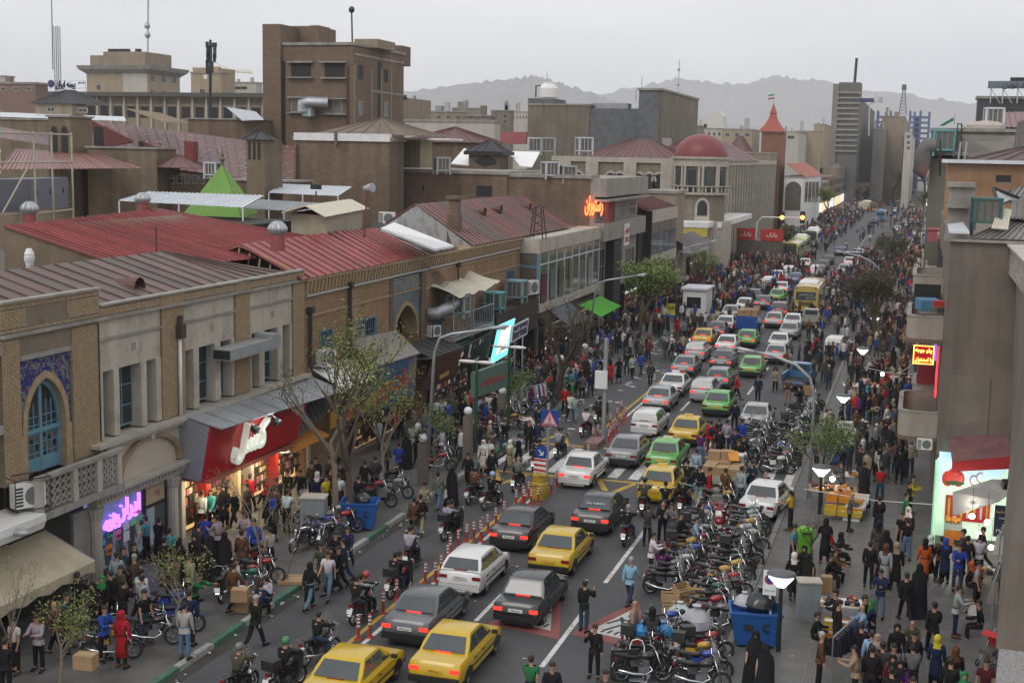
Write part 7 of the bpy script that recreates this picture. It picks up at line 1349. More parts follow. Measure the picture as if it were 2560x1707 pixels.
 # ================================================================ cars
CT=dict(saloon=(4.4,1.7,1.4,.92,.93,(-1.42,-.78,.38,1.12),.84),hatch=(3.85,1.66,1.43,.93,1.0,(-1.82,-1.38,.3,1.05),.86),wagon=(4.0,1.62,1.45,.92,.96,(-1.93,-1.72,.25,.95),.84),boxy=(4.35,1.66,1.42,.9,.9,(-1.32,-.92,.34,.98),.86),suv=(4.5,1.85,1.72,1.08,1.12,(-2.1,-1.7,.3,1.15),1.02))
def make_car(tp,glassy=True):
 L_,W,H,zb,zt,(yb,yr,yf,yw),zh=CT[tp];h=L_/2;wb=W/2;wr=wb*.72
 t=thing('car','car','car');q=MB();st=((-h,.42,.5,.9),(-h+.05,.3,zt-.12,.95),(-h+.14,.24,zt-.02,.985),(yb-.02,.22,zt,1),(0,.2,zb,1),(yw,.22,zb-.03,1),(h-.5,.24,zh-.03,.985),(h-.14,.28,zh-.14,.94),(h-.03,.34,zh-.3,.88),(h,.42,.48,.82));rs_=[]
 for y,z0,z1,k in st:
  w_=wb*k;zc=z1+.015 if-h+.2<y<h-.2 else z1
  hs=[(w_*.8,z0),(w_*.97,z0+.1),(w_,(z0+z1)*.52),(w_*.985,z1-.07),(w_*.93,z1-.01),(w_*.5,zc),(0,zc+.008)]
  rs_.append([(x,y,z)for x,z in hs]+[(-x,y,z)for x,z in reversed(hs[:-1])])
 q.rings(rs_)
 rs_=[]
 for y,z,k in((yb,zt-.03,.9),(yb*.5+yr*.5,(zt+H)*.5-.0325,.84),(yr,H-.035,.76),(yr+.15,H-.004,.72),((yr+yf)/2,H+.01,.72),(yf-.15,H-.012,.72),(yf,H-.045,.76),((yf+yw)/2,(zb+H)*.5-.0425,.84),(yw,zb-.04,.9)):
  w_=wb*k;base=zb-.05;tp_=w_ if z>base+.05 else wb*.9;rs_.append([(wb*.92,y,base),(wb*.92+(w_-wb*.92)*min(1,max(0,(z-base)/(H-base))),y,z-.02),(w_*.9,y,z),(0,y,z+(.012 if yr<y<yf else 0)),(-w_*.9,y,z),(-(wb*.92+(w_-wb*.92)*min(1,max(0,(z-base)/(H-base)))),y,z-.02),(-wb*.92,y,base)])
 q.rings(rs_,close=False);lpart('body',q,M_car,t,38,(.5,.5,.5))
 def glassq(nm,ps,off):
  o=V(off);q=MB();q.ext([V(p)+o for p in ps],o*.4);return lpart(nm,q,M_cglass,t)
 g=.86;ry=lambda f:yb+(yr-yb)*f;rz_=lambda f:zt+(H-.04-zt)*f;rw=lambda f:wb*(.82+(.64-.82)*f);n=V((0,-(H-zt),-(yb-yr))).normalized()*.012
 glassq('rear_window',[(-rw(.1),ry(.1),rz_(.1)),(rw(.1),ry(.1),rz_(.1)),(rw(.88),ry(.88),rz_(.88)),(-rw(.88),ry(.88),rz_(.88))],n)
 fy=lambda f:yw+(yf-yw)*f;fz=lambda f:zb-.04+(H-zb)*f;n=V((0,H-zb,yw-yf)).normalized()*.012
 glassq('windscreen',[(-rw(.08),fy(.08),fz(.08)),(rw(.08),fy(.08),fz(.08)),(rw(.88),fy(.88),fz(.88)),(-rw(.88),fy(.88),fz(.88))],n)
 xs=lambda f:wb*.92+(wb*.73-wb*.92)*f;ym=(yr+yf)/2-.08
 for s in(-1,1):
  for nm,pl in(('rear_side_window',((yb+.3,.1),(ym-.04,.1),(ym-.04,.84),(yr+.1,.84))),('front_side_window',((ym+.04,.1),(yw-.22,.1),(yf+.0,.84),(ym+.04,.84)))):
   q=MB();q.ext([(s*(xs(f)+.004),y,zb-.02+(H-zb)*f)for y,f in pl],(s*.012,0,.006));lpart(nm,q,M_cglass,t)
  for nm,y0,y1 in(('door',yb+.42,ym-.02),('door',ym+.02,yw-.12)):
   q=MB();q.box(min(s*wb*.985,s*(wb+.008)),max(s*wb*.985,s*(wb+.008)),y0,y1,.34,zb-.1);d=lpart(nm,q,M_car,t,False,(.5,.5,.5));q=MB();q.cbox((s*(wb+.02),y0+.16,zb-.19),(.03,.16,.035));lpart('handle',q,M_black,d)
  q=MB();q.box(min(s*wb,s*(wb+.018)),max(s*wb,s*(wb+.018)),-h+.6,h-.75,.5,.56);lpart('rub_strip',q,M_black,t)
  q=MB();q.cbox((s*(wb+.09),yw-.3,zb+.05),(.17,.09,.12));lpart('wing_mirror',q,M_car if tp!='saloon' else M_black,t,False,(.5,.5,.5))
  q=MB();q.cbox((s*wb*.76,-h+.035,zt-.23),(wb*.36,.06,.12));lpart('tail_light',q,M_taild,t);q=MB();q.cbox((s*wb*.66,h-.09,zh-.26),(wb*.42,.1,.12),0,-.3);lpart('headlight',q,M_chrome,t)
  for y in(-h+.82,h-.84):
   q=MB();torus(q,(s*(wb-.09),y,.3),.225,.085,18,8);w_=lpart('wheel',q,M_rub,t,True);q=MB();q.cyl((s*(wb-.1),y,.3),(s*(wb-.015),y,.3),.19,.175,14);q.cyl((s*(wb-.03),y,.3),(s*(wb-.005),y,.3),.06,n=8);lpart('rim',q,MT('wheel_alloy',(.34,.34,.35),.4,.2,5,metal=.5),w_)
   q=MB();q.rings([[(s*(wb*.9+k*(wb*.1+.006)),y+.36*math.cos(a*math.pi/10),.3+.36*math.sin(a*math.pi/10))for a in range(11)]for k in(0,1)],close=False,c0=False,c1=True);lpart('wheel_arch_shade',q,M_black,t)  # black half disc paints the shade of an arch that is not cut
 q=MB();q.box(-wb*.93,wb*.93,-h-.06,-h+.2,.3,.5);q.box(-wb*.6,wb*.6,-h+.02,-h+.3,.18,.3);lpart('rear_bumper',q,M_black,t);q=MB();q.box(-wb*.88,wb*.88,h-.2,h+.03,.28,.5);lpart('front_bumper',q,M_black,t)
 q=MB();q.cbox((0,-h-.01 if tp!='saloon' else-h-.005,zt-.24 if tp!='saloon' else zt-.27),(.5,.03,.11));pl=lpart('number_plate',q,M_plate,t)
 q=MB();q.box(-.25,.25,ry(.06)-.01,ry(.06)+.04,rz_(.06)-.01,rz_(.06)+.03);lpart('brake_lamp',q,M_taild,t)
 q=MB();q.tube([(0,yf-.1,H),(0,yf-.5,H+.35)],.008,3);lpart('aerial',q,M_black,t)
 return t
def make_bus(label,col,L_=11.,front=False,hump=True):
 t=thing('bus',label,'bus');h=L_/2;W=1.25;H=2.95;q=MB();prof=((W,.35),(W,2.35),(W*.96,H-.18),(W*.82,H-.03),(0,H+.02));rs_=[]
 for y,k in((-h,.97),(-h+.08,1),(h-.12,1),(h,.95)):rs_.append([(x*k,y,z)for x,z in prof]+[(-x*k,y,z)for x,z in reversed(prof[:-1])])
 q.rings(rs_);lpart('body',q,M_car,t,40,col)
 for s in(-1,1):
  for i in range(int(L_/1.35)-1):
   y=-h+.75+i*1.35;q=MB();q.box(min(s*W,s*(W+.015)),max(s*W,s*(W+.015)),y,y+1.25,1.45 if(i%4!=2 or s<0)else.55,2.32);lpart('side_window' if(i%4!=2 or s<0)else 'door',q,M_cglass,t)
  for y in(-h+2.2,h-2.4):q=MB();torus(q,(s*(W-.13),y,.48),.35,.13);w_=lpart('wheel',q,M_rub,t,True);q=MB();q.cyl((s*(W-.15),y,.48),(s*(W-.02),y,.48),.28,n=12);lpart('rim',q,M_steel,w_)
  q=MB();q.cbox((s*.95,-h-.01,.72),(.22,.05,.5));lpart('tail_light',q,M_taild,t);q=MB();q.cbox((s*.9,h+.0,.75),(.3,.06,.2));lpart('headlight',q,M_chrome,t);q=MB();q.cbox((s*1.4,h-.05,2.1),(.1,.12,.4));lpart('wing_mirror',q,M_black,t);q=MB();q.cbox((s*.95,-h-.0,2.72),(.2,.04,.1));lpart('marker_lamp',q,M_amber if R.random()<.0 else M_taild,t)
 q=MB();q.box(-1.0,1.0,-h-.012,-h,1.5,2.35);lpart('rear_window',q,M_cglass,t);q=MB();q.box(-1.12,1.12,h,h+.012,1.1,2.55);lpart('windscreen',q,M_cglass,t);q=MB();q.box(-1.0,1.0,h,h+.015,2.6,2.82);lpart('route_board',q,M_black,t)
 q=MB()
 for k in range(5):q.box(-.75,.75,-h-.015,-h,.95+k*.08,1.0+k*.08)
 lpart('engine_grille',q,M_black,t);q=MB();q.box(-1.2,1.2,-h-.1,-h+.2,.35,.62);lpart('rear_bumper',q,M_car,t,False,tuple(c*.8 for c in col));q=MB();q.cbox((0,-h-.11,.5),(.5,.02,.12));lpart('number_plate',q,M_plate,t);q=MB();q.cbox((-.8,-h-.015,.95),(.3,.02,.3));lpart('sticker',q,M_white,t)
 if hump:q=MB();q.rings([[(x*w_,y,z)for x,z in((-1,H-.05),(-.95,H+.2*k),(-.7,H+.33*k),(.7,H+.33*k),(.95,H+.2*k),(1,H-.05))]for y,w_,k in((-h+2.5,.95,.4),(-h+2.8,1.0,1),(-h+5.4,1.0,1),(-h+5.7,.95,.4))]);lpart('roof_pod',q,M_white,t,40)
 for y in(-h+1.5,1.5):q=MB();q.cbox((0,y,H+.03),(.7,.7,.06));lpart('roof_hatch',q,M_white,t)
 return t
 # ================================================================ landmarks used in labels
def lmk(s,px,py):p=PZ(px,py);LM.append((s,p.x,p.y))
for s,px,py in(('the blue bin on the west kerb',900,1320),('the neon lit clothes window',290,1420),('the red shop sign',560,1290),('the grey cabinet by the forked tree',785,1300),('the white hatchback',1180,1470),('the black hatch saloon with lit tail lamps',1330,1540),('the triangle markings',1480,1590),('the wooden crates',1690,1530),('the blue bin among the motorcycles',1880,1590),('the juice shop',2420,1420),('the marker covered wall',2440,1600),('the orange crates',2090,1290),('the loaded box pickup',1800,1230),('the pedestrian crossing sign',1366,1225),('the traffic pole',1508,1096),('the green signboard',1180,1130),('the west lamp post',1065,1215),('the brown shop sign',1100,1090),('the corner shop awning',60,1560),('the blue pickup',1990,965),('the lowest balcony',2290,1130),('the neon board',2270,960),('the blue signboard',1290,1010),('the police car',1660,985),('the green peykan saloon',1871,944),('the yellow board',1660,860),('the stacked cardboard boxes',600,1500),('the lying cardboard',735,1445),('the no parking sign',1925,1600),('the zebra crossing',1450,1170),('the green plastic bin',2010,1370),('the row of police stopped cars',1800,900),('the white parked car',1930,1250),('the domed building',1790,650),('the yellow bus',2010,790),('the brown tree',2180,850),('the baby pushchair',2475,1640),('the yellow crates',2115,1595)):lmk(s,px,py)
# ================================================================ cars in the jam, by the pixel under the middle of the rear bumper or under a wheel
protos={k:make_car(k)for k in CT}
CC=dict(y=(.56,.37,.008),g=(.1,.37,.07),s=(.36,.37,.38),d=(.085,.09,.1),w=(.66,.66,.65),k=(.01,.01,.011),b=(.022,.015,.016),r=(.06,.008,.012),v=(.2,.21,.22),u=(.05,.12,.28))
CARS=[]
def car(px,py,tp,c,label,fl='',an='rc',rz=0.,txt=None):
 p=PZ(px,py);L_,W=CT[tp][:2];h=L_/2
 if an=='rc':ctr=p+V((0,h,0))
 elif an=='rr':ctr=p+V((-W/2+.05,h-.82,0))
 elif an=='fr':ctr=p+V((-W/2+.05,-h+.84,0))
 else:ctr=p
 ctr.z=0;o=copytree(protos[tp]);o.location=ctr;o.rotation_euler[2]=rz;o['label']=label;o['group']='cars in the street';CARS.append((ctr,L_,W))
 for ch in list(o.children)+[g for ch in o.children for g in ch.children]:
  if ch.data and ch.data.materials and ch.data.materials[0]==M_car:ch.color=(*CC[c],1)
  nm=ch.name.split('.')[0]
  if nm in('tail_light','brake_lamp')and 'L' in fl:ch.material_slots[0].link='OBJECT';ch.material_slots[0].material=M_tail
  if nm=='number_plate':
   if c in 'yg' and 'T' in fl:ch.material_slots[0].link='OBJECT';ch.material_slots[0].material=M_plateY
   if txt:t_=bpy.data.objects.new('lettering',textmesh(txt,.002,M_ink,.01));COL.objects.link(t_);t_.parent=o;pc=sum((V(v.co)for v in ch.data.vertices),V())/len(ch.data.vertices);t_.matrix_local=Matrix(((.085,0,0,pc.x),(0,0,1,pc.y-.018),(0,.09,0,pc.z),(0,0,0,1)));t_.matrix_local=Matrix(((.085,0,0,pc.x),(0,0,-1,pc.y-.018),(0,.09,0,pc.z),(0,0,0,1)))
  if nm in('rear_bumper','front_bumper')and c in 'wys' and tp!='saloon':ch.material_slots[0].link='OBJECT';ch.material_slots[0].material=M_car;ch.color=(*CC[c],1)
 H=CT[tp][2]
 if 'S' in fl:q=MB();q.hexa([(-.28,-.28,H),(.28,-.28,H),(.28,-.1,H),(-.28,-.1,H),(-.24,-.25,H+.13),(.24,-.25,H+.13),(.24,-.13,H+.13),(-.24,-.13,H+.13)]);lpart('taxi_sign',q,M_objg,o,False,(.6,.58,.4)if c=='g' else(.6,.42,.05))
 if 'P' in fl:q=MB();q.cbox((0,-.1,H+.08),(1.1,.26,.12));lpart('light_bar',q,M_white,o);q=MB();q.cbox((.42,-.1,H+.08),(.3,.28,.13));lpart('red_beacon',q,M_rw,o);q=MB();q.cbox((-.42,-.1,H+.08),(.3,.28,.13));lpart('blue_beacon',q,M_objg,o,False,(.03,.05,.3))
 if 'P' in fl:
  for s in(-1,1):q=MB();q.box(s*(W/2+.012)-.004,s*(W/2+.012)+.004,-.9,1.0,.45,.72);lpart('blue_panel',q,M_objg,o,False,(.03,.05,.28))
 if 'R' in fl:
  q=MB()
  for y in(-.6,0):q.tube([(-.55,y,H+.1),(.55,y,H+.1)],.015,4)
  for x in(-.55,.55):q.tube([(x,-.8,H+.1),(x,.3,H+.1)],.015,4)
  lpart('roof_rack',q,M_steel,o)
 if 'X' in fl:t_=bpy.data.objects.new('lettering',textmesh('یا فاطمه زهرا',.002,M_white,.0));COL.objects.link(t_);t_.parent=o;t_.matrix_local=Matrix(((.16,0,0,0),(0,.12,-.6,-1.16),(0,.1,.7,1.18),(0,0,0,1)))
 return o
car(991,1697,'saloon','y','yellow taxi saloon cut off by the bottom edge, checked stripe on its side','T','fr')
car(1238,1634,'saloon','y','large yellow taxi saloon beside the grey saloon at the lowest bollards','TL','fr',txt='۱۱ت۲۴۱۲۲')
car(1159,1539,'saloon','d','dusty dark grey saloon next to the lowest red bollards','L','fr',txt='۲۵ی۸۹۲۷۸')
car(1216,1483,'hatch','w','white rounded hatchback with amber tail lamps by the bollards','','rr',txt='۲۶د۴۹۹۲۲')
car(1332,1373,'saloon','b','dark brown saloon ahead of the white hatchback along the bollards','L','rr',txt='۲۸ص۷۱۹۴')
car(1434,1435,'saloon','y','yellow taxi saloon with empty road lane on its east side','T','rr')
car(1359,1560,'boxy','k','charcoal rounded saloon with bright red tail lamps on the triangle marking','L','rr',txt='۶۱ق۹۹۵۶۶')
car(1530,1332,'saloon','k','black saloon with white writing across its rear window','LX','rr',txt='۳۱ب۷۹۹۲۳')
car(1483,1217,'boxy','w','white saloon with lit tail lamps on the south side of the zebra crossing','L','rr',txt='۲۲م۳۱۵۸۸')
car(1634,1262,'boxy','y','yellow taxi with a roof sign just south of the green taxi','TS')
car(1650,1183,'boxy','g','bright green taxi with a roof sign straddling the zebra crossing','TS')
car(1597,1167,'saloon','v','grey saloon with two head rests showing, on the zebra crossing','','rr',txt='۸۴م۹۴۴۷۱')
car(1705,1118,'saloon','y','yellow taxi with a roof sign just north of the zebra crossing','TS')
car(1648,1090,'wagon','w','white boxy hatchback with black bumper north of the traffic pole','','rr',txt='۸۴م۲۸۷۷۷')
car(1675,1028,'saloon','s','silver pink saloon with a roof rack behind the police car','LR','rr')
car(1709,991,'saloon','w','white and blue police car with a red and blue light bar','P','rr')
car(1786,1044,'saloon','g','green saloon hemmed in by pedestrians with backpacks','T')
car(1882,1080,'saloon','s','shiny silver wide saloon next to the group of pedestrians','')
car(1752,1008,'wagon','s','silver hatchback estate behind the grey hatch saloon','L')
car(1791,976,'hatch','v','mid grey rounded hatchback in front of the silver estate','L')
car(1873,946,'boxy','g','old light green saloon with yellow plate by the walking man in red','T')
car(1704,944,'saloon','v','grey saloon partly hidden behind the police light bar','L')
car(1735,905,'wagon','s','silver estate with a dark rear window ahead of the police car','L')
car(1800,928,'saloon','d','dark grey saloon with its door ajar in the middle lane','L')
car(1811,886,'saloon','w','white saloon with one brake light glowing in the middle lane','L')
car(1752,868,'saloon','y','yellow taxi farthest up the bollard lane','TL')
car(1862,871,'saloon','g','green saloon directly behind the blue box truck','TL')
car(1935,912,'saloon','s','dim silver saloon beside the overhanging lamp head','L')
car(1786,848,'saloon','d','dark blue grey saloon beside the white saloon west of the truck','L')
car(1808,832,'saloon','w','white saloon touching the west side of the blue box truck','L')
car(1822,802,'saloon','s','pale silver saloon beyond the boxes of the blue truck','')
car(1857,782,'boxy','w','white rounded car just beyond the cardboard load','')
car(1931,822,'saloon','s','silver saloon with red lamps east of the cardboard load','L')
car(1943,880,'saloon','w','white saloon, last of three pale ones along the open lane','')
car(1969,850,'saloon','s','silver grey saloon, middle one of three pale ones along the open lane','')
car(1978,826,'saloon','w','long white saloon behind the pale pickup','')
car(1945,801,'suv','r','dark red off road car with bright red tail lamps','L')
car(1939,757,'boxy','g','bright green saloon west of the yellow bus','T')
car(1950,737,'saloon','w','white saloon touching the side of the yellow bus','L')
for i,(x,y,tp,c,l)in enumerate(((1905,775,'saloon','d','dark saloon two rows beyond the cardboard load'),(1880,757,'saloon','d','dark grey saloon at the edge of the crossing crowd'),(1920,722,'wagon','w','old white car with a roof box in the crossing crowd'),(1940,705,'saloon','w','white saloon north of the bus roof pod'),(1985,712,'saloon','u','pale blue saloon ahead of the yellow bus'),(1970,692,'wagon','w','white pickup shaped car deep in the crossing crowd'),(2038,690,'wagon','w','white estate with one red lamp beyond the yellow bus'),(2055,676,'saloon','d','dark saloon beyond the white estate'),(2068,663,'saloon','k','black saloon at the far junction'),(2122,668,'boxy','w','white car at the north east of the junction'),(2108,688,'boxy','s','silver blue car beside the brown tree'),(2098,640,'saloon','u','pale blue car at the far side of the junction'),(2010,672,'saloon','w','white car in front of the facing buses'))):car(x,y,tp,c,l,'L' if i%3==0 else '')
car(2142,642,'saloon','w','white police car crossing the far junction sideways','P','c',rad(68))
for x,y,c,l in((2245,582,'w','white car parked near the far blue pickup'),(2262,570,'s','silver car in the far row of parked ones'),(2278,562,'s','grey silver car at the head of the far parked row'),(2238,532,'w','white car far up the street'),(2278,519,'s','silver car far up the street east side'),(2268,500,'s','far silver car by the facing blue bus'),(2184,560,'d','dark car west of the blue bus')):car(x,y,'saloon',c,l)
car(2087,888,'wagon','w','white car parked at the kerb among motorcycles beyond the pickup','','rc',rad(-4));car(1905,1305,'boxy','w','white saloon parked among motorcycles with a man in yellow beside it','','rc',rad(-8))
for o in protos.values():
 for ch in list(o.children):
  for g in list(ch.children):bpy.data.objects.remove(g)
  bpy.data.objects.remove(ch)
 bpy.data.objects.remove(o)
 # ---- pickups, truck, buses
def pickup(p,rz,col,label,load=None,cab=True):
 t=thing('pickup_truck',label,'pickup',p,rz);W=.84
 q=MB();q.rings([[(x,y,z)for x,z in((-W,.45),(W,.45),(W,z1),(-W,z1))]for y,z1 in((.25,.98),(1.1,.98),(1.2,.95),(2.15,.86),(2.25,.6))]);lpart('body',q,M_car,t,40,col);q=MB();q.rings([[(x*k,y,z)for x,z in((-W,.96),(W,.96),(W*.82,z1),(-W*.82,z1))]for y,z1,k in((.25,1.6,1),(.9,1.62,1),(1.45,.98,1))]);lpart('cab',q,M_car,t,40,col)
 q=MB();q.hexa([(-.62,.235,1.08),(.62,.235,1.08),(.62,.25,1.08),(-.62,.25,1.08),(-.56,.235,1.5),(.56,.235,1.5),(.56,.25,1.5),(-.56,.25,1.5)]);lpart('rear_window',q,M_cglass,t)
 for s in(-1,1):q=MB();q.hexa([(s*x,y,z)for x,y,z in((.83,.4,1.02),(.845,.4,1.02),(.845,1.2,1.02),(.83,1.2,1.02),(.73,.4,1.5),(.745,.4,1.5),(.745,.95,1.5),(.73,.95,1.5))]);lpart('side_window',q,M_cglass,t);q=MB();q.box(s*W-.04,s*W+.04,-2.15,.2,.6,1.12);lpart('bed_side',q,M_car,t,False,col);q=MB();q.cbox((s*.72,-2.2,.68),(.22,.05,.13));lpart('tail_light',q,M_taild,t)
 q=MB();q.box(-W,W,-2.15,.22,.55,.62);lpart('bed_floor',q,M_black,t);q=MB();q.box(-W,W,-2.2,-2.14,.6,1.08)if not load=='open' else q.box(-W,W,-2.7,-2.15,.58,.63);lpart('tailgate',q,M_car,t,False,col);q=MB();q.box(-.75,.75,-2.28,-2.2,.38,.5);lpart('rear_bumper',q,M_steel,t);q=MB();q.cbox((0,-2.29,.46),(.45,.03,.11));lpart('number_plate',q,M_plate,t)
 for s in(-1,1):
  for y in(-1.35,1.45):q=MB();torus(q,(s*.76,y,.33),.24,.09);w_=lpart('wheel',q,M_rub,t,True);q=MB();q.cyl((s*.78,y,.33),(s*.85,y,.33),.17,n=10);lpart('rim',q,M_steel,w_)
 return t
def boxat(c,d,rz,label,m=None,name='cardboard_box',cat='box',group=None,col=None,rx=0.):
 t=tag(link(name,None,None,c,rz),label,cat,group);q=MB();q.cbox((0,0,d[2]/2),d,0,rx);lpart('carton',q,m or M_card,t,False,col);q=MB();q.cbox((0,0,d[2]+.003),(d[0]*.96,d[1]*.14,.008),0,rx);lpart('tape',q,MT('parcel_tape',(.45,.36,.22),.4),t);return t
c=PZ(1866,838)+V((0,2.2,0));tr=pickup(c,0,(.02,.06,.25),'blue box truck piled with cardboard boxes in the jam');q=MB();q.box(-.95,.95,-2.3,.25,.62,1.75);lpart('cargo_box',q,M_car,tr,False,(.015,.07,.3))
for i in range(9):boxat(c+V((-.62+(i%3)*.62,-1.9+(i//3)*.75,1.75)),(.58,.68,R.uniform(.4,.75)),0,('first','second','third','fourth','fifth','sixth','seventh','eighth','ninth')[i]+' cardboard box on the blue truck, counting from its rear west corner',group='boxes on the blue truck')
c=PZ(2021,822)+V((0,2.3,0));pickup(c,0,(.33,.35,.32),'pale grey green pickup behind the yellow bus')
c=PZ(1995,978)+V((-.1,2.2,0));pickup(c,rad(-6),(.05,.15,.3),'faded blue pickup with an open empty bed beside the motorcycles','open')
c=PZ(1812,1245)+V((-.2,2.0,0));pickup(c,rad(-4),(.38,.42,.36),'pale pickup buried under flat cardboard boxes, with men around it')
for i in range(11):boxat(c+V((-.6+(i%3)*.6,-1.85+(i//3)*.55,1.0+(.42 if i>8 else 0))),(.58,.52,R.uniform(.38,.5)),R.uniform(-.06,.06),('first','second','third','fourth','fifth','sixth','seventh','eighth','ninth','tenth','eleventh')[i]+' cardboard box on the pale pickup, counting from its rear',group='boxes on the pale pickup')
q=MB();q.cbox(c+V((.35,-.6,1.75)),(.5,.7,.05),.3,.5);single('orange_tray',q,MT('orange_plastic',(.6,.24,.02),.5),'orange plastic tray lying over the boxes on the pale pickup','tray')
c=PZ(2236,545)+V((0,2.2,0));pickup(c,0,(.06,.17,.35),'far blue pickup next to the blue bus');c=PZ(2285,545)+V((0,2.2,0));pickup(c,0,(.1,.12,.2),'far dark blue truck under a pale tarpaulin bundle')
BUS=(.5,.36,.09)
b=make_bus('yellow city bus seen from behind with a white roof pod',BUS);b.location=PZ(2012,787)+V((0,5.6,0))
t_=bpy.data.objects.new('lettering',textmesh('شرکت واحد اتوبوسرانی',.003,M_white,.01));COL.objects.link(t_);t_.parent=b;t_.matrix_local=Matrix(((.16,0,0,0),(0,0,-1,-5.53),(0,.2,0,2.1),(0,0,0,1)))
f_=PZ(1974,655);b=make_bus('pale yellow bus with black windscreen facing the camera at the junction',(.5,.45,.14),11,hump=False);b.location=f_+V((0,5.6,0));b.rotation_euler[2]=math.pi;b.rotation_euler[2]-=.03
b=make_bus('lime green and yellow bus second in the facing line',(.33,.5,.06),11.5);b.location=f_+V((-.1,18.5,0));b.rotation_euler[2]=math.pi
b=make_bus('white roofed bus third in the facing line',(.5,.5,.46),11.5,hump=True);b.location=f_+V((0,44,0));b.rotation_euler[2]=math.pi
b=make_bus('ochre bus turning far up the street',(.5,.3,.07),11);b.location=PZ(2175,530)+V((-1,8,0));b.rotation_euler[2]=rad(200)
b=make_bus('light blue bus seen from behind far up the street',(.1,.25,.45),10,hump=False);b.location=PZ(2200,554)+V((0,5,0))
b=make_bus('light blue bus facing the camera at the end of the street',(.16,.32,.5),11,hump=False);b.location=PZ(2282,492)+V((0,5.5,0));b.rotation_euler[2]=math.pi
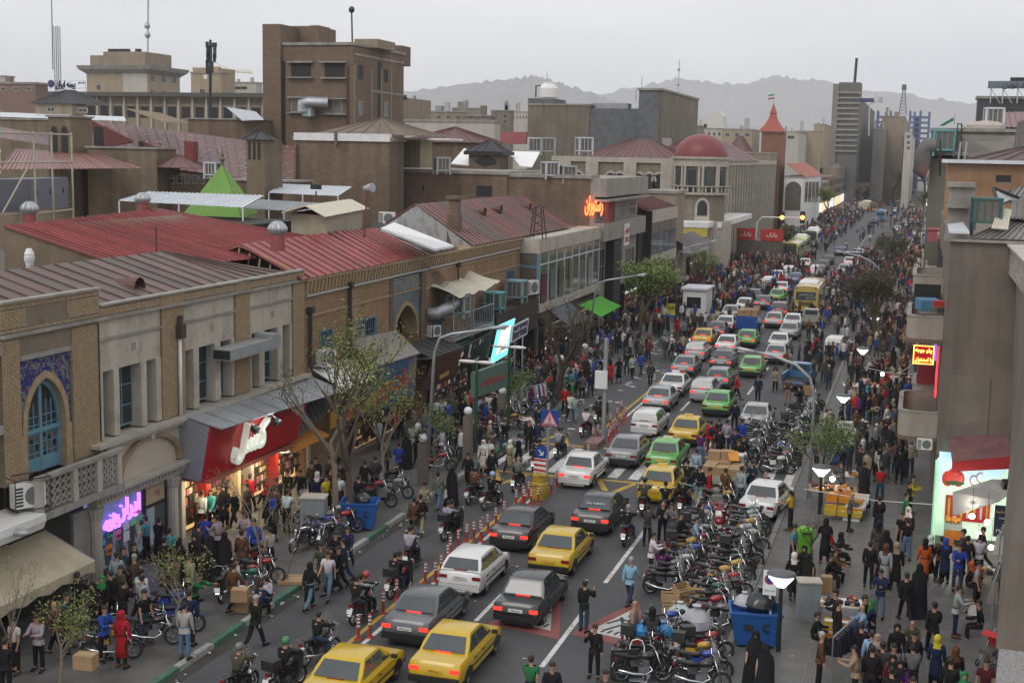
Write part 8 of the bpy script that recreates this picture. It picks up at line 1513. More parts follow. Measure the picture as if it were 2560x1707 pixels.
# ================================================================ people by the pixel of the top of the head: region; x,y, colours top/bottom[/scarf], flags
OX=dict(A=(0,1280),B=(640,1280),C=(1280,1280),D=(1920,1280),E=(640,854),F=(1280,854),G=(1920,854),H=(0,854))
TAB={'B':'665,370,wjtF 490,460,kjkmA 600,290,ogFh 735,195,kkF 810,240,ndcL 845,120,ndFv 700,330,kkkmF 765,300,kkF 130,145,lkt 115,610,wnLs 35,655,nkAs -10,775,kkcAvl 1510,-150,ktAw 1450,-140,ckAw','C':'1090,430,udAwz 670,645,kdApw 765,1030,kkpF 1120,825,ttbR 1290,905,xjkmA 175,1315,ektA 370,1410,kkF 860,1465,xkF 1285,205,wkhR 1370,335,pkkmAs 1690,40,ukR 1545,0,kkR 1745,-90,xjcRg 1250,-60,xkA 1390,-80,kkbF 1470,-70,gjF 2240,1105,kkCF 2330,1230,kkCA','F':'1275,190,xkAwB 1190,95,bdAw 1110,120,lkAw 1060,90,kkA 985,155,kjkmF 905,165,rkkmA 650,285,gkA 725,270,ndA 545,265,qkA 555,365,ekR 490,410,rkA 540,470,wkA 580,480,ljtAw 245,605,nkA 205,690,wkbb 240,735,nkA 155,735,kkcAg 65,860,lktAK 2065,300,rkRw 2265,320,nkFw 1735,835,pjtA 1830,735,rcAK 1905,700,kkA 1910,805,kkA 1975,735,lkA 2050,560,kkAK 2115,715,bkA 2050,805,nkcF 2085,905,kkcF 2135,860,kkcF 2265,780,xkA 1695,985,ukA 1725,1145,kuF 1815,1175,rkR 1960,1160,ckA 2105,1150,ljA 2210,1110,nkF 2330,1180,kkbF 215,95,kkA 330,150,kkA 110,110,xkA 160,60,ckF 60,180,nkA 240,190,lkA 380,230,kkA 300,330,kkA 500,200,lkA 600,100,bkA 760,60,lkA 700,130,wkA 800,40,kkA 640,230,kkA 45,240,okA 140,200,kkA 200,140,nkA 270,60,kkA','G':'75,240,tkF 190,345,otFht 300,420,kkL 880,310,wkA 1070,340,ojA 1170,285,wkA 1270,300,kkA 1185,340,kkCL 915,410,kkqmA 920,500,kjR 1155,540,kktmA 1170,700,ckcAw 1045,720,gdF 1085,745,xmkmF 1035,955,wkkmF 1095,935,gkF 1220,990,kkA 690,1120,gkLh 890,1100,xkF 885,1180,kkCF 1040,1150,rdtAh 760,1380,gkbRh 1030,1430,kdAw 1300,1290,kkR 1320,1240,ykR 1270,1400,ekR 220,1370,yktLh 690,815,ndFs 1210,860,nkA 1290,1530,kkwmF 1000,170,kkA 960,200,kkF 1100,170,kkA 1220,120,gkF 1150,60,kkCA 1180,30,lkA 1060,120,kkF 1330,300,akF 1250,190,kkA 1120,250,rkF','D':'1240,15,kktF 1290,60,kjtA 1020,110,okkmA 1090,200,kkCA 940,280,kkA 1085,305,lkcmA 1185,305,kktmA 1450,250,akkmA 1490,220,kkwmR 1640,250,nkbmA 1760,310,bdFh 1840,220,kkA 1950,200,wkA 1990,140,kkL 1815,175,xkL 1600,225,ckA 1845,470,kkamRs 1930,470,lktR 1740,690,lnRB 1970,840,kkLs 1395,510,kkCA 1280,565,kkAwB 1045,530,njFhw 1535,840,kkAw 1335,985,okbFh 1190,1040,kkkmF 1350,1090,kkcF 1160,1190,gkF 1340,1220,gktA 1560,1130,nkymA 1725,1270,kkcmA 1680,1370,kkA 1800,1490,kkemF 2010,1370,mkFt 1150,1310,mkkmF 1225,1370,pkkmF 1140,1430,kkA 1335,1510,xkF 960,1110,ukA 1010,1130,kktmF 860,1040,kkA 890,850,ukbLh 970,790,nkemL 880,770,kkR 645,830,kkR 640,740,kkL 425,920,kkRs 490,1115,ckzR 1060,1195,xkA 960,1250,kkA 820,1240,tkL 245,375,kkwmA 340,320,kkkmF 370,385,kkCA 555,390,kkRs 600,340,ckRs 650,210,kkkmRs 555,190,ckrmRs 535,85,kkkmA 240,140,qktR','A':'130,970,wktF 345,950,lkF 510,825,ckbL 600,770,nkR 680,490,lkR 700,580,kkA 850,665,kkkmF 940,590,kkemF 1015,560,kkL 1110,490,okF 1065,370,lkA 1120,330,xkR 1240,385,okzL 1290,540,wkA 1300,600,lkA 1320,735,kdRt 1120,630,kkA 945,870,bkRh 1110,930,rkrmA 1735,745,nkA 1690,860,ljA 1770,600,ekRb 2140,465,ckA 2160,430,wkR 2215,190,cdA 2240,0,ljF 2335,60,bkF 2000,40,lkL 1880,20,bkA 1820,110,xkA 1790,210,kkkmF 1940,210,kkCL 1340,60,qktL 1550,150,qkA 1450,70,kkA 40,1170,kkA 1220,290,kkR 1580,420,ckA 1730,400,tkA 1500,260,kkA 1640,260,kkkmA 2060,200,kkCA','E':'95,1320,kkrmF 150,1450,kkbmA 560,1205,nkwmA 640,1230,yktR 280,1380,wktA 290,1180,kkF 410,1170,kkF 515,1120,xkF 550,1070,kkF 680,1060,okF 690,1130,kkF 770,1110,kkF 680,1175,mkR 760,1230,wktA 190,1260,kkF 170,1330,ckA 1310,935,bkA 1190,920,okA 1090,1060,xkA 940,1240,kdA 1540,1290,tkcAwk 1670,1200,gjAwB 1800,1160,kkCA 1950,1025,kkFw 2090,915,wkwmF 2145,905,wkF 2170,1000,kkA 2330,900,tkwmA 1710,780,wdL 1800,750,okA 2290,715,kdF 2165,840,xkF 2060,490,ugA 2140,470,wdA 1840,510,okA 1440,760,lkA 1600,720,bkA 1500,820,kkA 1900,520,kkA 1380,850,kkCA 1000,1100,kkA 730,1000,kkF','H':'1850,1360,wkA 1940,1350,qkF 2010,1330,okF 2150,1350,kkbL 2275,1300,okL 2290,1210,rkA 1835,1300,ckR 1960,1320,kkF 2060,1340,kkkmF'}
n_ind=0
for rg,s in TAB.items():
 for e in s.split():
  x,y,f=e.split(',');x=OX[rg][0]+float(x)*.27234;y=OX[rg][1]+float(y)*.27234
  kind,head,hc,i='top','h','k',2
  if len(f)>3 and f[3:4]=='m' and f[2]in PAL:kind,head,hc,i='manteau','s',f[2],4
  fl=f[i:];ex=''.join(k for k in fl if k in 'BK')
  if 't' in fl and kind=='top':kind='tee'
  if 'C' in fl:head='C'
  elif 'z' in fl:head='z'
  elif kind!='manteau' and 'c' in fl and rg in 'BEF' and fl[-1]in 'glk' and fl[-2]!='c':head,hc='c',fl[-1]
  elif kind=='top' and 'b' in fl and fl.count('b')==1 and 'h' not in fl[:1]and 'Rb' not in fl:head='b'
  if kind=='top' and 'c' in fl and head!='c':kind='coat'
  pose='s' if 's' in fl else 'p' if 'p' in fl else 'h' if 'h' in fl else 'b' if 'Rb' in fl or 'bb' in fl else 'w' if 'w' in fl else 'v' if 'v' in fl else R.choice('nnnwvh')
  rz=0 if 'A' in fl else math.pi if 'F' in fl else-math.pi/2 if 'R' in fl else math.pi/2 if 'L' in fl else R.uniform(0,6.28)
  ht=1.2 if pose=='s' else 1.46 if pose=='b' else 1.72;g0=PZ(x,y,ht);z=.16 if g0.x<-21.1 or g0.x>-5.1 else 0
  if z:g0=PZ(x,y,ht+z)
  person(g0.x,g0.y,rz+R.uniform(-.3,.3),pose,f[0],f[1],head,hc,kind,z,R.uniform(.96,1.03),ex);n_ind+=1
SEAT=[('kid',895,720,'A')]
# ================================================================ motorcycles: parked ranks and riders
BP={k:make_bike(k)for k in('plain','screen','apron','sport')};BIKES=[]
BC=dict(k=(.015,.015,.016),r=(.32,.015,.018),b=(.02,.05,.3),w=(.55,.55,.54),y=(.5,.28,.02),e=(.02,.1,.08),s=(.3,.31,.32),a=(.55,.09,.01));BN=dict(k='black',r='red',b='blue',w='white',y='yellow striped',e='dark green',s='silver',a='orange')
def bike(x,y,rz,kind,c,z=0.,lean=-.12,where=None,verb='parked'):
 o=copytree(BP[kind]);o.location=(x,y,z);o.rotation_euler=(0,lean,rz)
 for ch in list(o.children):
  if ch.data.materials[0]==M_objg:ch.color=(*BC[c],1)
 BIKES.append((o,BN[c]+' motorcycle'+{'plain':'','screen':' with a clear windscreen','apron':' with a black leg cover and top box','sport':' with painted mudguards'}[kind],verb,where));return o
cl='kkkkrrbbwsyekkks'
def clearof(x,y,r):return all(abs(x-c.x)>w/2+r or abs(y-c.y)>l/2+r for c,l,w in CARS)
for i in range(66):
 y=38.6+i*.74+R.uniform(-.12,.12)
 for k,x in enumerate((-8.05,-6.2)):
  if 61.6<y<67 and x<-5:continue
  if(k==0 and(43<y<46.5 or y>82 or R.random()<.12))or not clearof(x,y,.5):continue
  if k==1 and 41.3<y<43.6:continue
  bike(x+R.uniform(-.25,.25)+(.5 if 38<y<44 else 0),y,rad(-78)+R.uniform(-.3,.3)+(math.pi if R.random()<.15 else 0),R.choice(('plain','plain','screen','screen','apron','sport')),R.choice(cl))
for x,y,rz,k,c in((-24.1,35.2,-70,'plain','k'),(-23.2,34.2,-62,'plain','y'),(-22.7,35.7,-66,'plain','k'),(-22.6,37.0,-70,'sport','b'),(-23.4,38.0,-75,'sport','b'),(-22.8,40.6,15,'plain','k'),(-22.3,41.2,-80,'plain','e'),(-22.4,42.4,-72,'plain','r'),(-23.6,43.6,160,'screen','r'),(-22.8,46.8,170,'plain','k'),(-22.3,47.6,190,'plain','k'),(-22.7,48.5,-80,'sport','b'),(-22.3,49.4,-60,'plain','r'),(-22.9,50.2,-75,'sport','w'),(-23.5,49.3,30,'screen','y'),(-24.4,50.6,160,'screen','k'),(-22.5,53.6,-70,'plain','k'),(-23.0,54.6,-64,'plain','r'),(-22.4,55.4,-80,'plain','s'),(-23.2,56.8,-70,'apron','k'),(-22.3,61,-75,'sport','r'),(-22.6,62.2,-82,'plain','k'),(-22.8,64,-70,'apron','k')):bike(x,y,rad(rz),k,c,.16)
for i in range(26):bike(-22.2+R.uniform(-.3,.3)-(.9 if i%3==0 else 0),67.5+i*1.15+R.uniform(-.2,.2),rad(-80)+R.uniform(-.3,.3),R.choice(('plain','screen','apron')),R.choice(cl),.16)
# riders in the bus lane and between the cars: ground pixel, bike colour, jacket, helmet, passengers
for px,py,k,c,tp,hd,hc,pas,rz in((776,1669,'screen','k','k','h','k',0,-20),(690,1745,'apron','k','k','H','e',0,-14),(572,1762,'screen','k','o','H','s',0,-8),(888,1563,'plain','r','k','H','r',2,-6),(982,1498,'apron','r','k','h','k',1,-8),(1015,1425,'screen','k','k','h','k',1,4),(1116,1353,'apron','k','k','h','k',1,-10),(1176,1262,'plain','k','c','H','k',0,-8),(1219,1276,'plain','k','k','H','u',0,-14),(1285,1230,'screen','k','g','b','k',0,0),(1338,1181,'apron','k','k','H','k',1,-5),(1393,1148,'screen','k','o','H','k',1,-4),(1458,1094,'plain','r','w','H','k',0,-6),(1495,1061,'apron','k','o','h','k',1,-8),(1560,1366,'screen','r','k','z','k',0,0),(1602,1290,'screen','k','o','H','k',0,5),(1655,1300,'plain','k','k','h','k',0,8),(1705,1288,'plain','r','u','h','k',1,-5),(1712,1240,'screen','k','k','h','k',0,0),(1690,900,'plain','r','n','h','k',0,0),(1725,862,'plain','k','m','h','k',0,0),(1792,815,'plain','k','t','h','k',1,0),(1753,860,'apron','b','k','H','k',0,0),(2155,575,'screen','k','k','H','k',0,180),(2143,582,'screen','k','k','H','k',0,180),(2204,570,'plain','k','k','H','k',0,180),(2114,625,'plain','k','x','h','k',1,0)):
 p=PZ(px,py)+V((0,.62,0));hc2='g' if hc=='s' else hc;bike(p.x,p.y,rad(rz),k,c,0,0,None,'ridden');d=V((-sn(rz),cs(rz),0))
 for q in range(1+pas):
  c2=p-d*(.12+.3*q)if pas<2 else p+d*(.08-.3*q);person(c2.x,c2.y,rad(rz),'r',tp if q==0 else R.choice('kwlk'),R.choice('kdx'),hd if q==0 else 'h',hc2,'top',-.02+.03*q,.98,'',None)
for k in BP:
 def rm(o):
  for ch in list(o.children):rm(ch)
  bpy.data.objects.remove(o)
 rm(BP[k])
s_=make_scooter();s_.location=(*PZ(1797,1322).xy,0);s_.rotation_euler=(0,-.1,rad(12))
# ================================================================ street furniture, goods and trees
def lamp_post(label,base,pts,green=False):
 b=PZ(*base);P=[PY(x,y,b.y)for x,y in pts];t=thing('street_lamp',label,'street lamp',b,0,'tall street lamps');q=MB();q.tube([b]+P,[.1]+[.075]*(len(P)-1)+[.045],8);part('pole',q,M_steel,t,True)
 if green:q=MB();q.cyl(b,b+V((0,0,2.2)),.115,n=8);part('painted_foot',q,MT('green_enamel',(.02,.08,.04),.5),t)
 d=(P[-1]-P[-2]).normalized();q=MB();k=P[-1];q.rings([[k+d*a+V((0,w_*math.cos(j*.785),h*math.sin(j*.785)))for j in range(8)]for a,w_,h in((0,.06,.05),(.3,.14,.09),(.75,.15,.1),(1.0,.05,.04))]);part('lamp_head',q,M_steel,t,True);q=MB();q.ball(k+d*.6-V((0,0,.07)),(.3,.12,.07),8,4);part('glass',q,M_white,t,True)
lamp_post('tall curved street lamp with a green foot west of the bus lane',(1065,1215),[(1086,880),(1100,845),(1130,835),(1222,822)],True)
lamp_post('second curved street lamp before the glass showroom',(1463,890),[(1488,730),(1500,706),(1520,700),(1586,690)]);lamp_post('third curved street lamp before the domed building',(1690,760),[(1692,650),(1700,630),(1730,615),(1770,606)])
lamp_post('curved street lamp reaching over the jam from the east pavement',(2022,1251),[(2036,985),(2025,945),(1990,912),(1930,888),(1890,880)]);lamp_post('curved lamp beside the brown tree',(2200,800),[(2198,672),(2180,655),(2150,640),(2112,632)])
b=PY(-60,1350,34.5);t=thing('street_lamp','street lamp head jutting in over the cream awning','street lamp',b,0,'tall street lamps');q=MB();q.tube([b+V((0,0,-4)),b+V((0,0,-.2)),PY(0,1334,34.5)],.06,6);part('pole',q,M_steel,t);q=MB();q.ball(PY(42,1330,34.5),(.45,.17,.13),12,6);part('lamp_head',q,M_steel,t,True)
for i,(x,y,yt)in enumerate(((1945,1628,1436),(2048,1285,1168),(2105,1058,990),(2152,962,872),(2185,838,794))):
 b=PZ(x,y,.14);h=PY(x+8,yt,b.y).z;t=thing('pavement_lamp',('square topped lit lamp beside the no parking sign','square topped lit lamp before the orange crates','square topped lit lamp behind the printed banner','square topped lit lamp by the far stall bulb','farthest square topped lit lamp on the east pavement')[i],'street lamp',b,0,'square topped pavement lamps')
 q=MB();q.cyl((0,0,0),(0,0,h-.5),.085,.06,8);lpart('pole',q,MT('dark_green_iron',(.012,.018,.018),.5),t);q=MB();q.hexa([(-.1,-.1,h-.55),(.1,-.1,h-.55),(.1,.1,h-.55),(-.1,.1,h-.55),(-.4,-.3,h-.16),(.4,-.3,h-.16),(.4,.3,h-.16),(-.4,.3,h-.16)]);lpart('glass',q,M_lamp,t);q=MB();q.rings([[(r_*math.cos(k*.524),r_*.75*math.sin(k*.524),h+z)for k in range(12)]for r_,z in((.44,-.16),(.5,-.12),(.44,-.05),(.1,0))]);lpart('cap',q,MT('lamp_cap',(.09,.1,.11),.5),t)
for i,(x,y,yt)in enumerate(((1168,1168,1028),(1056,1210,1096),(1400,992,896),(1461,935,866),(1254,1072,978))):
 b=PZ(x,y,.14);h=PY(x,yt,b.y).z;t=thing('globe_lamp',('white globe lamp on a dark pillar beside the green signboard','white globe lamp touching the west lamp post','white globe lamp in front of the dark bare tree','white globe lamp under the second curved street lamp','white globe lamp behind the green signboard post')[i],'lamp',b,0,'globe lamps on pillars');q=MB();q.box(-.2,.2,-.2,.2,0,h-.35);lpart('pillar',q,M_concd,t);q=MB();q.ball((0,0,h-.12),.22,12,8);lpart('globe',q,MT('opal_globe',(.75,.75,.75),.3),t,True)
 # bollards
bp=thing('bollard','bollard','bollard');q=MB();q.cyl((0,0,0),(0,0,.05),.14,.12,10);q.cyl((0,0,.05),(0,0,.8),.055,.05,10);lpart('post',q,MT('bollard_red',(.38,.045,.03),.55,.25,5),bp)
for z in(.45,.58,.7):q=MB();q.cyl((0,0,z),(0,0,z+.055),.06,n=10);lpart('reflective_band',q,M_white,bp)
bl_=[(-16.9,38.8),(-16.6,39.1),(-17.1,41.4),(-17.2,42.9),(-16.9,45),(-16.6,45.3),(-16.7,46.2),(-16.9,47.5),(-17.2,48.6),(-17.2,49.6),(-17.2,50.6),(-17,51),(-16.8,51.3),(-16.6,50.8),(-16.8,52.3),(-16.8,53.4),(-16.8,54.6),(-16.9,56.7),(-16.85,57.6),(-16.8,58.4),(-16.6,57),(-16.3,57.1),(-16.07,57.5),(-16.05,58.5),(-17.1,60.4),(-16,59.5),(-16.1,60.9),(-16.84,67),(-16.1,67.3),(-16.87,71.6),(-16.84,72.6),(-15.96,71.4),(-16.1,72.6),(-16.1,73.3),(-16.2,74.5),(-16.9,74.2),(-16.3,76.4),(-16.9,76),(-16.5,78.5),(-16.45,77.6),(-16.93,78),(-17.2,80.4)]
for i,(x,y)in enumerate(sorted(bl_,key=lambda t:t[1])):
 o=bp if i==0 else copytree(bp);o.location=(x,y,0);o.rotation_euler=(R.uniform(-.05,.05),R.uniform(-.05,.05),0);o['group']='red bollards along the bus lane';PPB=o;o['label']='red and white banded bollard, number %d from the lower end of the line beside the bus lane'%(i+1)
 o['label']=(ORD[i]or 'lowest' if i<20 else ORD[i-20]+' past the twentieth' if i>20 else 'first past the twentieth')+' red banded bollard, counting up the bus lane' if i<40 else('next to last' if i<len(bl_)-1 else 'farthest')+' red banded bollard up the bus lane'
 # crossing sign, keep right barrel, traffic pole
b=PZ(1366,1228);t=thing('crossing_sign','blue pedestrian crossing sign with a red dotted triangle','road sign',b);s=PY(1376,1045,b.y);q=MB();q.tube([b,s+V((-.1,0,-.4)),s+V((-.1,0,.7))],.075,8);part('pole',q,M_steel,t);q=MB();q.box(s.x-.43,s.x+.43,b.y-.12,b.y-.08,s.z-.41,s.z+.41);part('board_panel',q,MT('sign_blue',(.015,.06,.3),.4),t)
q=MB();q.ext([(s.x+x,b.y-.13,s.z+z)for x,z in((-.4,-.36),(.4,-.36),(0,.36))],(0,.006,0));part('triangle',q,MT('sign_pale',(.7,.5,.5),.5),t);q=MB()
for i in range(3):
 a,c=[((-.4,-.36),(.4,-.36)),((.4,-.36),(0,.36)),((0,.36),(-.4,-.36))][i]
 for k in range(12):q.ball((s.x+a[0]+(c[0]-a[0])*k/12,b.y-.135,s.z+a[1]+(c[1]-a[1])*k/12),(.03,.01,.03),6,4)
part('red_dots',q,M_rw,t,kind='stuff');q=MB();q.ball((s.x,b.y-.135,s.z+.1),(.04,.01,.045),8,4)
for x0,z0,x1,z1 in((0,.05,0,-.1),(0,-.1,-.07,-.22),(0,-.1,.08,-.22),(0,.02,.09,-.06),(0,.02,-.08,-.05)):q.tube([(s.x+x0,b.y-.135,s.z+z0),(s.x+x1,b.y-.135,s.z+z1)],.018,4)
part('walking_figure',q,M_rw,t);q=MB()
for k in range(6):q.box(s.x-.3+k*.1,s.x-.24+k*.1,b.y-.14,b.y-.13,s.z-.33,s.z-.24)
part('stripes',q,M_ink,t)
b=PZ(1348,1245);t=thing('marker_barrel','yellow barrel with a blue arrow disc and a red striped board','traffic marker',b);q=MB();q.lathe(b,((.4,0),(.43,.5),(.4,.75),(.34,.8),(.36,1.15),(.1,1.2)),14);part('barrel',q,MT('yellow_barrel',(.5,.33,.03),.5,.4,3,rust=((.05,.05,.04),.8,3)),t,40);q=MB();q.box(b.x-.3,b.x+.3,b.y-.03,b.y+.03,1.25,1.9);part('striped_board',q,M_white,t)
for k in range(3):q=MB();q.ext([(b.x-.3,b.y-.035,1.3+k*.24),(b.x+.3,b.y-.035,1.18+k*.24+.1),(b.x+.3,b.y-.035,1.28+k*.24+.1),(b.x-.3,b.y-.035,1.42+k*.24)],(0,.004,0));part('red_stripe',q,M_rw,t)
q=MB();q.cyl((b.x+.05,b.y-.03,2.2),(b.x+.05,b.y+.0,2.2),.3,n=18);part('arrow_disc',q,MATS['sign_blue'],t);q=MB();q.tube([(b.x-.06,b.y-.04,2.32),(b.x+.12,b.y-.04,2.1)],.03,4);q.tube([(b.x-.03,b.y-.04,2.09),(b.x+.14,b.y-.04,2.08),(b.x+.15,b.y-.04,2.25)],.03,4);part('arrow',q,M_white,t)
b=PZ(1508,1098);t=thing('traffic_pole','grey traffic pole on a low block with a white box back','pole',b);q=MB();q.tube([b,PY(1516,846,b.y)],.13,10);part('pole',q,M_steel,t);s=PY(1514,946,b.y);q=MB();q.box(s.x-.55,s.x+.15,b.y-.3,b.y-.12,s.z-.55,s.z+.45);part('white_box',q,M_white,t);q=MB();q.box(b.x-.5,b.x+.3,b.y-2.6,b.y-.8,0,.3);part('concrete_block',q,MT('reddish_concrete',(.22,.13,.12),.9,.3,2),t)
# green, yellow and white boards
b=PZ(1180,1132,.14);P=[PY(x,y,b.y+k)for x,y,k in((1188,932,0),(1270,902,6),(1270,966,6),(1188,994,0))];t,n,c,r_,u_=board('green_signboard','green municipal board with red Persian script on green posts',P,MT('municipal_green',(.075,.15,.115),.6,.08),.25);write('سمساری نقشه است',t,c+n*.03,r_,u_,.55,MT('red_script',(.5,.04,.05),.5),.01,.01,r_.length*.72)
for p in(P[3],P[2]):q=MB();q.tube([(p.x,p.y+.2,.14),(p.x,p.y+.2,P[0].z+.5)],.09,8);part('post',q,MT('green_enamel',(.02,.08,.04),.5),t)
for p in(P[0],P[1]):q=MB();q.ball((p.x-.5,p.y+.2,P[0].z+.55),(.55,.12,.1),10,5);q.ball((p.x+.5,p.y+.2,P[0].z+.55),(.55,.12,.1),10,5);part('twin_lamp',q,M_white,t,True)
b=PZ(1677,862,.14);t,n,c,r_,u_=board('yellow_signboard','yellow board with script and a blue arrow on a pole',[PY(x,y,b.y)for x,y in((1666,759),(1688,759),(1687,789),(1664,789))],MT('yellow_board',(.55,.5,.05),.6));write('گمرک',t,c-V((0,.1,-.25)),(1,0,0),(0,0,1),.5,M_ink,.01);q=MB();q.tube([c+V((-.4,-.12,-.5)),c+V((.5,-.12,-.5))],.07,4);q.tube([c+V((-.15,-.12,-.3)),c+V((-.45,-.12,-.5)),c+V((-.15,-.12,-.7))],.06,4);part('arrow',q,MATS['sign_blue'],t);q=MB();q.tube([b,c],.06,6);part('pole',q,M_steel,t)
b=PZ(1926,1602,.14);t=thing('no_parking_sign','white no parking sign with a red ringed disc on a white post','road sign',b);s=PY(1925,1455,b.y);q=MB();q.tube([b,s],.045,6);part('post',q,M_white,t);q=MB();q.box(s.x-.22,s.x+.22,b.y-.06,b.y-.03,s.z-.42,s.z+.42);part('plate',q,M_white,t);q=MB();q.cyl((s.x,b.y-.065,s.z+.12),(s.x,b.y-.06,s.z+.12),.18,n=16);part('red_ring',q,M_rw,t);q=MB();q.cyl((s.x,b.y-.07,s.z+.12),(s.x,b.y-.066,s.z+.12),.13,n=16);part('blue_disc',q,MATS['sign_blue'],t);write('حمل با جرثقیل',t,(s.x,b.y-.065,s.z-.25),(1,0,0),(0,0,1),.1,M_ink,.002,0,.36)
# bins, cabinets, boxes, crates
def bin_(px,py,label,rz,s=1.):
 b=PZ(px,py,.1);t=thing('wheeled_bin',label,'rubbish bin',(b.x,b.y,.12),rz);bl=MT('bin_blue',(.012,.085,.3),.5,.2,3);q=MB();a,c=.55*s,.75*s;q.rings([[(x*k,y*k,z)for x,y in((-c,-a),(c,-a),(c,a),(-c,a))]for k,z in((.78,.12),(1,1.15),(1.06,1.16),(1.06,1.24),(.97,1.24),(.95,.95))],c1=True);lpart('body',q,bl,t)
 for x in(-.45,.45):
  for y in(-.35,.35):q=MB();q.cyl((x-.04,y,.08),(x+.04,y,.08),.08,n=8);lpart('wheel',q,M_rub,t)
 q=MB();q.tube([(.34+.12*math.cos(k*.6+.6),-a*.97,.78+.12*math.sin(k*.6+.6))for k in range(9)],.03,4);q.cbox((-.25,-a*.97,.75),(.3,.02,.2));lpart('black_mark',q,M_ink,t);return t
def bag(px,py,z,label,c,r=.3,m=None):
 p=PZ(px,py,z);q=MB();q.rings([[(p.x+r*k*(1+R.uniform(-.15,.15))*math.cos(j*.628),p.y+r*k*(1+R.uniform(-.15,.15))*math.sin(j*.628),z+r*h)for j in range(10)]for k,h in((.8,0),(1.1,.35),(.95,.8),(.5,1.15),(.15,1.3),(.3,1.5))]);single('rubbish_bag',q,m or M_objg,label,'bag','bags of rubbish',35,c)
bin_(900,1322,'blue wheeled bin full of waste on the west kerb below the tree',rad(15));bin_(1885,1610,'blue wheeled bin heaped with black sacks among the motorcycles',rad(10),1.1);bin_(2095,1160,'blue bin with white waste behind the leafy tree',.2,.9)
for x,y,z,l,c,r in((905,1255,1.1,'dark sack inside the west kerb bin',(.03,.03,.035),.35),(955,1245,.9,'black glossy sack beside the west kerb bin',(.01,.01,.011),.42),(1900,1520,1.15,'large black sack on top of the bin among the motorcycles',(.012,.012,.013),.5),(1860,1515,1.15,'whitish sack in the bin among the motorcycles',(.4,.4,.42),.34),(1740,1575,0,'grey white heap of plastic sacks behind the crates',(.36,.36,.39),.6),(1790,1548,0,'second grey white sack behind the crates',(.42,.42,.44),.55),(1700,1545,.3,'pale sack leaning on the wooden crates',(.45,.5,.52),.4),(1608,1590,.72,'blue sack on the vendor table',(.03,.22,.5),.34),(1655,1590,.72,'second blue sack on the vendor table by the crates',(.03,.2,.45),.34)):bag(x,y,z,l,c,r)
def table(px,py,w_,d,label,m,h=.75,rz=0.,z0=.0):
 b=PZ(px,py,z0);t=thing('market_table',label,'table',b,rz);q=MB();q.box(-w_/2,w_/2,-d/2,d/2,h-.05,h);lpart('table_top',q,m,t)
 for x in(-w_/2+.06,w_/2-.06):
  for y in(-d/2+.06,d/2-.06):q=MB();q.tube([(x,y,0),(x,y,h-.05)],.02,4);lpart('leg',q,M_steel,t)
 return t
table(1632,1618,1.6,.8,'folding vendor table with blue sacks beside the road triangle',M_steel,.7)
boxat(PZ(1672,1645),(.75,.5,.5),.15,'white tied carton under the vendor table',M_white,'white_carton')
sb_=MB();sb_.box(-.3,.3,-.008,.008,-.035,.035);slat=sb_.mesh('slat',M_wood);sb_=MB();sb_.box(-.2,.2,-.008,.008,-.035,.035);slat2=sb_.mesh('slat',M_wood);sb_=MB();sb_.box(-.018,.018,-.018,.018,0,.3);pst=sb_.mesh('corner_post',M_wood)
def crate(c,rz,label,rx=0.):
 t=thing('wooden_crate',label,'crate',c,rz,'wooden crates by the motorcycles');t.rotation_euler[0]=rx
 for z in(.05,.15,.25):
  for y in(-.2,.2):link('slat',slat,t,(0,y,z))
  for x in(-.3,.3):link('slat',slat2,t,(x,0,z),rad(90))
 for x in(-.28,.28):
  for y in(-.18,.18):link('corner_post',pst,t,(x,y,0))
 for y in(-.12,0,.12):o=link('slat',slat,t,(0,y,.02));o.rotation_euler[0]=rad(90)
c=PZ(1675,1545)
for i,(dx,dy,dz,rz,rx)in enumerate(((0,0,0,.2,0),(.02,.02,.31,.15,0),(-.03,.05,.62,.25,0),(.35,.75,0,.1,0),(.4,.7,.31,.3,0),(.25,.5,.8,.9,.5),(.75,.9,.62,.1,-.3))):crate(c+V((dx,dy,dz)),rz,('bottom crate of the front stack','second crate up the front stack','third crate up the front stack','bottom crate of the rear stack','upper crate of the rear stack','tilted crate on top of both stacks','crate leaning at the back of the stacks')[i]+', pale wooden slats',rx)
for i,(px,py,z,d,rz,l)in enumerate(((603,1525,.15,(.6,.5,.5),.2,'lower cardboard carton behind the man in the brown jacket'),(600,1500,.68,(.55,.45,.42),.3,'upper cardboard carton behind the man in the brown jacket'),(735,1452,.15,(1.1,.9,.12),.3,'flattened cardboard box lying by the kerb under saplings'),(215,1668,.95,(.6,.42,.42),.1,'cardboard box on the rack of the motorcycle by the bush'),(2065,1478,.15,(.4,.4,.6),.1,'tan carton beside the utility cabinet'),(2020,1000,.0,(.7,.1,1.0),.2,'upright flat carton held by the men at the blue pickup'))):boxat(PZ(px,py,z),d,rz,l)
def cabinet(px,py,s,col,label):
 b=PZ(px,py,.14);t=thing('utility_cabinet',label,'cabinet',b,.25);q=MB();q.box(-s[0]/2,s[0]/2,-s[1]/2,s[1]/2,0,s[2]);lpart('casing',q,MT('cabinet_grey',(.25,.28,.29),.6,.2,2,streak=.3),t);q=MB();q.box(-s[0]/2-.04,s[0]/2+.04,-s[1]/2-.04,s[1]/2+.04,s[2],s[2]+.05);lpart('cap',q,M_stone,t);q=MB();q.box(-s[0]*.4,s[0]*.4,-s[1]/2-.012,-s[1]/2,.1,s[2]-.1);lpart('door',q,MATS['cabinet_grey'],t)
cabinet(785,1335,(1.0,.8,1.6),0,'pale grey utility cabinet in front of the forked tree');cabinet(2018,1545,(.75,.6,1.35),0,'grey utility cabinet with a marbled cap on the east pavement')
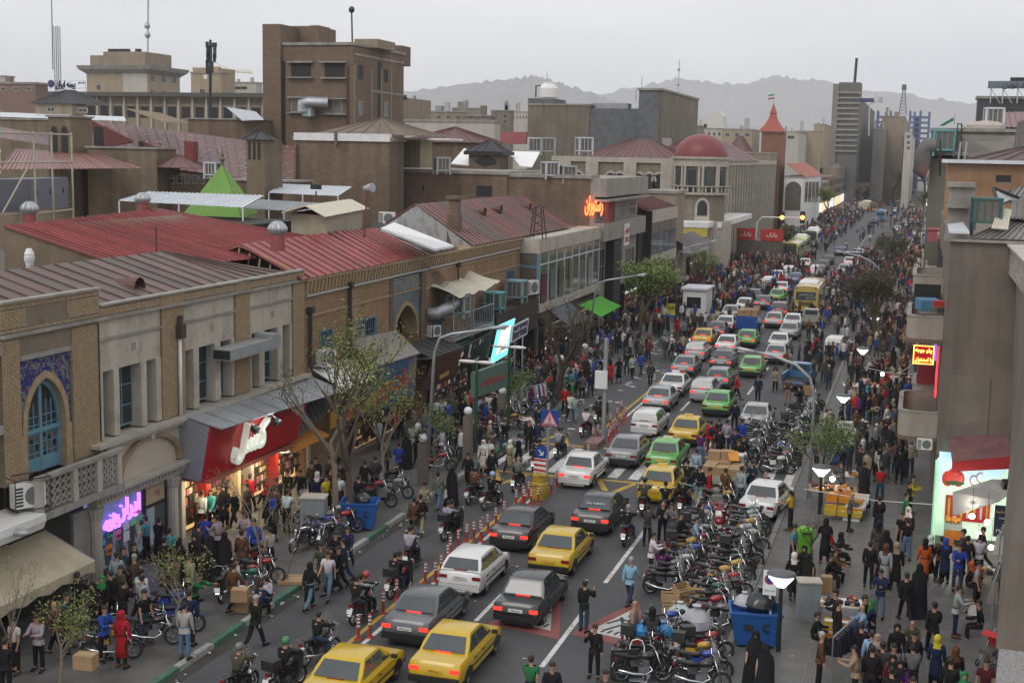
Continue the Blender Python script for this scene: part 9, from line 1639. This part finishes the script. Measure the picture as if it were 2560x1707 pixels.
b=PZ(2010,1382,.14);t=thing('plastic_bin','lime green plastic litter bin on the east pavement','litter bin',b,.3);q=MB();q.rings([[(x*k,y*k,z)for x,y in((-.32,-.28),(.32,-.28),(.32,.28),(-.32,.28))]for k,z in((.7,0),(1,.75),(1.1,.8),(.95,1.0),(.5,1.1))]);lpart('body',q,MT('lime_plastic',(.15,.5,.02),.4),t);q=MB();q.box(-.2,.2,-.3,-.27,.78,.93);lpart('opening',q,M_dark,t)
def tray(c,d,m,label,grp,fill=None):
 t=tag(link('crate_tray',None,None,c),label,'crate',grp);q=MB();a,b,h=d[0]/2,d[1]/2,d[2];q.rings([[(x*k,y*k,z)for x,y in((-a,-b),(a,-b),(a,b),(-a,b))]for k,z in((.9,0),(1,h),(.93,h),(.86,.03))]);lpart('tray_body',q,m,t)
 if fill:q=MB();q.cbox((0,0,h*.7),(a*1.8,b*1.8,h*.3));lpart('contents',q,fill,t)
Mo,My=MT('orange_plastic',(.6,.24,.02),.5),MT('crate_yellow',(.55,.38,.03),.5);c=PZ(2085,1300,.15);n_=0
for i in range(3):
 for k in range(4):n_+=1;tray(c+V((-.2+i*.56,.2+k*.4,.2+.2*(k>1)+.1*k)),(.52,.38,.22),Mo if i+k>2 or k>1 else My,ORD[n_].replace('','')+' orange or yellow plastic crate at the lamp stall, counting from its near west corner' if ORD[n_]else 'crate','orange crates at the lamp stall',MATS['orange_fruit']if(i+k)%2 else None)
for k in range(4):tray(PZ(2128,1300,.15)+V((.1*k,.36*k,.18*k)),(.8,.34,.4),M_white,('lowest','second','third','highest')[k]+' white foam box in the sloping row beside the orange crates','white foam boxes',M_card)
for k in range(5):tray(PZ(2098,1600,.15)+V((-.3+.5*(k%3),.3*(k//3),.3*(k//3))),(.5,.4,.28),My if k%2 else Mo,('first','second','third','fourth','fifth')[k]+' yellow or orange crate under the foam trays by the men bargaining','yellow crates at the pavement stall',M_white)
for i,(px,py,w_,d,l,m)in enumerate(((2080,1262,2.2,1.4,'lamp lit stall table strewn with goods beyond the orange crates',M_card),(2120,1225,1.6,1.0,'second stall table with white goods behind the grey jacketed vendor',M_white),(2140,990,1.8,1.2,'white stall table before the far bulb',M_white),(2190,992,1.5,1.0,'low white table with a red stool at the far bulb',M_white),(2185,1055,.9,.6,'small green stall tray of bottles on the pavement',MATS['lime_plastic']),(2150,1092,.9,.7,'small white table beside the printed banner',M_white),(2500,1480,2.2,1.0,'clothes table heaped with folded trousers by the near wall',M_pane),(2100,1560,1.4,.9,'foam tray table by the men bargaining',M_white))):
 t=table(px,py,w_,d,l,m,.8,.1,.15);q=MB()
 for k in range(26):q.m=R.randrange(6);q.cbox((R.uniform(-w_*.45,w_*.45),R.uniform(-d*.45,d*.45),.83),(R.uniform(.08,.3),R.uniform(.08,.25),R.uniform(.05,.2)),R.random()*3)
 lpart('goods',q,[MATS[k]for k in('red_goods','gold_goods','dark_goods','white_goods','navy_cloth','orange_fruit')],t)['kind']='stuff'
for i,(px,py,Y)in enumerate(((2081,1197,61.5),(2206,935,88))):
 c=PY(px,py,Y);t=thing('stall_bulb',('bare glowing bulb over the orange crate stall','bare glowing bulb over the far pavement stall')[i],'light bulb',c,0);q=MB();q.ball((0,0,0),.12,8,6);lpart('glass',q,M_bulb,t);q=MB();q.tube([(0,0,.1),(.1,0,1.3)],.012,4);lpart('flex',q,M_black,t);l_=bpy.data.lights.new('bulb','POINT');l_.energy=130;l_.color=(1,.7,.4);l_.shadow_soft_size=.12;lo=bpy.data.objects.new('bulb',l_);COL.objects.link(lo);lo.location=c
l_=bpy.data.lights.new('juice_shop_lamp','POINT');l_.energy=240;l_.color=(1,.95,.8);l_.shadow_soft_size=.3;lo=bpy.data.objects.new('juice_shop_lamp',l_);COL.objects.link(lo);lo.location=(2.7,55.2,2.4)
P=[PY(x,y,67)for x,y in((2093,1053),(2133,1053),(2133,1110),(2093,1110))];t,n,c,r_,u_=board('printed_banner','white printed banner with a black heading among the motorcycles',P,M_white);write('SOHAE',t,c+V((0,-.1,.42)),(1,0,0),(0,0,1),.28,M_ink,.004,.01,.7)
for k in range(6):write('لباس و پوشاک',t,c+V((0,-.1,.18-k*.14)),(1,0,0),(0,0,1),.1,M_ink,.002,0,.6)
clothes_rack((*PZ(2105,1690,.14).xy,.14),rad(75),2.2,12,((.05,.09,.2),(.03,.05,.1),(.02,.02,.025)),'rack of blue and black jackets near the lower edge',1.6);clothes_rack((*PZ(1325,1035,.14).xy,.14),rad(70),3.4,16,((.4,.4,.42),(.03,.06,.25),(.35,.03,.05),(.6,.6,.6),(.15,.15,.2)),'white framed rack of striped sweaters by the bare dark tree',1.75)
pc=PZ(2475,1662,.15);t=thing('pushchair','red and grey pushchair beside the marker covered wall','pushchair',pc,2.6);q=MB();q.rings([[(x*w_,y,z)for x in(-1,-.5,0,.5,1)]for w_,y,z in((.26,-.25,.5),(.3,-.3,.85),(.3,-.05,1.1),(.26,.2,1.0))],close=False,c0=False,c1=False);lpart('hood',q,MT('red_fabric',(.5,.03,.03),.8),t);q=MB();q.cbox((0,.05,.5),(.45,.6,.15));lpart('seat',q,M_pane,t)
for x in(-.25,.25):
 for y in(-.3,.35):q=MB();torus(q,(x,y,.12),.1,.025,12,5);lpart('wheel',q,M_rub,t)
q=MB();q.tube([(-.24,.3,.12),(-.24,-.3,.7),(-.24,-.6,1.0),(.24,-.6,1.0),(.24,-.3,.7),(.24,.3,.12)],.015,5);lpart('frame',q,M_steel,t)
for i,(px,py,w_,h)in enumerate(((1560,1700,.9,1.0),(1628,1685,.8,1.15))):c=PZ(px,py);q=MB();q.cbox((c.x,c.y,h/2),(w_,.06,h),.5-i);single('black_board',q,M_black,('black display board at the lower edge of the road','taller black display board behind the hand truck')[i],'board')
c=PZ(1590,1700);t=thing('hand_truck','white framed hand truck standing between black boards','hand truck',c,.2);q=MB();q.tube([(-.22,0,.1),(-.22,0,1.1),(-.15,0,1.28),(0,0,1.33),(.15,0,1.28),(.22,0,1.1),(.22,0,.1)],.02,6);lpart('frame',q,M_white,t);q=MB();q.box(-.22,.22,-.3,0,.08,.1);lpart('plate',q,M_steel,t)
for x in(-.28,.28):q=MB();torus(q,(x,.08,.12),.1,.03,12,5);lpart('wheel',q,M_rub,t)
ks=PZ(1738,795,.14);t=thing('kiosk','white street kiosk behind the dark bare tree','kiosk',ks);q=MB();q.box(ks.x-1.3,ks.x+1.0,ks.y,ks.y+4,.14,2.9);part('wall',q,M_white,t);q=MB();q.box(ks.x-1.5,ks.x+1.2,ks.y-.2,ks.y+4.2,2.9,3.1);part('flat_roof',q,M_zinc,t);q=MB();q.box(ks.x-.9,ks.x+.5,ks.y-.02,ks.y,1.1,2.2);part('hatch',q,M_glass,t)
ks=PZ(1905,655,.14);t=thing('kiosk','red and white panelled kiosk at the far junction','kiosk',ks);q=MB();q.box(ks.x-4,ks.x+3,ks.y,ks.y+4,.14,3.4);part('wall',q,M_pane,t)
for x0,x1 in((-4,-1.2),(-.4,3)):q=MB();q.box(ks.x+x0,ks.x+x1,ks.y-.1,ks.y,3.4,5.2);part('red_panel',q,M_rw,t);write('بانک',t,(ks.x+(x0+x1)/2,ks.y-.12,4.3),(1,0,0),(0,0,1),.9,M_white,.01)
ts=thing('traffic_lights','two amber traffic lights hung on a white bar at the junction','traffic light',PZ(1930,640));q=MB();P=[PY(x,y,215)for x,y in((1885,640),(1893,556),(1905,543),(2010,545))];q.tube(P,.12,6);part('pole',q,M_white,ts)
for x in(1955,2006):p=PY(x,544,214.8);q=MB();q.cbox((p.x,215.1,p.z),(.8,.3,1.9));h_=part('signal_box',q,M_black,ts);q=MB();q.ball((p.x,214.9,p.z),(.34,.1,.34),10,5);part('amber_lens',q,glow('amber_signal',(1,.35,.05),6),h_)
for i,(a,b,Y)in enumerate((((2010,1222),(2372,1263),59),((2160,918),(2290,935),92),((2222,940),(2290,905),91))):q=MB();p0,p1=PY(*a,Y),PY(*b,Y);q.tube([p0,(p0+p1)/2-V((0,0,.15)),p1],.02,4);single('cable',q,M_white,('white cable sagging across the east pavement to the juice shop','white cable above the far stall bulb','second white cable near the far stall bulb')[i],'cable')
# ---- trees
def tree(label,base,top,spread,r0,leaf,nl,bark=None,lean=0.,ls=.1,seed=1,cat='tree',split=.4,z0=.12,nb=5):
 T_=random.Random(seed);b=PZ(*base,z0);H=PY(base[0],top,b.y).z-z0;t=thing('street_tree',label,cat,b);q=MB();br=MB();tips=[]
 def grow(p,d,l,r,k):
  n=3;ps=[p]
  for i in range(n):d=(d+V((T_.uniform(-.16,.16),T_.uniform(-.16,.16),.05))).normalized();ps.append(ps[-1]+d*l/n)
  (q if k==0 else br).tube(ps,[r*(1-.45*i/n)for i in range(n+1)],6 if k<2 else 4,caps=False);
  if k>1:tips.extend(ps[1:])
  if k<(4 if nl>1500 else 3):
   for i in range(nb if k==0 else 3):
    a=T_.uniform(0,6.28);o=V((math.cos(a),math.sin(a),T_.uniform(.25,.9)))*spread;grow(ps[-1]if i<2 else ps[-2].lerp(ps[-1],T_.random()),(d*.7+o).normalized(),l*T_.uniform(.55,.8),r*.5,k+1)
 grow(V((0,0,0)),V((lean,0,1)).normalized(),H*split,r0,0)
 mz=max(max(p.z for p in tips),.1);s=H/mz
 for m in(q,br):m.v=[(x*(.5+.5*s),y*(.5+.5*s),z*s)for x,y,z in m.v]
 lpart('trunk',q,bark or M_bark,t,True);lpart('branches',br,bark or M_bark,t,True)
 if nl:
  f=MB()
  for i in range(nl):
   p=T_.choice(tips);p=V((p.x*(.5+.5*s),p.y*(.5+.5*s),p.z*s))+V((T_.gauss(0,.16),T_.gauss(0,.16),T_.gauss(0,.13)))*(1+ls*4);u=V((T_.uniform(-1,1),T_.uniform(-1,1),T_.uniform(-1,1))).normalized()*ls*T_.uniform(.6,1.3);v=u.orthogonal()*.6;f.m=T_.randrange(3);f.poly([p-u*.5,p+v*.5,p+u*.5,p-v*.5])
  lpart('crown',f,[MT('leaf_%s_%s'%(k,'_'.join(str(int(c*99))for c in leaf)),tuple(c*k2 for c in leaf),.7,.2,3)for k,k2 in(('a',1),('b',.7),('c',1.4))],t)
GR,YG,BR=(.09,.14,.03),(.14,.17,.035),(.075,.06,.035)
tree('tall dark trunked tree with thin spring leaves by the blue kerb bin',(882,1322),772,.55,.19,YG,2000,seed=3,ls=.11);tree('pale forked tree with bare spreading branches beside the grey cabinet',(838,1290),860,.85,.16,YG,240,M_barkp,.05,seed=8,split=.3);tree('second spring leaf tree spreading behind the fork towards the lamp post',(960,1235),930,.9,.1,YG,1300,M_barkp,seed=14,ls=.11)
tree('young staked tree with green tips among the near western crowd',(433,1592),1370,.7,.07,YG,420,M_barkp,seed=5,ls=.08);tree('leafy bush like tree in the lower west corner',(150,1712),1475,.75,.06,YG,700,M_barkp,seed=6,ls=.08,split=.3);tree('thin bare sapling before the lying cardboard',(655,1462),1150,.6,.045,YG,90,M_barkp,seed=9,ls=.07);tree('leaning bare sapling beside the lying cardboard',(715,1455),1200,.6,.04,YG,60,M_barkp,.2,seed=10,ls=.07);tree('tall twigs rising over the cream awning corner',(20,1700),1390,.35,.04,YG,110,M_barkp,.05,seed=11,ls=.06)
tree('slim young tree by the west lamp post',(1085,1205),1000,.7,.07,GR,800,M_barkp,seed=12,ls=.09);tree('bushy green sapling behind the green signboard',(1300,1060),930,.8,.06,GR,900,M_barkp,seed=13,ls=.1);tree('broad bare dark tree before the blue signboard',(1395,1000),740,.8,.24,BR,2600,seed=15,ls=.07,split=.28,nb=6)
tree('leaning tree with a full light green crown under the glass showroom',(1592,862),645,1.15,.2,(.14,.18,.045),7500,lean=.25,seed=16,ls=.2,split=.33,nb=6);tree('bare dark tree with one green side by the white kiosk',(1742,762),625,.7,.18,(.1,.13,.03),1300,seed=17,ls=.15);tree('great twiggy brown green tree on the east kerb',(2190,862),668,.95,.25,(.07,.062,.035),6500,seed=18,ls=.15,split=.28,nb=7);tree('dark thin tree beyond the great brown one',(2215,720),590,.7,.16,(.06,.07,.04),2200,seed=19,ls=.18);tree('leafy tree leaning over the parked motorcycles',(2052,1262),1050,1.0,.11,GR,1900,M_barkp,-.15,seed=20,ls=.11,split=.45,nb=6);tree('bare twiggy bush by the green bin',(2030,1400),1290,.8,.06,BR,300,seed=21,ls=.06)
for i,(x,y,tp)in enumerate(((1970,640,565),(2075,560,470),(2150,520,455),(2230,500,425),(2305,560,480),(2310,500,410),(2325,470,380),(2270,470,400))):tree(('first','second','third','fourth','fifth','sixth','seventh','eighth')[i]+' far street tree beyond the junction, in hazy yellow green leaf',(x,y),tp,.7,.25,YG if i%2 else(.1,.1,.05),1500,seed=30+i,ls=.32)
# ---- the rest of the crowd, too many and too far to pick apart
q=MB();cols='kkkkkxxngcolwrbdtmk';cm=[MT('crowd_'+k,PAL[k],.95,.1)for k in dict.fromkeys(cols)]+[M_skin,MT('crowd_hair',(.015,.012,.01),.8)];ci={k:i for i,k in enumerate(dict.fromkeys(cols))};ns=len(cm)-2
BB=[(b_.location.x,b_.location.y,1.6,6.5)for b_ in bpy.data.objects if b_.name.startswith('bus')]
def folk(x,y,z):
 s=R.uniform(.93,1.05);a=R.uniform(0,6.28);ca,sa=math.cos(a),math.sin(a);P=lambda u,v,h:(x+(u*ca-v*sa)*s,y+(u*sa+v*ca)*s,z+h*s);st=R.uniform(-.16,.16)
 q.m=ci[R.choice('kkndjxg')]if 'j' in ci else ci[R.choice('kkndxg')]
 for u,f in((-.09,st),(.09,-st)):q.rings([[P(u+w_*math.cos(k*1.2566),f*g+w_*math.sin(k*1.2566),h)for k in range(5)]for w_,h,g in((.055,0,1),(.08,.45,.5),(.1,.86,0))],c1=False)
 q.m=ci[R.choice(cols)];q.rings([[P(w_*math.cos(k*.785),d*math.sin(k*.785),h)for k in range(8)]for w_,d,h in((.17,.12,.8),(.17,.12,1.05),(.21,.13,1.35),(.16,.1,1.45),(.06,.06,1.5))])
 for u in(-1,1):e=R.uniform(-.1,.25);q.rings([[P(u*o+w_*math.cos(k*1.57),g+w_*math.sin(k*1.57),h)for k in range(4)]for o,w_,h,g in((.21,.055,1.4,0),(.26,.05,1.1,e*.3),(.25,.04,.85,e))])
 q.m=ns;q.ball(P(0,.01,1.6),(.085*s,.085*s,.11*s),7,5);q.m=ns+1 if R.random()<.8 else ci[R.choice('kwgr')];q.ball(P(0,-.02,1.63),(.095*s,.098*s,.1*s),7,4,-.3)
for(x0,x1,y0,y1,n,z)in((-27.2,-21.2,62,100,130,.14),(-27.2,-21.2,100,230,470,.14),(-20.9,-17.6,100,215,130,0),(-20.9,-15.6,128,215,230,0),(-15,-9,128,190,90,0),(-4.6,.3,66,100,90,.14),(-4.8,.6,100,240,330,.14),(-9.2,-5.2,92,240,190,0),(-21,-15,215,420,190,0),(-27.2,-21.2,230,420,260,.0),(-5,1,240,430,190,.14),(-12,-4,260,700,150,0),(-25,-12,420,700,160,0)):
 for i in range(n):
  x,y=R.uniform(x0,x1),R.uniform(y0,y1)
  if clearof(x,y,.35)and all(abs(x-a)>w_ or abs(y-b)>l for a,b,w_,l in BB):folk(x,y,z)
struct('crowd',q,cm,35,'stuff')
finish_labels(PPL,'people in the street');finish_labels(BIKES,'motorcycles');bpy.data.scenes.remove(TMP)
# ---- the hazy air
q=MB();q.box(-7100,7100,-150,8100,-1.1,460);hz=struct('haze',q,[],kind='stuff');hm=bpy.data.materials.new('pale_air');hm.use_nodes=True;n_=hm.node_tree;n_.nodes.remove(n_.nodes['Principled BSDF']);pvn=n_.nodes.new('ShaderNodeVolumePrincipled');pvn.inputs['Color'].default_value=(.93,.95,1,1);pvn.inputs['Density'].default_value=.00016;n_.links.new(pvn.outputs[0],n_.nodes['Material Output'].inputs['Volume']);hz.data.materials.append(hm)
